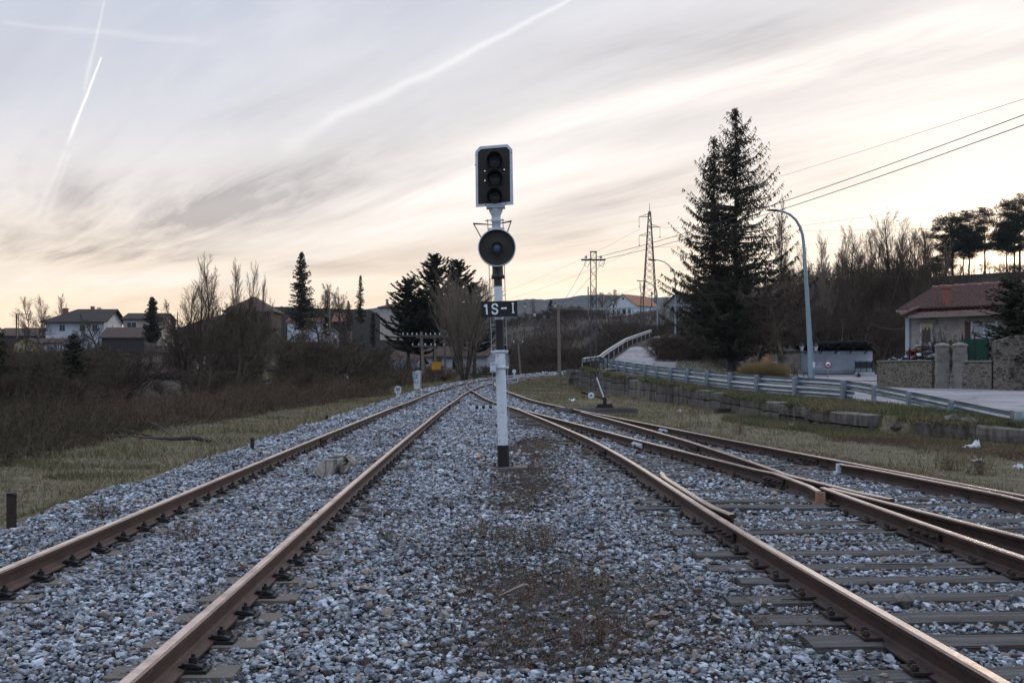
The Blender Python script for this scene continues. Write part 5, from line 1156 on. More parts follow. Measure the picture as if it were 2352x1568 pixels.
# station house
Y = 128; z0 = zz(862, Y); sh = house('long white railway house with brown tiled roof and white gable end, behind the signal', 'house', (xx_(1035, Y), Y + 2.5, z0), 13.6, 5, zz(812, Y) - z0, 1.7, 'gx', R(-32), M_wwall, M_tile, .45, wins=[('f', -3.1, 1.5, .9, 1.9), ('f', 2.4, 1.5, 1.0, 1.6), ('f', -.2, 1.5, .9, 1.6), ('r', 0, 1.5, .7, 1.3)])
house('low annex with a tiled lean-to roof at the left end of the railway house', 'shed', (xx_(935, 122), 123.5, zz(858, 122)), 3.0, 3, zz(830, 122) - zz(858, 122), .9, 'gx', R(-20), M_wwall, M_tile, .3, name='shed')
b_ = MB(); b_.box((0, 0, .5), (2.6, .25, 1.3)); b_.box((0, 0, 1.17), (2.7, .35, .07)); tag(b_.build('low_wall', M_conc if False else mat('stained_white_wall', (.34, .37, .41), .9, var=.35, scale=3, c2=(.16, .17, .18), stretch=(2, 2, .4)), None, (xx_(928, 116), 116, zz(852, 116))), 'low stained white wall left of the railway house', 'wall')
# barn on the hill
Y = 292; z0 = zz(722.5, Y); house('white barn-like house with an orange tiled roof on top of the hill', 'house', (xx_(1462, Y), Y + 5, z0), 8.2, 13, zz(700, Y) - z0, 2.95, 'gy', R(-36), mat('clean_white_wall', (.62, .66, .72), .9, var=.04), M_tileo, .35,
     wins=[('f', -1.3, 1.1, .9, 1.5, mat('green_shutter', (.03, .10, .05), .7)), ('f', 2.1, 1.1, .9, 1.5, MATS['green_shutter']), ('f', 0.1, 4.4, .5, .6), ('r', -2, 1.7, .5, .5), ('r', 1.5, 1.7, .5, .5)], door=[('f', .45, 1.0, 1.9, M_rustd)])
Y = 205; z0 = zz(722, Y); house('grey gabled house half hidden behind the left edge of the great spruce', 'house', (xx_(1578, Y), Y + 4, z0), 5.5, 8, zz(697, Y) - z0, 2.4, 'gy', R(-20), mat('grey_render', (.22, .22, .22), .9), M_tile, .4, wins=[('f', -1.2, 1.2, .7, 1.0), ('f', .4, 1.2, .7, 1.0)])
for (x0, x1, py, Y) in ((1400, 1490, 785, 150), (1395, 1480, 771, 165), (1200, 1330, 742, 210)):
    b_ = MB(); w_ = xx_(x1, Y) - xx_(x0, Y); b_.box((0, 0, 0), (w_, .5, .8)); tag(coarse(b_, .05, rnd).build('terrace_wall', M_stone, None, ((xx_(x0, Y) + xx_(x1, Y)) / 2, Y, zz(py, Y) - .3)), 'dark dry-stone terrace wall on the hillside, %s' % {785: 'lower one below the barn', 771: 'upper one below the barn', 742: 'far one right of the signal'}[py], 'wall')
# road barrier below the barn
b_ = MB(); Y = 262
for q in range(8): b_.box((q * 3.3, 0, -.2), (.15, .15, .9))
b_.box((11.5, 0, .2), (27, .06, .3)); tag(b_.build('hill_barrier', M_galv, None, (xx_(1360, Y), Y, zz(712, Y)), (0, -.022, 0)), 'thin crash barrier running along the hilltop in front of the barn', 'guard rail')
# ================================================================ distant hills
M_hill = mat('far_wooded_hill', (.045, .055, .06), .95, var=.25, scale=.03, c2=(.075, .075, .07), coords='World', spec=0)
def hill(name, pts, Y, depth, m_=None):
    xs = np.linspace(pts[0][0], pts[-1][0], 160); ys = np.interp(xs, [p[0] for p in pts], [p[1] for p in pts]); top = ZC + (HY - ys) / F * Y; X = (xs - CX) / F * Y
    top = top + (np.sin(xs * .9) + np.sin(xs * .37 + 1) + np.sin(xs * 2.3)) * .3 * Y / 1500
    rows = []; 
    for t, k_ in ((0, 0), (.3, .45), (.6, .8), (.85, .97), (1, 1), (1.6, .8)): rows.append(np.stack([X, np.full_like(X, Y - depth * (1 - t)), top * k_ + np.sin(X * .05 + t * 9) * 1.5 * (k_ < 1)], -1))
    V_ = np.concatenate(rows); n = len(xs); q = np.arange(6 * n).reshape(6, n); f = np.stack([q[:-1, :-1], q[:-1, 1:], q[1:, 1:], q[1:, :-1]], -1).reshape(-1, 4)
    tag(link(name, npmesh(name, V_, f, m_ or M_hill, smooth=True)), kind='structure')
hill('distant_hill', [(700, 745), (840, 716), (900, 703), (1000, 700), (1100, 698), (1165, 697), (1205, 690), (1260, 687), (1330, 681), (1400, 680), (1500, 685), (1600, 688), (1750, 700), (2000, 745)], 1700, 500)
hill('dark_ridge', [(380, 775), (470, 742), (560, 722), (632, 712), (700, 709), (780, 709), (850, 711), (880, 730), (960, 775)], 520, 120, mat('dark_wooded_ridge', (.018, .017, .014), .95, var=.2, scale=.1, coords='World', spec=0))

# ================================================================ trees on the left
def put(px, py, Y, ms, name, label, cat='tree', h=None, H0=1.0, rz=None, group=None, zb=None, sx=1.0):
    x = xx_(px, Y); zb = gzf(x, Y) - .1 if zb is None else zb; top = zz(py, Y); s = (top - zb) / H0
    return plant_tree(ms, name, label, cat, (x, Y, zb), rnd.uniform(0, 6) if rz is None else rz, (s * sx, s * sx, s), group)
conA = conifer_meshes(31, 10, 1.9, z0=.06, step=.36, per=7, droop=.45, leaf=(.42, .11), upturn=.2)
conB = conifer_meshes(32, 10, 2.3, z0=.04, step=.34, per=8, droop=.25, leaf=(.40, .12), dens=1.1, shape=.7)
conC = conifer_meshes(33, 6, .9, z0=.02, step=.22, per=8, droop=-.3, leaf=(.26, .08), hang=-.6, shape=.55)
put(350, 682, 150, conifer_meshes(34, 7, 1.75, z0=.02, step=.26, per=9, droop=.1, leaf=(.40, .13), dens=1.5, shape=.62), 'conifer', 'dense dark conical conifer in front of the beige house', H0=7, zb=zz(785, 150))
put(693, 580, 150, conB, 'spruce', 'tall dark pointed spruce left of centre, rising above the white cottage', H0=10, zb=zz(760, 150), sx=.95)
put(828, 632, 170, conA, 'spruce', 'slender sparse spruce between the bare trees and the beige house with the chimney', H0=10, zb=zz(745, 170), sx=.8)
put(800, 690, 160, conA, 'spruce', 'small dark spruce below the slender one', H0=10, zb=zz(765, 160), sx=1.1)
put(748, 690, 165, conA, 'spruce', 'dark evergreen beside the white cottage', H0=10, zb=zz(775, 165), sx=1.0)
put(857, 720, 120, conC, 'cypress', 'narrow dark pointed cypress left of the big pines', H0=6, zb=zz(800, 120), sx=.85)
put(168, 768, 75, conB, 'spruce', 'broad dark spruce below the big white house', H0=10, sx=1.5)
put(85, 833, 70, conB, 'spruce', 'very small dark spruce at the far left above the brambles', H0=10, sx=1.4)
put(-12, 738, 62, conB, 'spruce', 'dark spruce cut by the left edge of the photo', H0=10, sx=1.1)
put(155, 800, 110, conC, 'cypress', 'dark clipped evergreen beside the small yellow house', H0=6, sx=2.4) if False else None
G1 = 'bare trees on the skyline of the village'
put(72, 692, 205, B_tall[0], 'bare_tree', 'bare tree left of the chimney of the big white house', H0=10, group=G1, zb=zz(790, 205), sx=1.3)
put(100, 690, 214, B_tall[1], 'bare_tree', 'thin bare tree directly left of the big white house', H0=10, group=G1, zb=zz(790, 214))
put(144, 686, 235, B_pop[0], 'bare_tree', 'slim bare tree behind the chimney of the big white house', H0=10, group=G1, zb=zz(790, 235), sx=1.2)
put(216, 683, 235, B_orch[0], 'bare_tree', 'round-crowned bare tree behind the ridge of the big white house', H0=6, group=G1, zb=zz(780, 235), sx=1.1)
put(60, 745, 190, B_tall[2], 'bare_tree', 'bare tree above the small yellow house', H0=10, group=G1, zb=zz(800, 190), sx=1.2)
put(225, 712, 160, B_round[0], 'bare_tree', 'wide bare tree in front of the white gable', H0=6.2, group=G1, zb=zz(808, 160), sx=1.1)
put(165, 735, 165, B_round[1], 'bare_tree', 'bare tree in front of the middle of the big white house', H0=6.2, group=G1, zb=zz(808, 165), sx=1.1)
put(402, 728, 180, B_tall[0], 'bare_tree', 'small bare tree right of the beige house', H0=10, group=G1, zb=zz(790, 180), sx=1.2)
G2_ = 'bare trees and poplars in front of the dark pyramid-roofed house'
for (px, py, Y, ms, H0, zb, sx, lb) in ((490, 613, 95, B_pop[0], 10, 875, 1.0, 'tallest bare poplar of the left group'), (462, 655, 92, B_tall[0], 10, 875, 1.05, 'bare tree with a broad dense crown left of the tallest poplar'), (432, 672, 94, B_tall[1], 10, 870, .9, 'leftmost bare tree of the poplar group'),
    (515, 645, 96, B_round[0], 6.2, 872, .75, 'rounded bare tree right of the tallest poplar'), (547, 622, 98, B_pop[1], 10, 870, .9, 'bare poplar just left of the pyramid roof'), (573, 628, 99, B_pop[0], 10, 870, .7, 'thin bare poplar rising from behind the pyramid roof'),
    (600, 655, 100, B_pop[1], 10, 868, .6, 'very thin bare poplar at the right slope of the pyramid roof'), (618, 700, 100, B_pop[0], 10, 868, .6, 'short thin bare poplar right of the pyramid roof'), (545, 700, 70, B_tall[2], 10, 890, 1.25, 'dark bare tree in front of the yellow house'),
    (600, 720, 80, B_tall[1], 10, 890, 1.2, 'wide bare tree before the dark pyramid-roofed house'), (645, 735, 90, B_round[1], 6.2, 880, .9, 'low bare tree between the pyramid roof and the cottage'), (480, 740, 75, B_tall[2], 10, 885, 1.3, 'spreading bare tree above the brown hipped roof')):
    put(px, py, Y, ms, 'bare_tree', lb, H0=H0, group=G2_, zb=zz(zb, Y), sx=sx)
put(760, 622, 160, B_orch[0], 'bare_tree', 'bare branching tree just right of the tall spruce', H0=6, zb=zz(745, 160), sx=.72, group=G1)
put(782, 650, 165, B_round[0], 'bare_tree', 'second bare branching tree right of the tall spruce', H0=6.2, zb=zz(750, 165), sx=.8, group=G1)
for i, (px, py, Y, zb, sx) in enumerate(((715, 752, 62, 915, 1.25), (700, 800, 60, 918, 1.0), (765, 745, 75, 905, 1.2), (800, 765, 72, 905, 1.1), (640, 850, 66, 915, .7), (840, 800, 70, 900, 1.0), (700, 830, 55, 925, .8))):
    put(px, py, Y, B_bush[i % 2], 'bare_shrub', ('big rounded leafless shrub left of the cabinet', 'dark leafless shrub in front of the bluish wall', 'tall leafless thicket below the slender spruce', 'leafless thicket under the cypress', 'leafless shrub in front of the yellow gable', 'low leafless shrub left of the white cabinet', 'low dark shrub at the edge of the grass, left of the kilometre marker')[i], 'shrub', H0=3.6, zb=zz(zb, Y), sx=sx)
for i, (px, py, Y, zb) in enumerate(((255, 820, 100, 880), (370, 872, 60, 905), (250, 835, 58, 905), (450, 858, 62, 900), (130, 845, 62, 905), (550, 870, 56, 915), (20, 850, 60, 910), (505, 810, 120, 870), (230, 785, 165, 860), (60, 800, 150, 850))):
    put(px, py, Y, B_bush[i % 2], 'bare_shrub', 'one of the leafless shrubs rising out of the bramble bank on the left', 'shrub', H0=3.6, zb=zz(zb, Y), sx=1.3, group='leafless shrubs in the bramble bank')
sr = random.Random(5)
for i in range(84):
    px = sr.uniform(-10, 860); Y = sr.uniform(66, 135); low_ = (262 < px < 497) or (520 < px < 715); py = sr.uniform(776, 838); x = xx_(px, Y); zb = gzf(x, Y) - .1; H = zz(py, Y) - zb
    if H < 1 or low_: continue
    plant_tree(B_bush[i % 2], 'bare_shrub', 'one of the leafless shrubs filling the hollow between the brambles and the village', 'shrub', (x, Y, zb), sr.uniform(0, 6), (H / 3.6 * 1.25, H / 3.6 * 1.25, H / 3.6), 'leafless shrubs in the hollow before the village')
for (px, py, Y, sx, lb) in ((470, 678, 93, 1.05, 'broad twiggy bare tree at the foot of the tallest poplar'), (535, 692, 91, 1.1, 'broad bare tree in front of the left wall of the pyramid-roofed house'), (425, 700, 96, 1.0, 'broad bare tree at the left end of the poplar group'), (495, 652, 97, .85, 'tall broad-crowned bare tree right behind the tallest poplar'), (585, 668, 101, .8, 'broad-crowned bare tree whose twigs rise above the pyramid roof'), (450, 668, 99, .9, 'round bare tree filling the gap left of the tallest poplar'), (655, 690, 104, .9, 'bare tree between the pyramid roof and the tall spruce'), (735, 655, 158, .8, 'dense bare tree touching the tall spruce on its right'), (805, 668, 150, .8, 'bare tree just left of the slender spruce'), (85, 704, 170, 1.0, 'bare tree overlapping the left corner of the big white house'), (392, 735, 150, 1.0, 'bare tree beside the dense dark conifer')):
    put(px, py, Y, (B_round + B_tall[:1] + B_round)[int(px) % 5], 'bare_tree', lb, H0=6.2 if int(px) % 5 != 2 else 10, sx=sx * (1.4 if int(px) % 5 == 2 else 1), zb=None if Y < 140 else zz(790, Y))
# centre pines
def cpine(seed, H, Rm): return conifer_meshes(seed, H, Rm * 1.28, z0=.25, step=.46, per=9, droop=.02, leaf=(.42, .13), dens=1.9, shape=.60, upturn=.8, hang=-.3, trunk_r=.2, gap=.05, mt=M_need2)
for (px, py, Y, Rm, sd, lb) in ((998, 587, 112, 3.5, 41, 'tallest of the dark pines left of the signal'), (1050, 598, 114, 3.3, 42, 'second tallest dark pine, directly behind the pale fan-shaped tree'), (938, 643, 108, 3.1, 43, 'lower broad dark pine at the left end of the pine group'), (1090, 650, 113, 2.2, 44, 'rightmost and slimmest of the dark pines beside the signal pole'), (968, 668, 109, 2.6, 45, 'short dark pine between the left end and the tallest of the group')):
    x = xx_(px, Y); zb = zz(862, Y); plant_tree(cpine(sd, zz(py, Y) - zb, Rm), 'pine_tree', lb, 'tree', (x, Y, zb), 0, 1)
put(1066, 652, 84, B_fan[0], 'bare_tree', 'pale fan-shaped leafless tree directly left of the signal', H0=6.8, rz=.6, zb=zz(876, 84), sx=.88)
for i, (px, py, Y, zb) in enumerate(((1095, 850, 92, 872), (1020, 858, 86, 876), (985, 862, 90, 874), (930, 866, 80, 885), (880, 850, 82, 885), (1140, 853, 96, 868))):
    put(px, py, Y, B_bush[i % 2], 'bare_shrub', 'one of the low dark shrubs at the foot of the pines and the railway house', 'shrub', H0=3.6, zb=zz(zb, Y), sx=1.6, group='low shrubs below the pines')
# ================================================================ hillside behind the signal
put(1385, 655, 285, B_orch[0], 'bare_tree', 'spreading bare tree on the hilltop left of the barn-like house', H0=6, zb=zz(720, 285), sx=1.0)
put(1408, 648, 290, B_orch[0], 'bare_tree', 'taller bare tree touching the left gable corner of the barn-like house', H0=6, zb=zz(720, 290), sx=.8)
put(1362, 668, 280, B_tall[0], 'bare_tree', 'small bare tree behind the lattice mast on the hilltop', H0=10, zb=zz(718, 280), sx=1.1)
put(1265, 688, 250, conC, 'ivy_clad_tree', 'ivy-covered stump-like tree on the brow of the hill', H0=6, zb=zz(715, 250), sx=2.2)
for i, (px, py, Y, zb) in enumerate(((1285, 700, 240, 722), (1310, 698, 242, 720), (1335, 703, 246, 720), (1260, 708, 238, 724), (1235, 715, 235, 728))): put(px, py, Y, B_bush[i % 2], 'bare_shrub', 'one of the dark shrubs on the brow of the hill left of the lattice mast', 'shrub', H0=3.6, zb=zz(zb + 6, Y), sx=1.6, group='shrubs on the brow of the hill')
put(1224, 692, 260, B_tall[1], 'bare_tree', 'thin bare sapling standing alone against the blue hill', H0=10, zb=zz(732, 260), sx=.9)
put(1535, 672, 250, B_orch[0], 'bare_tree', 'bare round tree right of the barn-like house, left of the great spruce', H0=6, zb=zz(720, 250), sx=.9)
for i, (px, py, Y, zb, s) in enumerate(((1420, 740, 140, 800, 1.4), (1300, 770, 125, 850, 1.5), (1250, 790, 122, 860, 1.5), (1350, 790, 120, 850, 1.4), (1215, 800, 125, 862, 1.5), (1525, 745, 112, 850, 1.3), (1545, 765, 100, 850, 1.3), (1515, 790, 95, 850, 1.0), (1460, 735, 160, 785, 1.4), (1490, 740, 150, 780, 1.3))):
    put(px, py, Y, B_bush[i % 2], 'bare_shrub', 'one of the dark leafless shrubs on the slope between the railway and the ramp road', 'shrub', H0=3.6, zb=zz(zb, Y), sx=s, group='leafless shrubs on the slope')
for i, (px, py, Y, s) in enumerate(((1514, 774, 81, 1.5), (1534, 765, 84, 1.5), (1556, 758, 82, 1.5), (1582, 760, 86, 1.5), (1520, 800, 77, 1.5), (1548, 800, 77, 1.5), (1575, 795, 78, 1.5), (1600, 790, 78, 1.5))):
    put(px, py, Y, B_bush[0], 'bare_shrub', 'one of the dense dark shrubs between the ramp road and the great spruce', 'shrub', H0=3.6, sx=s, group='dense shrubs beside the ramp road')
# ================================================================ great spruce and the wood on the right
Ys_ = 74; big = conifer_meshes(61, 17.9, 3.9, z0=.07, step=.38, per=10, droop=.34, leaf=(.40, .062), dens=.95, shape=.74, upturn=1.2, hang=1.3, trunk_r=.24, gap=.22,
    tips=[(0, 0, 18.1, 6.2), (-1.45, .4, 16.3, 3.6)])
plant_tree(big, 'spruce', 'great dark spruce with several tops, the tallest tree, right of the pylon', 'tree', (xx_(1690, Ys_), Ys_, zz(852, Ys_)), 0, 1)
put(1790, 505, 96, B_pop[1], 'bare_tree', 'tall thin bare poplar showing behind the right side of the great spruce', H0=10, sx=.75)
put(1800, 600, 70, bare_meshes(71, 6.2, P_round, .2, L0=.78), 'bare_tree', 'large round-crowned bare tree with a thick short trunk beside the golden grasses', H0=6.0, rz=1, zb=zz(864, 70), sx=1.0)
put(1730, 640, 76, B_round[1], 'bare_tree', 'bare tree between the great spruce and the large round-crowned one', H0=6.2, zb=zz(862, 76), sx=.9)
GW = 'bare trees of the wood on the right-hand slope'
wr = random.Random(77)
def wood_top(px): return np.interp(px, [1780, 1840, 1900, 1950, 2000, 2040, 2060, 2100, 2150, 2200], [600, 590, 548, 545, 520, 515, 512, 530, 560, 600])
for i in range(58):
    px = 1775 + (2175 - 1775) * (i + wr.random()) / 58; Y = wr.uniform(106, 150); py = wood_top(px) - 8 + abs(wr.gauss(0, 48)); x = xx_(px, Y); zb = gzf(x, Y) - .1; H = zz(py, Y) - zb
    if H < 3: continue
    rd_ = wr.random() < .45; ms = wr.choice(B_round) if rd_ else wr.choice([B_tall[0], B_tall[1], B_tall[2], B_pop[1]]); s = H / (6.2 if rd_ else 10)
    plant_tree(ms, 'bare_tree', 'slender leafless tree, one of many in the dark wood on the right-hand slope', 'tree', (x, Y, zb), wr.uniform(0, 6), (min(1.5, max(.8, s)) * wr.uniform(.7, .95),) * 2 + (s,), GW)
for i in range(34):
    px = wr.uniform(1760, 2100); Y = wr.uniform(100, 125); py = wr.uniform(645, 730); x = xx_(px, Y); zb = gzf(x, Y) - .1; H = zz(py, Y) - zb
    plant_tree(B_round[i % 2], 'bare_tree', 'low spreading leafless tree filling the lower part of the wood on the right', 'tree', (x, Y, zb), wr.uniform(0, 6), H / 6.2, 'low trees of the wood on the right')
# pines on the ridge
def ridge_pine(seed, H, R_):
    rg_ = random.Random(seed); cl = []; z = H
    while z > H * .42:
        f = (H - z) / (H * .58); w_ = R_ * (.25 + .9 * f ** .7)
        for q in range(2 + int(3 * f)): a = rg_.uniform(0, 6.28); r = w_ * rg_.uniform(.25, 1); cl.append((r * math.cos(a), r * math.sin(a), z + rg_.uniform(-.2, .2), R_ * rg_.uniform(.30, .5), R_ * rg_.uniform(.13, .22)))
        z -= H * .055
    return pine_meshes(seed, H, cl, leaf=(.30, .05), n_per=240, trunk_r=.15)
RPm = [ridge_pine(81, 9, 2.9), ridge_pine(82, 9, 2.1), ridge_pine(83, 9, 3.1)]
for (px, py, Y, i, sx, lb) in ((2188, 498, 150, 0, 1.25, 'leftmost of the ridge pines, with a dense broad crown'), (2226, 490, 153, 1, 1.0, 'slim pine second from the left on the ridge'), (2262, 484, 151, 1, 1.0, 'slim bare-trunked pine directly in front of the sunset glow'), (2212, 530, 149, 2, 1.0, 'lower pine between the two left pines of the ridge'),
    (2312, 512, 150, 2, 1.05, 'pine with drooping left branches, right of the sunset glow'), (2342, 458, 152, 0, 1.1, 'tallest pine at the right edge on the ridge'), (2330, 500, 154, 1, 1.1, 'pine partly hidden behind the tallest ridge pine'), (2150, 590, 148, 2, .9, 'small dark pine at the left foot of the ridge pines'), (2172, 570, 147, 0, .8, 'low dense pine below the leftmost ridge pine')):
    put(px, py, Y, RPm[i], 'pine_tree', lb, H0=9.1, sx=sx)
p = put(2330, 638, 47, conifer_meshes(91, 6, 1.9, z0=.02, step=.22, per=10, droop=.1, leaf=(.20, .07), dens=1.9, shape=.5, hang=.2), 'evergreen_tree', 'dense dark evergreen in front of the stone house at the right edge', H0=6, sx=1.35, zb=.6)

# ================================================================ poles, masts, lamps
def lattice(b_, h, w0, w1, legs, nb, t=.03, faces=None):
    P_ = [(-1, -1), (1, -1), (1, 1), (-1, 1)]
    for x, y in P_: b_.cyl((x * w0 / 2, y * w0 / 2, 0), (x * w1 / 2, y * w1 / 2, h), t, t * .8, 4)
    z = 0; 
    for i in range(nb):
        z1 = h * (1 - (1 - (i + 1) / nb) ** 1.0); wa = w0 + (w1 - w0) * z / h; wb_ = w0 + (w1 - w0) * z1 / h
        for j in range(4):
            a, c_ = P_[j], P_[(j + 1) % 4]
            b_.cyl((a[0] * wa / 2, a[1] * wa / 2, z), (c_[0] * wb_ / 2, c_[1] * wb_ / 2, z1), t * .45, None, 3, cap=False)
            b_.cyl((c_[0] * wa / 2, c_[1] * wa / 2, z), (a[0] * wb_ / 2, a[1] * wb_ / 2, z1), t * .45, None, 3, cap=False)
        z = z1
Ym = 60.6; zb = zz(899.4, Ym); mast = thing('lattice_mast', 'slim steel lattice mast with one crossarm carrying two insulators, in front of the stone wall', 'mast', (xx_(1363, Ym), Ym, zb)); Hm = zz(578, Ym) - zb
b_ = MB(); w0, w1 = .36, .26
for x in (-1, 1):
    for y in (-.4, .4): b_.box((x * .155, y * .5 * w1, Hm / 2), (.05, .05, Hm))
n = 22
for i in range(n):
    za, zc_ = Hm * i / n, Hm * (i + 1) / n
    for y in (-.4, .4): b_.cyl((-.155 if i % 2 else .155, y * .5 * w1, za), (.155 if i % 2 else -.155, y * .5 * w1, zc_), .012, None, 4)
b_.box((0, 0, Hm), (.38, .2, .05)); b_.build('frame', MB and mat('mast_steel', (.075, .07, .072), .6, .4, var=.2, scale=6), mast)
za = zz(596.8, Ym) - zb; b_ = MB(); b_.box((0, 0, za), (1.38, .09, .09)); b_.box((0, .1, za), (1.38, .05, .05)); b_.build('crossarm', M_rustd, mast)
M_ins = mat('white_insulator', (.55, .58, .60), .2, var=.05)
for x in (-.42, .42): b_ = MB(); b_.lathe([(.02, 0), (.02, .06), (.10, .07), (.05, .11), (.10, .12), (.05, .16), (.08, .18), (0, .22)], (x, 0, za + .03), 10); b_.build('insulator', M_ins, mast); b_ = MB(); b_.tube([(x, 0, za), (x - .12, 0, za - .28), (x + .1, 0, za - .42), (x + .22, 0, za - .12)], .014, 4); b_.build('jumper_wire', M_iron, mast)
def wpole(px0, py0, px1, py1, Y, r, label, arms=(), name='wooden_pole', m_=None):
    a, b2_ = at(px0, py0, Y), at(px1, py1, Y); t = thing(name, label, 'pole', tuple(a)); d_ = b2_ - a
    b_ = MB(); b_.cyl((0, 0, -.3), tuple(d_), r, r * .75, 8); b_.build('shaft', m_ or M_woodl, t)
    for (f, w_, ins) in arms:
        c_ = d_ * f; b_ = MB(); b_.box((c_.x, -r, c_.z), (w_, .09, .10)); b_.build('crossarm', M_wood, t)
        for i in range(ins):
            u = (i / (ins - 1) - .5) if ins > 1 else 0; 
            if ins > 3 and abs(u) < .1: continue
            b_ = MB(); b_.lathe([(.015, 0), (.03, .05), (.055, .07), (.05, .14), (.02, .17), (0, .17)], (c_.x + u * w_ * .94, -r, c_.z + .05), 8); b_.build('insulator', M_ins, t)
    return t
wpole(1286, 879, 1282, 700, 69, .12, 'plain weathered wooden pole standing in the grass right of the curving track')
wpole(973, 860, 967.5, 762, 82, .13, 'wooden telegraph pole with two crossarms of white insulators, left of the yellow box', [(.905, 3.0, 9), (.66, 1.5, 4)])
wpole(1001, 838, 998, 770, 86, .11, 'left leg of the second telegraph pole, above the yellow box', [(.92, 3.0, 8), (.62, 1.6, 3)])
wpole(1024, 868, 1020, 772, 87, .10, 'thinner wooden pole just right of the yellow box')
wpole(1196, 858, 1190, 788, 100, .10, 'short wooden pole with two insulators right of the signal', [(1.0, .9, 2)])
wpole(1352, 735, 1350.8, 658, 200, .14, 'thin distant wooden pole on the hill beside the lattice mast')
wpole(408, 765, 408, 716, 150, .09, 'thin dark pole on the skyline right of the beige house')
wpole(758, 760, 756, 668, 150, .10, 'thin grey pole in front of the red roof')
for (px, pt, pb, Y, lb) in ((1551, 597, 850, 88, 'grey street lamp with a curved arm, left of the great spruce'), (1510, 645, 772, 135, 'smaller, more distant street lamp with a curved arm beside the ramp road'),):
    H = zz(pt, Y) - zz(pb, Y); t = thing('street_lamp', lb, 'street lamp', (xx_(px, Y), Y, zz(pb, Y))); k_ = Y / F
    b_ = MB(); hs = H - 40 * k_ * (1.2 if Y < 100 else .8); dxp = (46 if Y < 100 else 37) * k_; b_.cyl((0, 0, -.2), (0, 0, hs), .10 * (Y / 88) ** .3, .055, 10)
    b_.build('column', M_lamp, t); b_ = MB(); pts = [(0, 0, hs)] + [(-dxp * (1 - math.cos(q * math.pi / 20)) * .98, 0, hs + (H - hs) * math.sin(q * math.pi / 20)) for q in range(1, 10)] + [(-dxp * .97, 0, H)]
    b_.tube(pts, .045, 6); b_.build('arm', M_iron if Y > 100 else M_lamp, t); b_ = MB(); b_.box((-dxp - .25, 0, H + .0), (.6, .2, .1), M=Matrix.Rotation(.1, 3, 'Y')); b_.build('lamp_head', M_iron, t)
Y = 58; base_ = at(1864.5, 872, Y); t = thing('street_lamp', 'big pale blue-grey street lamp leaning slightly left, its curved arm reaching over the great spruce', 'street lamp', tuple(base_)); k_ = Y / F
def lp(px, py): return ((px - 1864.5) * k_, 0, (872 - py) * k_)
b_ = MB(); b_.tube([(0, 0, -.3), lp(1862, 820), lp(1855, 700), lp(1850, 620), lp(1846, 560)], [.175, .155, .115, .095, .085], 14); b_.build('column', M_lamp, t)
b_ = MB(); b_.tube([lp(1846, 560), lp(1843.5, 540), lp(1838, 522), lp(1828, 505), lp(1815, 493), lp(1800, 486.5), lp(1785, 484)], [.085, .08, .075, .07, .065, .06, .055], 10); b_.build('arm', M_lamp, t)
b_ = MB(); x, y, z = lp(1775, 483); b_.lathe([(.02, -.36), (.09, -.25), (.12, 0), (.10, .2), (.05, .32), (.0, .33)], (0, 0, 0), 10); b_.v = [(p[2] + x, p[1], p[0] * .55 + z) for p in b_.v]; b_.build('lamp_head', M_iron, t)
b_ = MB(); b_.box(lp(1866, 838), (.22, .3, .32)); b_.build('notice', M_dirty, t)
def lantern(px, py0, py1, Y, label, heads=1, s=1.0):
    t = thing('lantern_post', label, 'street lamp', tuple(at(px, py0, Y))); H = (py0 - py1) * Y / F
    b_ = MB(); b_.cyl((0, 0, 0), (0, 0, H * .3), .07 * s, .055 * s, 10); b_.cyl((0, 0, H * .3), (0, 0, H), .045 * s, .035 * s, 8); b_.lathe([(.06 * s, H * .29), (.085 * s, H * .30), (.06 * s, H * .31)], n=10); b_.build('post', M_black, t)
    hs = [(0, H)] if heads == 1 else [(-.36 * s * 1.2, H - .55 * s), (.36 * s * 1.2, H - .55 * s)]
    for x, z in hs:
        if heads > 1: b_ = MB(); b_.tube([(0, 0, z - .1), (x * .6, 0, z - .12), (x, 0, z)], .02 * s, 5); b_.build('bracket', M_black, t)
        b_ = MB(); b_.lathe([(.07 * s, z), (.15 * s, z + .30 * s)], (x, 0, 0), 6, sm=False); g_ = b_.build('lantern_glass', mat('milky_lantern_glass', (.55, .57, .58), .3, var=.03), t)
        b_ = MB(); b_.lathe([(.17 * s, z + .30 * s), (.15 * s, z + .34 * s), (.06 * s, z + .46 * s), (.03 * s, z + .54 * s), (0, z + .56 * s)], (x, 0, 0), 6, sm=False); b_.lathe([(.075 * s, z), (.03 * s, z - .06 * s), (0, z - .08 * s)], (x, 0, 0), 6); b_.build('lantern_cap', M_black, t)
lantern(1857.5, 866, 786, 76, 'black post with two old-style lanterns behind the big leaning street lamp', 2, 1.15)
lantern(1607, 722, 688, 250, 'old-style lantern in front of the grey gabled house', 1, 1.6) if False else None
M_glow = None
for (px, py0, py1, Y, lb) in ((1206, 725, 707, 220, 'small old-style lantern on the hillside just right of the name board'), (1497, 707, 680, 270, 'old-style lantern in front of the orange roof of the barn-like house'), (1408, 715, 698, 270, 'old-style lantern at the left gable of the barn-like house'), (1275, 722, 706, 240, 'old-style lantern on the brow of the hill left of the lattice mast'), (1228, 742, 727, 200, 'lowest old-style lantern on the slope right of the signal')):
    lantern(px, py0, py1, Y, lb, 1, 2.1)
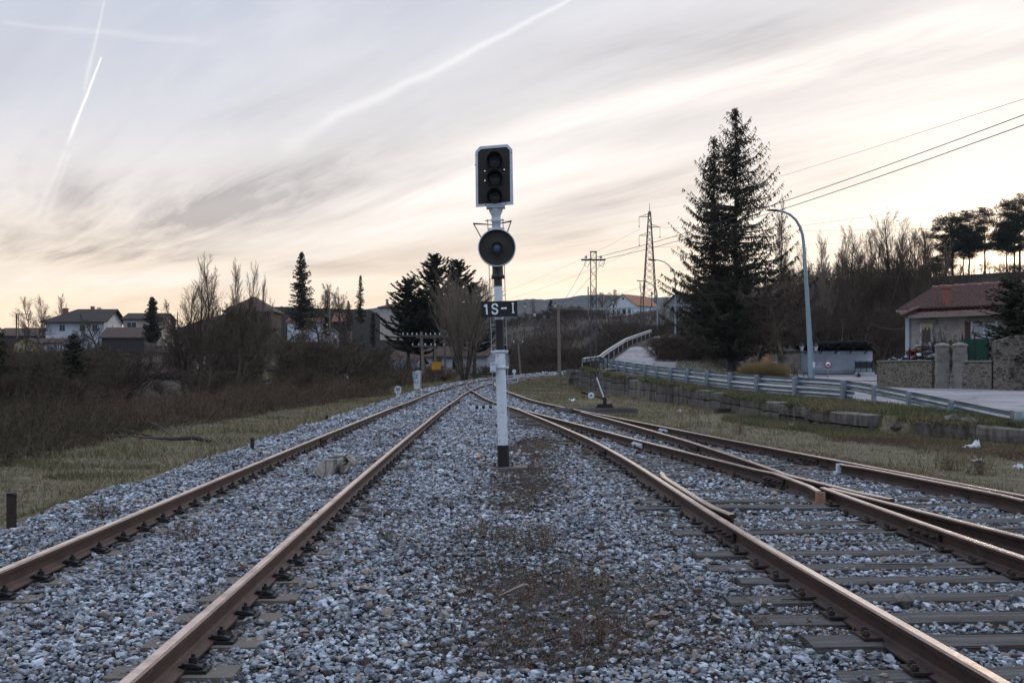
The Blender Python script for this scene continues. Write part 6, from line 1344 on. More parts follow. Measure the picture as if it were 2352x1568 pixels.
# small lattice signal mast on the hill
Y = 145; t = thing('lattice_mast', 'small lattice mast with a caged top in front of the barn-like house', 'mast', (xx_(1475, Y), Y, zz(775, Y))); b_ = MB(); H = (775 - 648) * Y / F; lattice(b_, H * .83, .62, .30, 4, 11, .035); b_.build('frame', MATS['mast_steel'], t)
b_ = MB(); lattice(b_, H * .17, .50, .62, 4, 1, .03); b_.v = [(x, y, z + H * .83) for x, y, z in b_.v]; b_.build('cage', MATS['mast_steel'], t)
# pylon
Y = 330; t = thing('pylon', 'tall four-legged lattice electricity pylon with three side arms', 'pylon', (xx_(1492, Y), Y, zz(702, Y))); k_ = Y / F; Hh = (702 - 478) * k_
b_ = MB(); lattice(b_, Hh * .965, 30 * k_, 4.5 * k_, 4, 15, .15); b_.cyl((0, 0, Hh * .95), (0, 0, Hh * 1.05), .12, .05, 4); b_.build('tower', mat('pylon_steel', (.05, .045, .042), .7, .3), t)
for py, sd in ((498, -1), (522, 1), (541, -1)):
    b_ = MB(); z = (702 - py) * k_; L = 24 * k_ * sd
    for y in (-.3, .3): b_.cyl((0, y, z), (L, 0, z), .07, None, 4); b_.cyl((0, y, z + 1.1), (L, 0, z), .06, None, 4)
    for q in range(1, 5): b_.cyl((L * q / 5, 0, z), (L * q / 5, 0, z + 1.1 * (1 - q / 5)), .04, None, 3)
    am = b_.build('arm', MATS['pylon_steel'], t); b_ = MB(); b_.cyl((L, 0, z), (L, 0, z - 22 * k_), .06, None, 4); b_.cyl((L, 0, z - 21 * k_), (L, 0, z - 24 * k_), .16, None, 6); b_.build('insulator_string', MATS['pylon_steel'], am)
# wires
def wire(a, b2_, label, r=.012, sag=0.0, n=24):
    A, B = at(*a), at(*b2_); pts = []
    fm = 2.1 if 'right' in label and 'edge' in label else 1.0
    for i in range(n + 1): f = i / n * fm; p = A.lerp(B, f); p.z -= sag * 4 * f * (1 - f); pts.append(p)
    b_ = MB(); b_.tube(pts, r, 4); tag(b_.build('overhead_wire', M_iron), label, 'wire')
wire((1352, 595, 60.4), (2420, 238, 26), 'upper of the two thick power lines running from the lattice mast to the right edge', .012, .30)
wire((1382, 596, 60.4), (2420, 262, 24), 'lower of the two thick power lines running from the lattice mast to the right edge', .012, .30)
wire((1497, 478, 330), (2420, 205, 60), 'single fine line crossing the sky high on the right', .014, 1.0)
wire((1508, 546, 330), (2420, 432, 120), 'fine line crossing above the wood to the right edge', .022, 1.2)
wire((1482, 520, 330), (2300, 520, 200), 'fine pylon line just above the treetops of the wood', .03, 1.0)
wire((1478, 567, 330), (2300, 535, 200), 'lowest fine pylon line, running into the treetops of the wood', .03, 1.0)
wire((1470, 526, 330), (1100, 690, 420), 'fine line falling from the pylon to the left behind the signal', .03, 1.5)
wire((1478, 565, 330), (1120, 700, 420), 'second, lower fine line falling from the pylon to the left', .03, 1.5)
wire((1348, 600, 60.4), (1281, 716, 69), 'wire from the lattice mast down to the plain wooden pole', .011, .05)
wire((1388, 600, 60.4), (1281, 718, 110), 'steep wire falling left behind the lattice mast', .014, .05)
wire((1170, 697, 69), (1475, 700, 145), 'slack cable hanging across the view of the blue hill', .016, .5)
wire((1190, 792, 100), (1360, 800, 90), 'low slack wire from the short pole with two insulators towards the mast', .012, .7)
wire((967, 800, 82), (1190, 812, 100), 'low wire between the telegraph pole and the short pole with two insulators', .012, .5)
wire((2000, 742, 100), (2098, 750, 56), 'thin cable leading to the stone house from the left', .012, .3)
wire((1484, 655, 145), (1390, 680, 200), 'short wire from the caged mast towards the bare hilltop trees', .02, .2)
# ================================================================ right-hand houses
M_ren = mat('grey_brown_render', (.34, .31, .28), .95, var=.14, scale=3, c2=(.24, .22, .20), bump=.4, bscale=20)
def tile_sub(b, p, cc, vec):
    x, y, z = b.sep(vec); w_ = b.m('SINE', b.m('MULTIPLY', x, 28.0)); w2 = b.m('FRACT', b.m('MULTIPLY', y, 2.6))
    n_ = b.noise(b.v('MULTIPLY', vec, (4.4, 2.6, 1)), 1.6, 3, .7); h_ = b.m('ADD', b.m('MULTIPLY', w_, .5), b.m('MULTIPLY', w2, .8))
    c_ = b.mix(b.ramp(n_, [(.35, 0), (.65, 1)]), cc, b.mix(1.0, cc, (.45, .5, .52), 'MULTIPLY')); c_ = b.mix(b.ramp(w2, [(0, .7), (.12, 0)]), c_, (.03, .02, .018)); b.put(p.inputs['Base Color'], c_)
    bn = b.new('ShaderNodeBump'); bn.inputs['Strength'].default_value = .8; bn.inputs['Distance'].default_value = .05; b.put(bn.inputs['Height'], h_); b.l.new(bn.outputs[0], p.inputs['Normal'])
M_t1 = mat('maroon_clay_tiles', (.125, .068, .058), .85, var=.15, scale=2, sub=tile_sub, spec=.2)
M_t2 = mat('pink_clay_tiles', (.30, .165, .14), .85, var=.12, scale=2, sub=tile_sub, spec=.2)
A = Vector((21.0, 56.2)); U_ = Vector((.64, -.77)).normalized(); ang = math.atan2(U_.y, U_.x)
hs = thing('stone_house', 'grey-brown rendered house with a maroon tiled roof, brick chimney and skylight at the right edge', 'house', (A.x, A.y, 0), ang)
def blk(n, c, d_, m_, par=hs, **k): b_ = MB(); b_.box(c, d_, **k); return b_.build(n, m_, par)
L = 13.0
b_ = MB(); b_.add([(0, 0, -.5), (L, 0, -.5), (L, 6.4, -.5), (0, 6.4, -.5), (0, 0, 4.6), (L, 0, 4.6), (L, 6.4, 4.6), (0, 6.4, 4.6), (0, 3.2, 5.75), (L, 3.2, 5.75)], [(0, 1, 5, 4), (1, 2, 6, 9, 5), (2, 3, 7, 6), (3, 0, 4, 8, 7)]); b_.build('wall', M_ren, hs)
blk('white_corner_strip', (-.13, -.0, 1.8), (.22, .22, 4.6), mat('grey_white_paint', (.36, .40, .45), .8, var=.1, scale=3))
# main roof as its own local frame so that tiles run down the slope
def roofslab(name, p0, ux, uy, w, l, m_, th=.10, par=hs):
    ux, uy = Vector(ux).normalized(), Vector(uy).normalized(); nz = ux.cross(uy); b_ = MB(); b_.box((w / 2, l / 2, -th / 2), (w, l, th)); 
    nw = int(w / .225)
    for i in range(nw): b_.cyl((i * .225 + .1, -.02, .0), (i * .225 + .1, l, .0), .055, None, 6, cap=True)
    o = b_.build(name, m_, par); M_ = Matrix((ux, uy, nz)).transposed().to_4x4(); M_.translation = Vector(p0); o.matrix_local = M_; return o
r_a = roofslab('roof', (-.5, -.45, 4.55), (1, 0, 0), (0, 3.65, 1.32), L + 1, 3.88, M_t1)
roofslab('rear_roof', (L + .5, 6.85, 4.55), (-1, 0, 0), (0, -3.65, 1.32), L + 1, 3.88, M_t1)
b_ = MB(); [b_.cyl((-.5 + q * .4, 3.2, 5.86 + .02 * (q % 2)), (-.5 + q * .4 + .42, 3.2, 5.86 + .02 * (q % 2)), .11, .09, 8) for q in range(34)]; b_.build('ridge_tiles', M_t2, hs)
r_b = roofslab('porch_roof', (.5, -.75, 4.2), (1, 0, 0), (0, 2.0, .75), 12, 1.5, M_t2); r_b['label'] = 'pinkish lower roof over the front'
roofslab('porch_roof_end', (-1.0, .9, 4.25), (.9, -2.0, 0), (.85, .5, .42), 2.3, 1.0, M_t2)
b_ = MB(); b_.box((6.4, -.74, 4.12), (12.2, .10, .16)); b_.box((-.1, -.45, 4.45), (.9, .1, .14)); b_.build('fascia', mat('pale_fascia', (.20, .17, .15), .9), hs)
b_ = MB(); [b_.box((.6 + q * .7, -.36, 4.18), (.10, .66, .10)) for q in range(17)]; b_.build('rafter', MATS['brown_black_paint'], hs)
ch = blk('chimney', (1.9, .2, 4.95), (.32, .32, 1.2), M_brick); blk('chimney_cap', (1.9, .2, 5.58), (.42, .42, .08), M_brick, ch)
b_ = MB(); b_.cyl((6.0, .3, 4.5), (6.0, .3, 5.05), .10, None, 10); b_.cyl((6.0, .3, 5.0), (6.0, .3, 5.15), .15, None, 10); b_.build('flue', M_iron, hs)
sk = roofslab('skylight', (6.1, .9, 5.11), (1, 0, 0), (0, 3.65, 1.32), .9, 1.0, mat('skylight_glass', (.5, .55, .6), .05, .9), .16, hs)
def hwin(u, z, w_, h_, lab, shut=True, awn=False):
    t_ = blk('window', (u, .0, z), (w_, .16, h_), M_win); t_['label'] = lab
    for x in (-w_ / 2, w_ / 2): blk('frame', (u + x, -.06, z), (.10, .12, h_ + .1), M_wwall, t_)
    blk('frame', (u, -.06, z - h_ / 2), (w_ + .2, .14, .1), M_wwall, t_); blk('sill', (u, -.10, z - h_ / 2 - .10), (w_ + .5, .22, .08), M_dirty, t_)
    if shut: blk('frame', (u, -.06, z), (.08, .12, h_), M_wwall, t_); blk('shutter', (u - w_ / 2 - .22, -.05, z), (.30, .08, h_ + .2), mat('brown_shutter', (.07, .035, .025), .7), t_)
    if shut: blk('curtain', (u, -.085, z), (w_ * .92, .02, h_ * .9), mat('net_curtain', (.35, .36, .38), .9), t_)
    blk('lintel', (u, -.05, z + h_ / 2 + .15), (w_ + .5, .14, .24), mat('stone_lintel', (.22, .2, .17), .9), t_)
    if awn:
        b_ = MB(); [b_.box((u - w_ / 2 + .06 + q * w_ / 6, -.13, z + h_ / 2 - .05 - .05 * (q % 2)), (w_ / 6.5, .02, .22 + .1 * (q % 2))) for q in range(6)]; b_.build('lace_valance', mat('yellowed_lace', (.42, .36, .24), .9), t_)
hwin(.95, 3.22, .6, .95, 'small window with a yellowed scalloped valance', False, True); hwin(4.0, 3.22, 1.25, 1.05, 'white-framed window with a brown shutter')
# garden wall, piers, gate
def gw(px, Y): return Vector((xx_(px, Y), Y))
Q0, Q1, Q2, Q3, Q4 = gw(2024, 53), gw(2149, 48.6), gw(2203, 47.2), gw(2279, 46.5), gw(2460, 45.8)
def wallseg(a, b2_, z0, z1, th, m_, name, lab, cat='wall', cap=None, humps=0.0, grp=None):
    d_ = b2_ - a; Ln = d_.length; b_ = MB(); n = 12; V_ = []
    for i in range(n + 1):
        t_ = i / n; hz_ = z1 + (humps * math.sin(min(1, t_ * 2.2) * math.pi / 2) if humps else 0) + (rnd.uniform(-.015, .015))
        for (y, z) in ((-th / 2, z0), (-th / 2, hz_ - .06), (-th * .3, hz_), (th * .3, hz_), (th / 2, hz_ - .06), (th / 2, z0)): V_.append((Ln * t_, y, z))
    b_.add(V_, [(i * 6 + j, (i + 1) * 6 + j, (i + 1) * 6 + (j + 1) % 6, i * 6 + (j + 1) % 6) for i in range(n) for j in range(6)] + [tuple(range(6)), tuple(n * 6 + q for q in range(6))[::-1]])
    o = tag(b_.build(name, m_, None, (a.x, a.y, 0), (0, 0, math.atan2(d_.y, d_.x))), lab, cat, grp)
    if cap:
        c_ = MB(); c_.box((Ln / 2, 0, z1 + .03), (Ln, th + .06, .07)); c_.build('coping', cap, o)
    return o
M_gran = mat('granite_block', (.20, .185, .165), .9, var=.15, scale=7, c2=(.13, .12, .105), bump=.5, bscale=16)
wallseg(Q0, Q1, -.2, 1.78, .4, M_rubble, 'rubble_wall', 'low rubble garden wall left of the iron gate, with scrap piled behind it', 'wall', M_gran)
wallseg(gw(2024, 53), gw(2030, 60), -.2, 1.75, .4, M_rubble, 'rubble_wall', 'short return of the rubble garden wall at its left end', 'wall', M_gran)
wallseg(Q2, Q3, -.2, 1.74, .4, M_rubble, 'rubble_wall', 'low rubble garden wall under the green screen, right of the gate', 'wall', M_gran)
wallseg(Q3, Q4, -.2, 2.65, .5, M_rubble, 'rubble_wall', 'highest rubble wall with a rounded top at the right edge', 'wall', None, .28)
b_ = MB(); z = .3
for (x, z) in ((2286, 1.0), (2284, 1.5), (2286, 2.0), (2289, 2.45)): b_.box((xx_(x, 46.1) , 46.2, z), (.5, .12, .36))
for (px, lab) in ((2162, 'left granite pier of the iron gate'), (2202.5, 'right granite pier of the iron gate')):
    Y = 48.0 if px < 2180 else 47.3; t_ = thing('gate_pier', lab, 'pier', (xx_(px, Y), Y - .1, 0), -.15); z = .2; 
    for q in range(7): b2 = MB(); b2.box((0, 0, z + .155), (.50 + .05 * (q % 2), .50, .31), taper=.98); coarse(b2, .006, rnd); b2.build('granite_block', M_gran, t_); z += .318
    b2 = MB(); b2.lathe([(.36, z - .0), (.38, z + .05), (.30, z + .12), (.12, z + .17), (0, z + .18)], n=4, sm=False); b2.v = [(x * .75 - y * .75, x * .75 + y * .75, zq) for x, y, zq in b2.v]; b2.build('cap_stone', M_gran, t_)
t_ = thing('iron_gate', 'narrow dark iron bar gate between the two granite piers', 'gate', (xx_(2183, 47.7), 47.65, .5), -.15); b_ = MB()
for q in range(6): b_.cyl((-.24 + q * .096, 0, 0), (-.24 + q * .096, 0, 1.75), .010, None, 5)
for z in (.05, .6, 1.15, 1.74): b_.box((0, 0, z), (.50, .03, .04))
b_.build('bars', M_iron, t_); b_ = MB(); b_.box((-.26, 0, .85), (.05, .05, 1.9)); b_.box((.26, 0, .85), (.05, .05, 1.9)); b_.build('gate_frame', M_iron, t_)
d_ = Q3 - Q2; a_ = math.atan2(d_.y, d_.x); t_ = thing('screen_fence', 'dark green mesh privacy screen on top of the garden wall', 'fence', (Q2.x + .15, Q2.y, 1.8), a_); b_ = MB(); b_.box((d_.length / 2 - .1, 0, .5), (d_.length - .3, .03, .92)); b_.build('screen', mat('green_mesh', (.008, .045, .028), .9, var=.2, scale=60), t_)
b_ = MB(); [b_.box((q * (d_.length - .35) / 2, -.03, .55), (.05, .05, 1.15)) for q in range(3)]; b_.build('fence_post', M_iron, t_)
d_ = Q1 - Q0; a_ = math.atan2(d_.y, d_.x); t_ = thing('iron_fence', 'row of black iron posts standing on the garden wall in front of the scrap pile', 'fence', (Q0.x, Q0.y, 1.82), a_)
for q in range(7): b_ = MB(); b_.box((.35 + q * .52, 0, .28), (.05, .05, .62)); b_.build('fence_post', M_iron, t_)
M_scrap = [mat('bluish_sheet', (.28, .32, .38), .35, .5, var=.2, scale=6), M_tiler, mat('pale_sheet', (.45, .47, .5), .4, .3, var=.15, scale=6), MATS['orange_rust']]
rr = random.Random(12)
for q, (nm, lb, m_) in enumerate((('sheet_pile', 'heap of bluish metal sheets behind the garden wall', 0), ('tile_pile', 'stack of old red roof tiles behind the garden wall', 1), ('board_pile', 'pile of pale boards behind the garden wall beside the gate', 2))):
    b_ = MB()
    for k_ in range(16): f = rr.uniform(0, 1.15); b_.box((f + q * 1.15 + .1, rr.uniform(.45, 1.3), rr.uniform(1.55, 1.95) + (.28 if q == 1 else .12) * math.sin(f * 2.6) + .15 * (q > 0)), (rr.uniform(.25, .7), .5, .05), M=Matrix.Rotation(rr.uniform(-.5, .3), 3, 'Y') @ Matrix.Rotation(rr.uniform(-.3, .3), 3, 'X'))
    b_.box((.6 + q * 1.15, .9, .8), (1.1, .9, 1.5)); tag(b_.build(nm, M_scrap[m_], None, (Q0.x, Q0.y, 0), (0, 0, a_)), lb, 'pile')
for i, (px, py, Y, sx) in enumerate(((2150, 745, 50.5, .55), (2215, 748, 49.5, .5), (2300, 740, 48, .5))): put(px, py, Y, B_bush[i % 2] if i < 2 else B_round[0], 'bare_shrub', ('leafless garden shrub behind the left gate pier', 'leafless garden shrub in front of the white-framed window', 'thin leafless branches beside the dark evergreen')[i], 'shrub', H0=3.6 if i < 2 else 6.2, zb=.6, sx=sx)
# kiosk building
Y = 98; k_ = Y / F; zb = .35; KX = xx_(1925, Y)
ks = thing('station_building', 'low pale grey building under a deep dark canopy, behind the road sign', 'building', (KX, Y, zb)); 
def kx(px): return xx_(px, Y) - KX
def kz(py): return zz(py, Y) - zb
M_kw = mat('pale_grey_render', (.44, .48, .54), .9, var=.06, scale=2, c2=(.36, .39, .44)); b_ = MB(); x0, x1 = kx(1836), kx(2004); b_.box(((x0 + x1) / 2, 3, (kz(806) - .5) / 2), (x1 - x0, 6, kz(806) + .5)); b_.build('wall', M_kw, ks)
b_ = MB(); b_.box(((x0 + x1) / 2, 2.98, kz(851.5)), (x1 - x0 + .12, 6.1, .08)); b_.build('ledge', MATS['stained_white_wall'], ks)
b_ = MB(); xa, xb = kx(1826), kx(1968); V_ = [(xa, -2.6, kz(786)), (xb, -2.6, kz(782)), (kx(2012), 3, kz(806) + .05), (xa, 3, kz(806) + .05), (xa, 7, kz(800)), (kx(2012), 7, kz(800))]
V_ = [(xa, -2.6, kz(787)), (xb, -2.6, kz(782)), (kx(2012) + .3, .5, kz(806)), (kx(2012), 7, kz(806)), (xa, 7, kz(806))]; V_ = V_ + [(x, y, z - .14) for x, y, z in V_]
b_.add(V_, [(0, 1, 2, 3, 4), (9, 8, 7, 6, 5), (0, 5, 6, 1), (1, 6, 7, 2), (2, 7, 8, 3), (3, 8, 9, 4), (4, 9, 5, 0)]); b_.build('canopy', M_black, ks)
for q in range(5): b_ = MB(); X_ = kx(1850 + q * 34); b_.cyl((X_, 0, kz(812)), (X_ - .1, -2.3, kz(788)), .06, None, 5); b_.box((X_, -1.2, kz(790) - .12), (.10, 2.6, .12)); b_.build('canopy_bracket', M_black, ks)
b_ = MB(); b_.box(((x0 + x1) / 2, -.9, kz(796)), (x1 - x0 - .4, .12, .10)); b_.box(((x0 + x1) / 2, -1.9, kz(790)), (x1 - x0 - .8, .12, .10)); b_.build('purlin', M_black, ks)
for (p0, p1, q0, q1, nm, m_) in ((1832, 1839.5, 812, 851, 'door', M_iron), (1935, 1950, 856, 870, 'cellar_window', M_black), (1808, 1824, 835, 851, 'bench_panel', MATS['dull_frame'])):
    b_ = MB(); b_.box((kx((p0 + p1) / 2), -.03, kz((q0 + q1) / 2)), ((p1 - p0) * k_, .08, (q1 - q0) * k_)); b_.build(nm, m_, ks)
b_ = MB()
for px in (1956, 1969, 1982, 1995): b_.box((kx(px), -1.0, kz(845)), (.05, .05, 1.35))
for py in (830, 846): b_.box((kx(1976), -1.0, kz(py)), (kx(1997) - kx(1955), .05, .05))
b_.box((kx(1976), -.98, kz(838)), (kx(1996) - kx(1956), .02, .55), mi=1); b_.cyl((kx(1997), -1, kz(830)), (kx(2010), -1, kz(842)), .03, None, 5); b_.build('stair_railing', [M_iron, mat('dark_mesh', (.03, .03, .04), .9)], ks)
b_ = MB(); b_.box((kx(1978), -.55, kz(866)), (kx(2002) - kx(1958), 1.0, .95)); b_.build('stair_block', M_kw, ks)
b_ = MB()
for q in ribbon([(-.22, -.1), (-.05, .0), (.02, .12), (.16, .28), (.26, .3)], .14) + ribbon([(-.3, -.2), (-.08, -.2), (.1, -.12), (.22, .05)], .12): b_.prism(q, -.10, -.04, (kx(1881), 0, kz(839)))
b_.build('wall_relief', MATS['clean_white_wall'], ks); b_ = MB(); b_.box((kx(1926), -.06, kz(811)), (.16, .14, .22)); b_.build('alarm_box', MATS['clean_white_wall'], ks)
Y = 97; b_ = MB(); house('rough beige stone building joined to the left end of the canopied one', 'building', (xx_(1800, Y), Y + 3, .4), 3.1, 6, zz(806, Y) - .4, .5, 'gx', 0, mat('beige_stone', (.20, .17, .14), .95, var=.3, scale=5, c2=(.12, .10, .085), bump=.5, bscale=12), M_slate, .1, wins=[('f', -.9, 1.0, .4, .9)])
house('dark low stone building in the shade behind the great spruce', 'building', (xx_(1758, 100), 103, .4), 2.6, 5, 1.7, .5, 'gx', 0, MATS['beige_stone'], M_tile, .1)
# road sign
Y = 72; s = at(1901.5, 837.5, Y); zg = .75; t_ = thing('road_sign', 'round red-rimmed road sign with a black lorry on white', 'road sign', (s.x, Y, zg)); zc_ = s.z - zg; r = 8.3 * Y / F
b_ = MB(); b_.cyl((0, .03, -.3), (0, .03, zc_ + .1), .025, None, 8); b_.build('sign_post', M_galv, t_); b_ = MB(); b_.lathe([(0, 0), (r, 0), (r, .02), (0, .02)], (0, -.0, zc_), 28, axis='Y'); dsk = b_.build('sign_disc', mat('sign_red', (.35, .015, .03), .5), t_)
b_ = MB(); b_.lathe([(0, .024), (r * .74, .024), (r * .74, .019)], (0, 0, zc_), 28, axis='Y'); b_.build('sign_face', mat('sign_white', (.62, .64, .68), .5), dsk)
b_ = MB(); u = r * .045
for (x0, z0, x1, z1) in ((-2, -3, 10, 4.5), (-9, -3, -3, 1.2), (-11, -3.4, 10, -2.2)): b_.box(((x0 + x1) / 2 * u, -.029, zc_ + (z0 + z1) / 2 * u), ((x1 - x0) * u, .006, (z1 - z0) * u))
for x in (-7, 3, 7): b_.cyl((x * u, -.033, zc_ - 3.6 * u), (x * u, -.027, zc_ - 3.6 * u), 1.9 * u, None, 10)
b_.build('lorry_symbol', M_black, dsk)
# information post, golden grass, containers, rail fence
Y = 82; s = at(1762, 835, Y); t_ = thing('information_post', 'brown wooden information pillar with a little sloping roof, left of the round-crowned tree', 'information pillar', (s.x, Y, s.z - .6)); b_ = MB(); b_.box((0, 0, 1.05), (.62, .38, 2.1)); b_.build('pillar', mat('brown_varnished_wood', (.30, .15, .07), .7, var=.2, scale=4, stretch=(6, 6, 1)), t_)
b_ = MB(); b_.box((-.05, -.05, 2.15), (.95, .7, .07), M=Matrix.Rotation(-.18, 3, 'Y')); b_.build('little_roof', M_woodl, t_); b_ = MB(); b_.box((-.1, -.2, 1.2), (.36, .03, 1.3)); b_.build('panel', mat('light_brown_wood', (.40, .23, .11), .7, var=.2, scale=4), t_)
gp = np.random.RandomState(9); cg, dg = [], []
p = at(1755, 862, 68); n = 9000; a = gp.rand(n) * 6.283; r_ = gp.rand(n) ** .5; B_ = np.stack([p.x + np.cos(a) * r_ * 1.25, p.y + np.sin(a) * r_ * .7, np.full(n, p.z - .1)], -1)
D_ = np.stack([np.cos(a) * r_ * .7, np.sin(a) * r_ * .6, np.full(n, .9)], -1) + gp.normal(size=(n, 3)) * .28; v, f = blades(B_, D_, gp.uniform(.65, 1.25, n) * (1 - .25 * r_ ** 3), .018, gp)
tag(link('golden_grasses', npmesh('golden_grasses', v, f, mat('golden_grass', (.26, .19, .085), .9, var=.1, scale=1.5, c2=(.17, .125, .06), island=.4))), 'clump of tall golden ornamental grass behind the crash barrier', 'plant')
Y = 78; s = at(1686, 858, Y)
t_ = thing('waste_container', 'blue plastic waste container with a curved lid under the great spruce', 'container', (s.x, Y, s.z)); b_ = MB(); b_.box((0, 0, .3), (1.0, .7, .62), taper=1.08); M_bl = mat('blue_plastic', (.03, .07, .16), .5); b_.build('bin', M_bl, t_)
b_ = MB(); b_.cyl((-.54, 0, .6), (.54, 0, .6), .26, None, 14); b_.build('lid', M_bl, t_); b_ = MB(); b_.box((-.05, -.36, .1), (.3, .04, .1)); b_.build('handle', mat('cream_plastic', (.4, .38, .3), .6), t_)
s = at(1714, 850, 79); b_ = MB(); b_.box((0, 0, .35), (.62, .5, .8), taper=.9); coarse(b_, .03, rnd); tag(b_.build('pink_boulder', mat('pinkish_stone', (.24, .17, .16), .9, var=.2, scale=6), None, tuple(s)), 'pinkish block of stone between the blue container and the golden grass', 'stone')
t_ = thing('rail_fence', 'short dark wooden rail fence at the foot of the ramp road', 'fence', tuple(at(1499, 846, 84))); b_ = MB(); [b_.box((q * .52, 0, .45), (.09, .09, .95)) for q in range(4)]; b_.build('fence_post', M_wood, t_); b_ = MB(); [b_.box((.8, -.06, z), (1.7, .05, .09)) for z in (.4, .86)]; b_.build('rail', M_wood, t_)
put(1972, 856, 92, conC, 'green_shrub', 'small green shrub below the stair railing', 'shrub', H0=6, zb=.4, sx=3.2)
p = at(2310, 606, 40) if False else None

# ================================================================ lineside objects
# point lever
Y = 35; p = at(1388, 943, Y); k_ = Y / F; t_ = thing('point_lever', 'black hand-operated point lever with a white disc weight and white rod beside the track', 'point lever', (p.x, Y, p.z))
def q_(px, py, dy=0): return ((px - 1388) * k_, dy, (943 - py) * k_)
b_ = MB(); b_.prism([(q_(x, y)[0], q_(x, y)[2]) for x, y in ((1364, 942), (1370, 933), (1375, 927), (1404, 927), (1408, 934), (1412, 942))], -.12, -.08); b_.prism([(q_(x, y)[0], q_(x, y)[2]) for x, y in ((1364, 942), (1370, 933), (1375, 927), (1404, 927), (1408, 934), (1412, 942))], .08, .12); b_.box(q_(1388, 929), (.30, .22, .05)); b_.build('frame', M_black, t_)
b_ = MB(); b_.box(q_(1389, 922), (.11, .12, .20)); b_.cyl(q_(1388, 916, -.12), q_(1388, 916, .12), .07, None, 10); b_.build('pivot', M_rustd, t_)
b_ = MB(); b_.tube([q_(1388, 918, -.05), q_(1375, 911, -.08), q_(1357, 907, -.09), q_(1334, 899, -.09)], [.030, .026, .028, .045], 7); b_.build('weight_arm', M_rustd, t_)
b_ = MB(); x, y, z = q_(1357, 908.5, -.12); b_.lathe([(0, .03), (.03, .03), (.03, .045), (.098, .04), (.108, .03), (.108, -.03), (0, -.03)], (x, y, z), 22, axis='Y'); dd = b_.build('disc_weight', M_dirty, t_); b_ = MB(); b_.cyl((x, y - .06, z), (x, y + .05, z), .018, None, 6); b_.build('bolt', M_rustd, dd)
b_ = MB(); b_.tube([q_(1386, 911, 0), q_(1370, 866, .0)], .022, 8); b_.build('rod', M_white, t_); b_ = MB(); b_.tube([q_(1370, 866, 0), q_(1366.5, 855, 0)], .026, 8); b_.build('grip', M_black, t_)
for i, (y_, w_) in enumerate(((34.7, 1.75), (35.5, 1.75))):
    b_ = MB(); b_.box((0, 0, .02), (w_ + .9, .24, .16)); tag(b_.build('lever_timber', M_wood, None, (p.x - .28, y_, p.z - .01)), ('nearer', 'farther')[i] + ' long grey timber carrying the point lever', 'timber')
# fouling point marker
p = at(1107, 942, 37.7); t_ = thing('track_marker', 'low black and white striped concrete marker lying across the gravel between the tracks', 'marker', (p.x, 37.7, 0)); k_ = 37.7 / F
sg = [(-27.5, -15, 0), (-15, -8, 1), (-8, .5, 0), (.5, 7, 1), (7, 16, 0), (16, 23, 1), (23, 35.5, 0)]
for q in (0, 1):
    b_ = MB(); [b_.box(((a + c) / 2 * k_, 0, .07), ((c - a) * k_ - .001, .16, .19)) for a, c, m_ in sg if m_ == q]; b_.build('painted_band', [M_dirty, M_black][q], t_)['label'] = ('white bands', 'black bands')[q]
# cabinet
Y = 68; k_ = Y / F; p = at(958, 893, Y); t_ = thing('relay_cabinet', 'white painted trackside cabinet with black graffiti and a small grey box on its left side', 'cabinet', (p.x, Y, p.z))
b_ = MB(); b_.box((0, .18, .55), (.36, .40, 1.12)); b_.build('body', M_white, t_); b_ = MB(); b_.prism([(-.30, 1.11), (-.12, 1.13), (-.02, 1.17), (.10, 1.17), (.18, 1.13), (.26, 1.13), (.26, 1.09), (-.30, 1.08)], -.06, .42); b_.build('lid', M_white, t_)
b_ = MB(); b_.box((-.19, -.03, .92), (.18, .14, .40)); b_.build('side_box', mat('grey_blue_box', (.24, .31, .40), .5), t_); b_ = MB(); b_.box((.22, .12, .55), (.06, .3, 1.08)); b_.box((-.20, .1, .38), (.05, .3, .75)); b_.build('door_edge', M_galv, t_)
kk = .42 / 185 * 1.05
def gq(x, y): return ((x - 862) * .00192, .0 + (975 - y) * .00207)
for pts in (densify([(800, 665), (838, 640), (872, 590), (878, 545), (862, 512), (848, 520), (842, 570), (848, 620), (868, 655), (890, 672)]), [(803, 718), (806, 803)], [(832, 765), (832, 812)], [(872, 718), (864, 832)], [(908, 718), (900, 780)], [(800, 600), (812, 603)], [(886, 610), (898, 614)]):
    b_ = MB(); [b_.prism(q, -.0275, -.0215) for q in ribbon([gq(*a) for a in pts], .028)]; b_.build('graffiti', M_black, t_)
# kilometre marker
p = at(914, 915.5, 52.6); k_ = 52.6 / F; t_ = thing('kilometre_marker', 'small white concrete kilometre marker with a notched head and black figures on the left verge', 'marker', (p.x, 52.6, p.z))
def kq(x, y): return ((x - 262) * .0732 * k_, (1280 - y) * .0732 * k_ )
b_ = MB(); b_.prism([kq(*a) for a in ((215, 1300), (215, 1120), (205, 1100), (160, 1085), (160, 930), (200, 900), (215, 880), (300, 880), (315, 900), (362, 915), (360, 1080), (310, 1105), (302, 1280), (302, 1300))], -.05, .05); st_ = b_.build('slab', M_dirty, t_)
for (s_t, x, y, sz_) in (('300', 262, 985, .21), ('2', 262, 1105, .20)):
    m_ = txt_mesh(s_t, sz_, M_black, .003, .004, xs=.72); link('figures', m_, st_, (kq(x, y)[0], -.054, kq(x, y)[1]))
p = at(1181, 862, 74); b_ = MB(); b_.prism([(-.04, -.1), (-.04, .12), (-.13, .2), (-.14, .36), (-.08, .42), (.08, .42), (.14, .36), (.13, .2), (.05, .12), (.04, -.1)], -.04, .04); tag(b_.build('track_marker', M_dirty, None, (p.x, 74, p.z)), 'tiny white rounded marker post beside the curve right of the signal', 'marker')
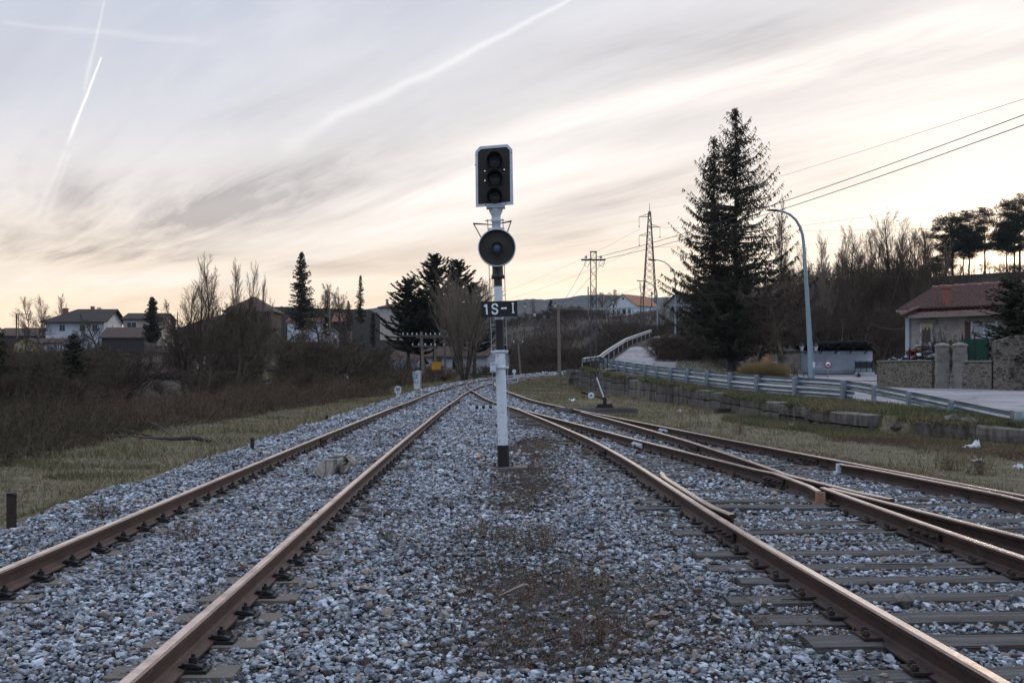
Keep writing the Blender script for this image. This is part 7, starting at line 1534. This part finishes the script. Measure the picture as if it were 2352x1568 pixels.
# yellow box
Y = 84; p = at(1002, 849, Y); t_ = thing('yellow_cabinet', 'bright yellow box standing below the telegraph poles', 'box', (p.x, Y, p.z)); b_ = MB(); b_.box((0, 0, .3), (.70, .4, .60), M=Matrix.Rotation(.0, 3, 'Z')); M_y = mat('yellow_paint', (.50, .25, .02), .6, var=.08); b_.build('body', M_y, t_); b_ = MB(); b_.box((0, 0, .61), (.76, .46, .05)); b_.box((.3, -.21, .3), (.06, .02, .56)); b_.build('lid', M_y, t_); b_ = MB(); b_.cyl((0, 0, -1.0), (0, 0, 0), .08, None, 8); b_.build('foot', M_woodl, t_)
b_ = MB(); p = at(793.8, 1506 * .2197 - 0, 60) if False else at(795, 865, 66); b_.box((0, 0, 0), (.26, .03, .34)); b_.box((0, .03, -.3), (.04, .04, .9)); tag(b_.build('small_sign', M_white, None, tuple(p)), 'small white plate on a stake among the dark shrubs', 'sign')
# short posts on the left
for (px, py0, py1, w_, lb) in ((26.5, 1212, 1134, .068, 'short dark steel post at the very left, at the edge of the gravel'), (579.5, 1035, 1007, .055, 'second short dark post at the gravel edge, left of the broken sleeper'), (750.5, 965, 954, .06, 'farthest of the short dark posts along the gravel')):
    p = on(px, py0); H = (py0 - py1) * p.y / F; t_ = thing('marker_post', lb, 'post', (p.x, p.y, p.z - .05), .3); b_ = MB(); w = w_ * .66
    b_.prism([(-w, 0), (w, 0), (w, H + .04), (-w, H + .05)], -.008, .008); b_.box((0, w * .6, H / 2), (.016, w * 1.2, H)); b_.build('shaft', M_rustd, t_); b_ = MB(); b_.box((0, 0, H + .055), (w * 2.05, .05, .012)); b_.build('cap', M_iron, t_)
# broken sleeper
Y = 15.3; p = at(770, 1092, Y); k_ = Y / F; t_ = thing('broken_sleeper', 'grey splintered stump of an old timber sleeper lying between the left rails', 'timber', (p.x, Y, 0), 0)
def fr(pts, y0, y1, m_, nm, sh=0.0, amt=.015):
    b_ = MB(); P2 = []
    for i in range(len(pts)):
        a, c = pts[i], pts[(i + 1) % len(pts)]; P2 += [a, ((a[0] + c[0]) / 2, (a[1] + c[1]) / 2)]
    n = len(P2); V_ = []
    for j, y in enumerate(np.linspace(y0, y1, 4)): V_ += [(x + sh * j / 3, y, z) for x, z in P2]
    b_.add(V_, [tuple(range(n)), tuple(3 * n + q for q in range(n))[::-1]] + [(j * n + i, (j + 1) * n + i, (j + 1) * n + (i + 1) % n, j * n + (i + 1) % n) for j in range(3) for i in range(n)]); coarse(b_, amt, rnd); return b_.build(nm, m_, t_)
kq2 = lambda x, y: ((x - 1130) * .0732 * k_, (1250 - y) * .0732 * k_ * .95)
M_split = mat('splintered_wood', (.46, .41, .36), .95, var=.35, scale=14, c2=(.20, .165, .14), bump=1.2, bscale=30, stretch=(4, 4, .6))
fr([kq2(*a) for a in ((480, 1270), (560, 1030), (740, 740), (800, 690), (1300, 690), (1280, 800), (1060, 1200), (900, 1290))], -.14, -.02, M_split, 'splinter_block', .05)
fr([kq2(*a) for a in ((870, 740), (900, 640), (1390, 620), (1400, 700), (1380, 1000), (1250, 1250), (900, 1260))], -.02, .16, M_woodl, 'core_block', .06)
fr([kq2(*a) for a in ((1450, 620), (1540, 590), (1720, 730), (1750, 860), (1680, 930), (1560, 780))], -.02, .10, M_split, 'bark_splinter', .03)
fr([kq2(*a) for a in ((1220, 980), (1300, 930), (1470, 900), (1590, 800), (1590, 980), (1500, 1150), (1300, 1180))], -.06, .02, M_split, 'lower_splinter', .02)
b_ = MB(); g0 = kq2(1230, 640)
for i in range(4): b_.box((g0[0] + .003 * i - .05 + i * .045, .02, g0[1] + .035), (.012, .13, .012)); b_.box((g0[0] + .02, -.03 + i * .038, g0[1] + .037), (.17, .010, .010))
b_.box((kq2(1340, 760)[0], -.04, kq2(1340, 760)[1]), (.05, .02, .10)); b_.build('iron_plate', MATS['pale_sheet'] if 'pale_sheet' in MATS else M_galv, t_)
b_ = MB(); a, c = kq2(1260, 925), kq2(1480, 795); b_.cyl((a[0], -.09, a[1]), (c[0], -.05, c[1]), .006, None, 6); b_.build('loose_rod', mat('pale_straw', (.4, .35, .22), .8), t_)
# litter
p = on(1093, 1057); t_ = thing('drink_can', 'crushed orange and silver drink can lying left of the signal base', 'can', (p.x, p.y, p.z + .045), .5); b_ = MB(); b_.cyl((0, 0, 0), (.09, .02, .0), .033, .028, 10); b_.build('can_body', mat('orange_paint_metal', (.45, .17, .09), .35, .4), t_); b_ = MB(); b_.lathe([(0, .0), (.032, 0), (.03, .05), (.02, .07)], (0, 0, 0), 10); b_.v = [(-z * .6, y, x) for x, y, z in b_.v]; b_.build('can_end', mat('bare_metal', (.5, .52, .55), .3, .6), t_)
def paper(px, py, s, lab, seed=0, hgt=.04):
    p = on(px, py); r_ = np.random.RandomState(seed); V_ = []
    n = 6
    for i in range(n):
        for j in range(n): V_.append(((i / (n - 1) - .5) * s * r_.uniform(.8, 1.1), (j / (n - 1) - .5) * s * .8 * r_.uniform(.8, 1.1), abs(r_.normal()) * hgt + .015))
    b_ = MB(); b_.add(V_, [(i * n + j, i * n + j + 1, (i + 1) * n + j + 1, (i + 1) * n + j) for i in range(n - 1) for j in range(n - 1)]); tag(b_.build('litter', mat('white_paper', (.6, .62, .65), .8, var=.05), None, tuple(p)), lab, 'litter')
paper(2235, 1033, .34, 'crumpled white plastic bag at the foot of the broken part of the wall', 1, .09); paper(1818, 982, .12, 'small white scrap in the grass below the crash barrier', 2, .05); paper(2245, 1062, .20, 'white scrap lying in the dark weeds near the right edge', 3, .03); paper(2338, 1079, .14, 'pale scrap at the right edge in the dark weeds', 4, .04); paper(1314, 922, .30, 'white scrap in the grass left of the point lever', 5, .08); paper(1560, 948, .16, 'white scrap beside the dry stalks in the grass', 6, .06)
paper(1288, 890, .22, 'tiny white scrap near the plain wooden pole', 7, .05); paper(1655, 1075, .10, 'flat pale scrap on the gravel right of the signal base', 8, .01); paper(1275, 888, .14, 'tiny pale scrap between the wooden pole and the stone pier', 9, .05)
p = on(1960, 980); b_ = MB(); b_.add([tuple(v) for v in IV * np.array([.10, .08, .05])], [tuple(f) for f in IF]); tag(b_.build('loose_brick', M_stone, None, (p.x, p.y, p.z + .03)), 'single dark stone lying alone in the grass', 'stone')
# fallen branches and sticks
p = on(400, 1015); b_ = MB(); b_.tube([(-1.7, .9, .28), (-1.1, .6, .18), (-.6, .3, .10), (0, 0, .08), (.5, -.1, .12), (1.0, -.3, .04)], [.012, .02, .035, .06, .07, .04], 6); b_.tube([(-.3, .1, .08), (-.8, -.2, .14), (-1.5, -.3, .2)], [.04, .02, .01], 5); b_.tube([(0, 0, .1), (-.5, .5, .35), (-1.0, .9, .5)], [.03, .02, .01], 5); tag(b_.build('fallen_branch', M_bark, None, tuple(p)), 'dead fallen branch at the edge of the brambles on the left', 'branch')
for (px, py, L_, a, lb) in ((1535 / 2.352 + 0, 0, 0, 0, ''),) if False else ((1645 * .0 + 1183, 1372, .34, .9, 'bare forked stick lying on the gravel in the foreground'), (1210, 1215, .26, .7, 'thin pale stick on the gravel below the signal'), (1748, 1400, .10, 1.2, 'short pale twig on the gravel left of the timber end')):
    p = on(px, py); b_ = MB(); b_.tube([(-L_ / 2 * math.cos(a), -L_ / 2 * math.sin(a), .035), (0, 0, .055), (L_ * .4 * math.cos(a + .2), L_ * .4 * math.sin(a + .2), .06), (L_ / 2 * math.cos(a), L_ / 2 * math.sin(a), .04)], [.004, .009, .007, .003], 5); b_.tube([(0, 0, .055), (.06, .02, .07)], .004, 4); tag(b_.build('stick', mat('stick_bark', (.22, .175, .13), .9), None, tuple(p)), lb, 'stick')
p = on(2268, 1300); b_ = MB(); V_ = IV * np.random.RandomState(3).uniform(.8, 1.2, (12, 1)) * np.array([.10, .08, .06]); b_.add([tuple(v) for v in V_], [tuple(f) for f in IF]); tag(b_.build('rock', M_stone, None, (p.x, p.y, p.z + .09)), 'biggest brownish rock lying against the rail at the right edge', 'stone')
p = on(2075, 1405); b_ = MB(); V_ = IV * np.random.RandomState(4).uniform(.8, 1.2, (12, 1)) * np.array([.085, .07, .055]); b_.add([tuple(v) for v in V_], [tuple(f) for f in IF]); tag(b_.build('rock', M_stone, None, (p.x, p.y, p.z + .07)), 'rounded brown rock on the timber inside the near right rail', 'stone')
b_ = MB(); p = at(480, 827, 85) if False else at(563 * .0 + 560, 828, 100)
p = at(586 * 0 + 568, 830, 118); p = at(565, 832, 100)
t_ = thing('aerial', 'small pale television aerial above the bushes left of the hipped brown roof', 'aerial', tuple(at(310, 837, 110))); b_ = MB(); b_.cyl((0, 0, -1.5), (0, 0, .1), .02, None, 5); b_.build('mast', M_galv, t_); b_ = MB(); b_.cyl((-.9, 0, .45), (.6, 0, .2), .02, None, 4); [b_.cyl((-.8 + q * .28, -.25, .43 - q * .045), (-.8 + q * .28, .25, .43 - q * .045), .012, None, 4) for q in range(6)]; b_.cyl((.6, 0, -.05), (.7, 0, .45), .03, None, 4); b_.build('antenna', M_galv, t_)
# goalpost-like frame on the far left
t_ = thing('steel_portal', 'thin dark steel portal frame on the far left skyline', 'frame', tuple(at(38, 772, 190))); b_ = MB(); b_.box((0, 0, 1.8), (.2, .2, 4.4)); b_.box((1.2, 0, 3.9), (2.6, .12, .12)); b_.box((.35, 0, 1.8), (.1, .1, 4.2)); b_.build('frame', M_iron, t_)

# ================================================================ haze
b_ = MB(); b_.box((0, 850, 55), (4800, 2100, 150))
hz_m = bpy.data.materials.new('haze'); hz_m.use_nodes = True; nt = hz_m.node_tree; nt.nodes.clear(); o_ = nt.nodes.new('ShaderNodeOutputMaterial'); v_ = nt.nodes.new('ShaderNodeVolumePrincipled')
v_.inputs['Color'].default_value = (.78, .86, 1.0, 1); v_.inputs['Density'].default_value = .00008; v_.inputs['Anisotropy'].default_value = .3
nt.links.new(v_.outputs[0], o_.inputs['Volume']); tag(b_.build('haze', hz_m), 'thin evening haze that turns the far hill blue', kind='stuff')
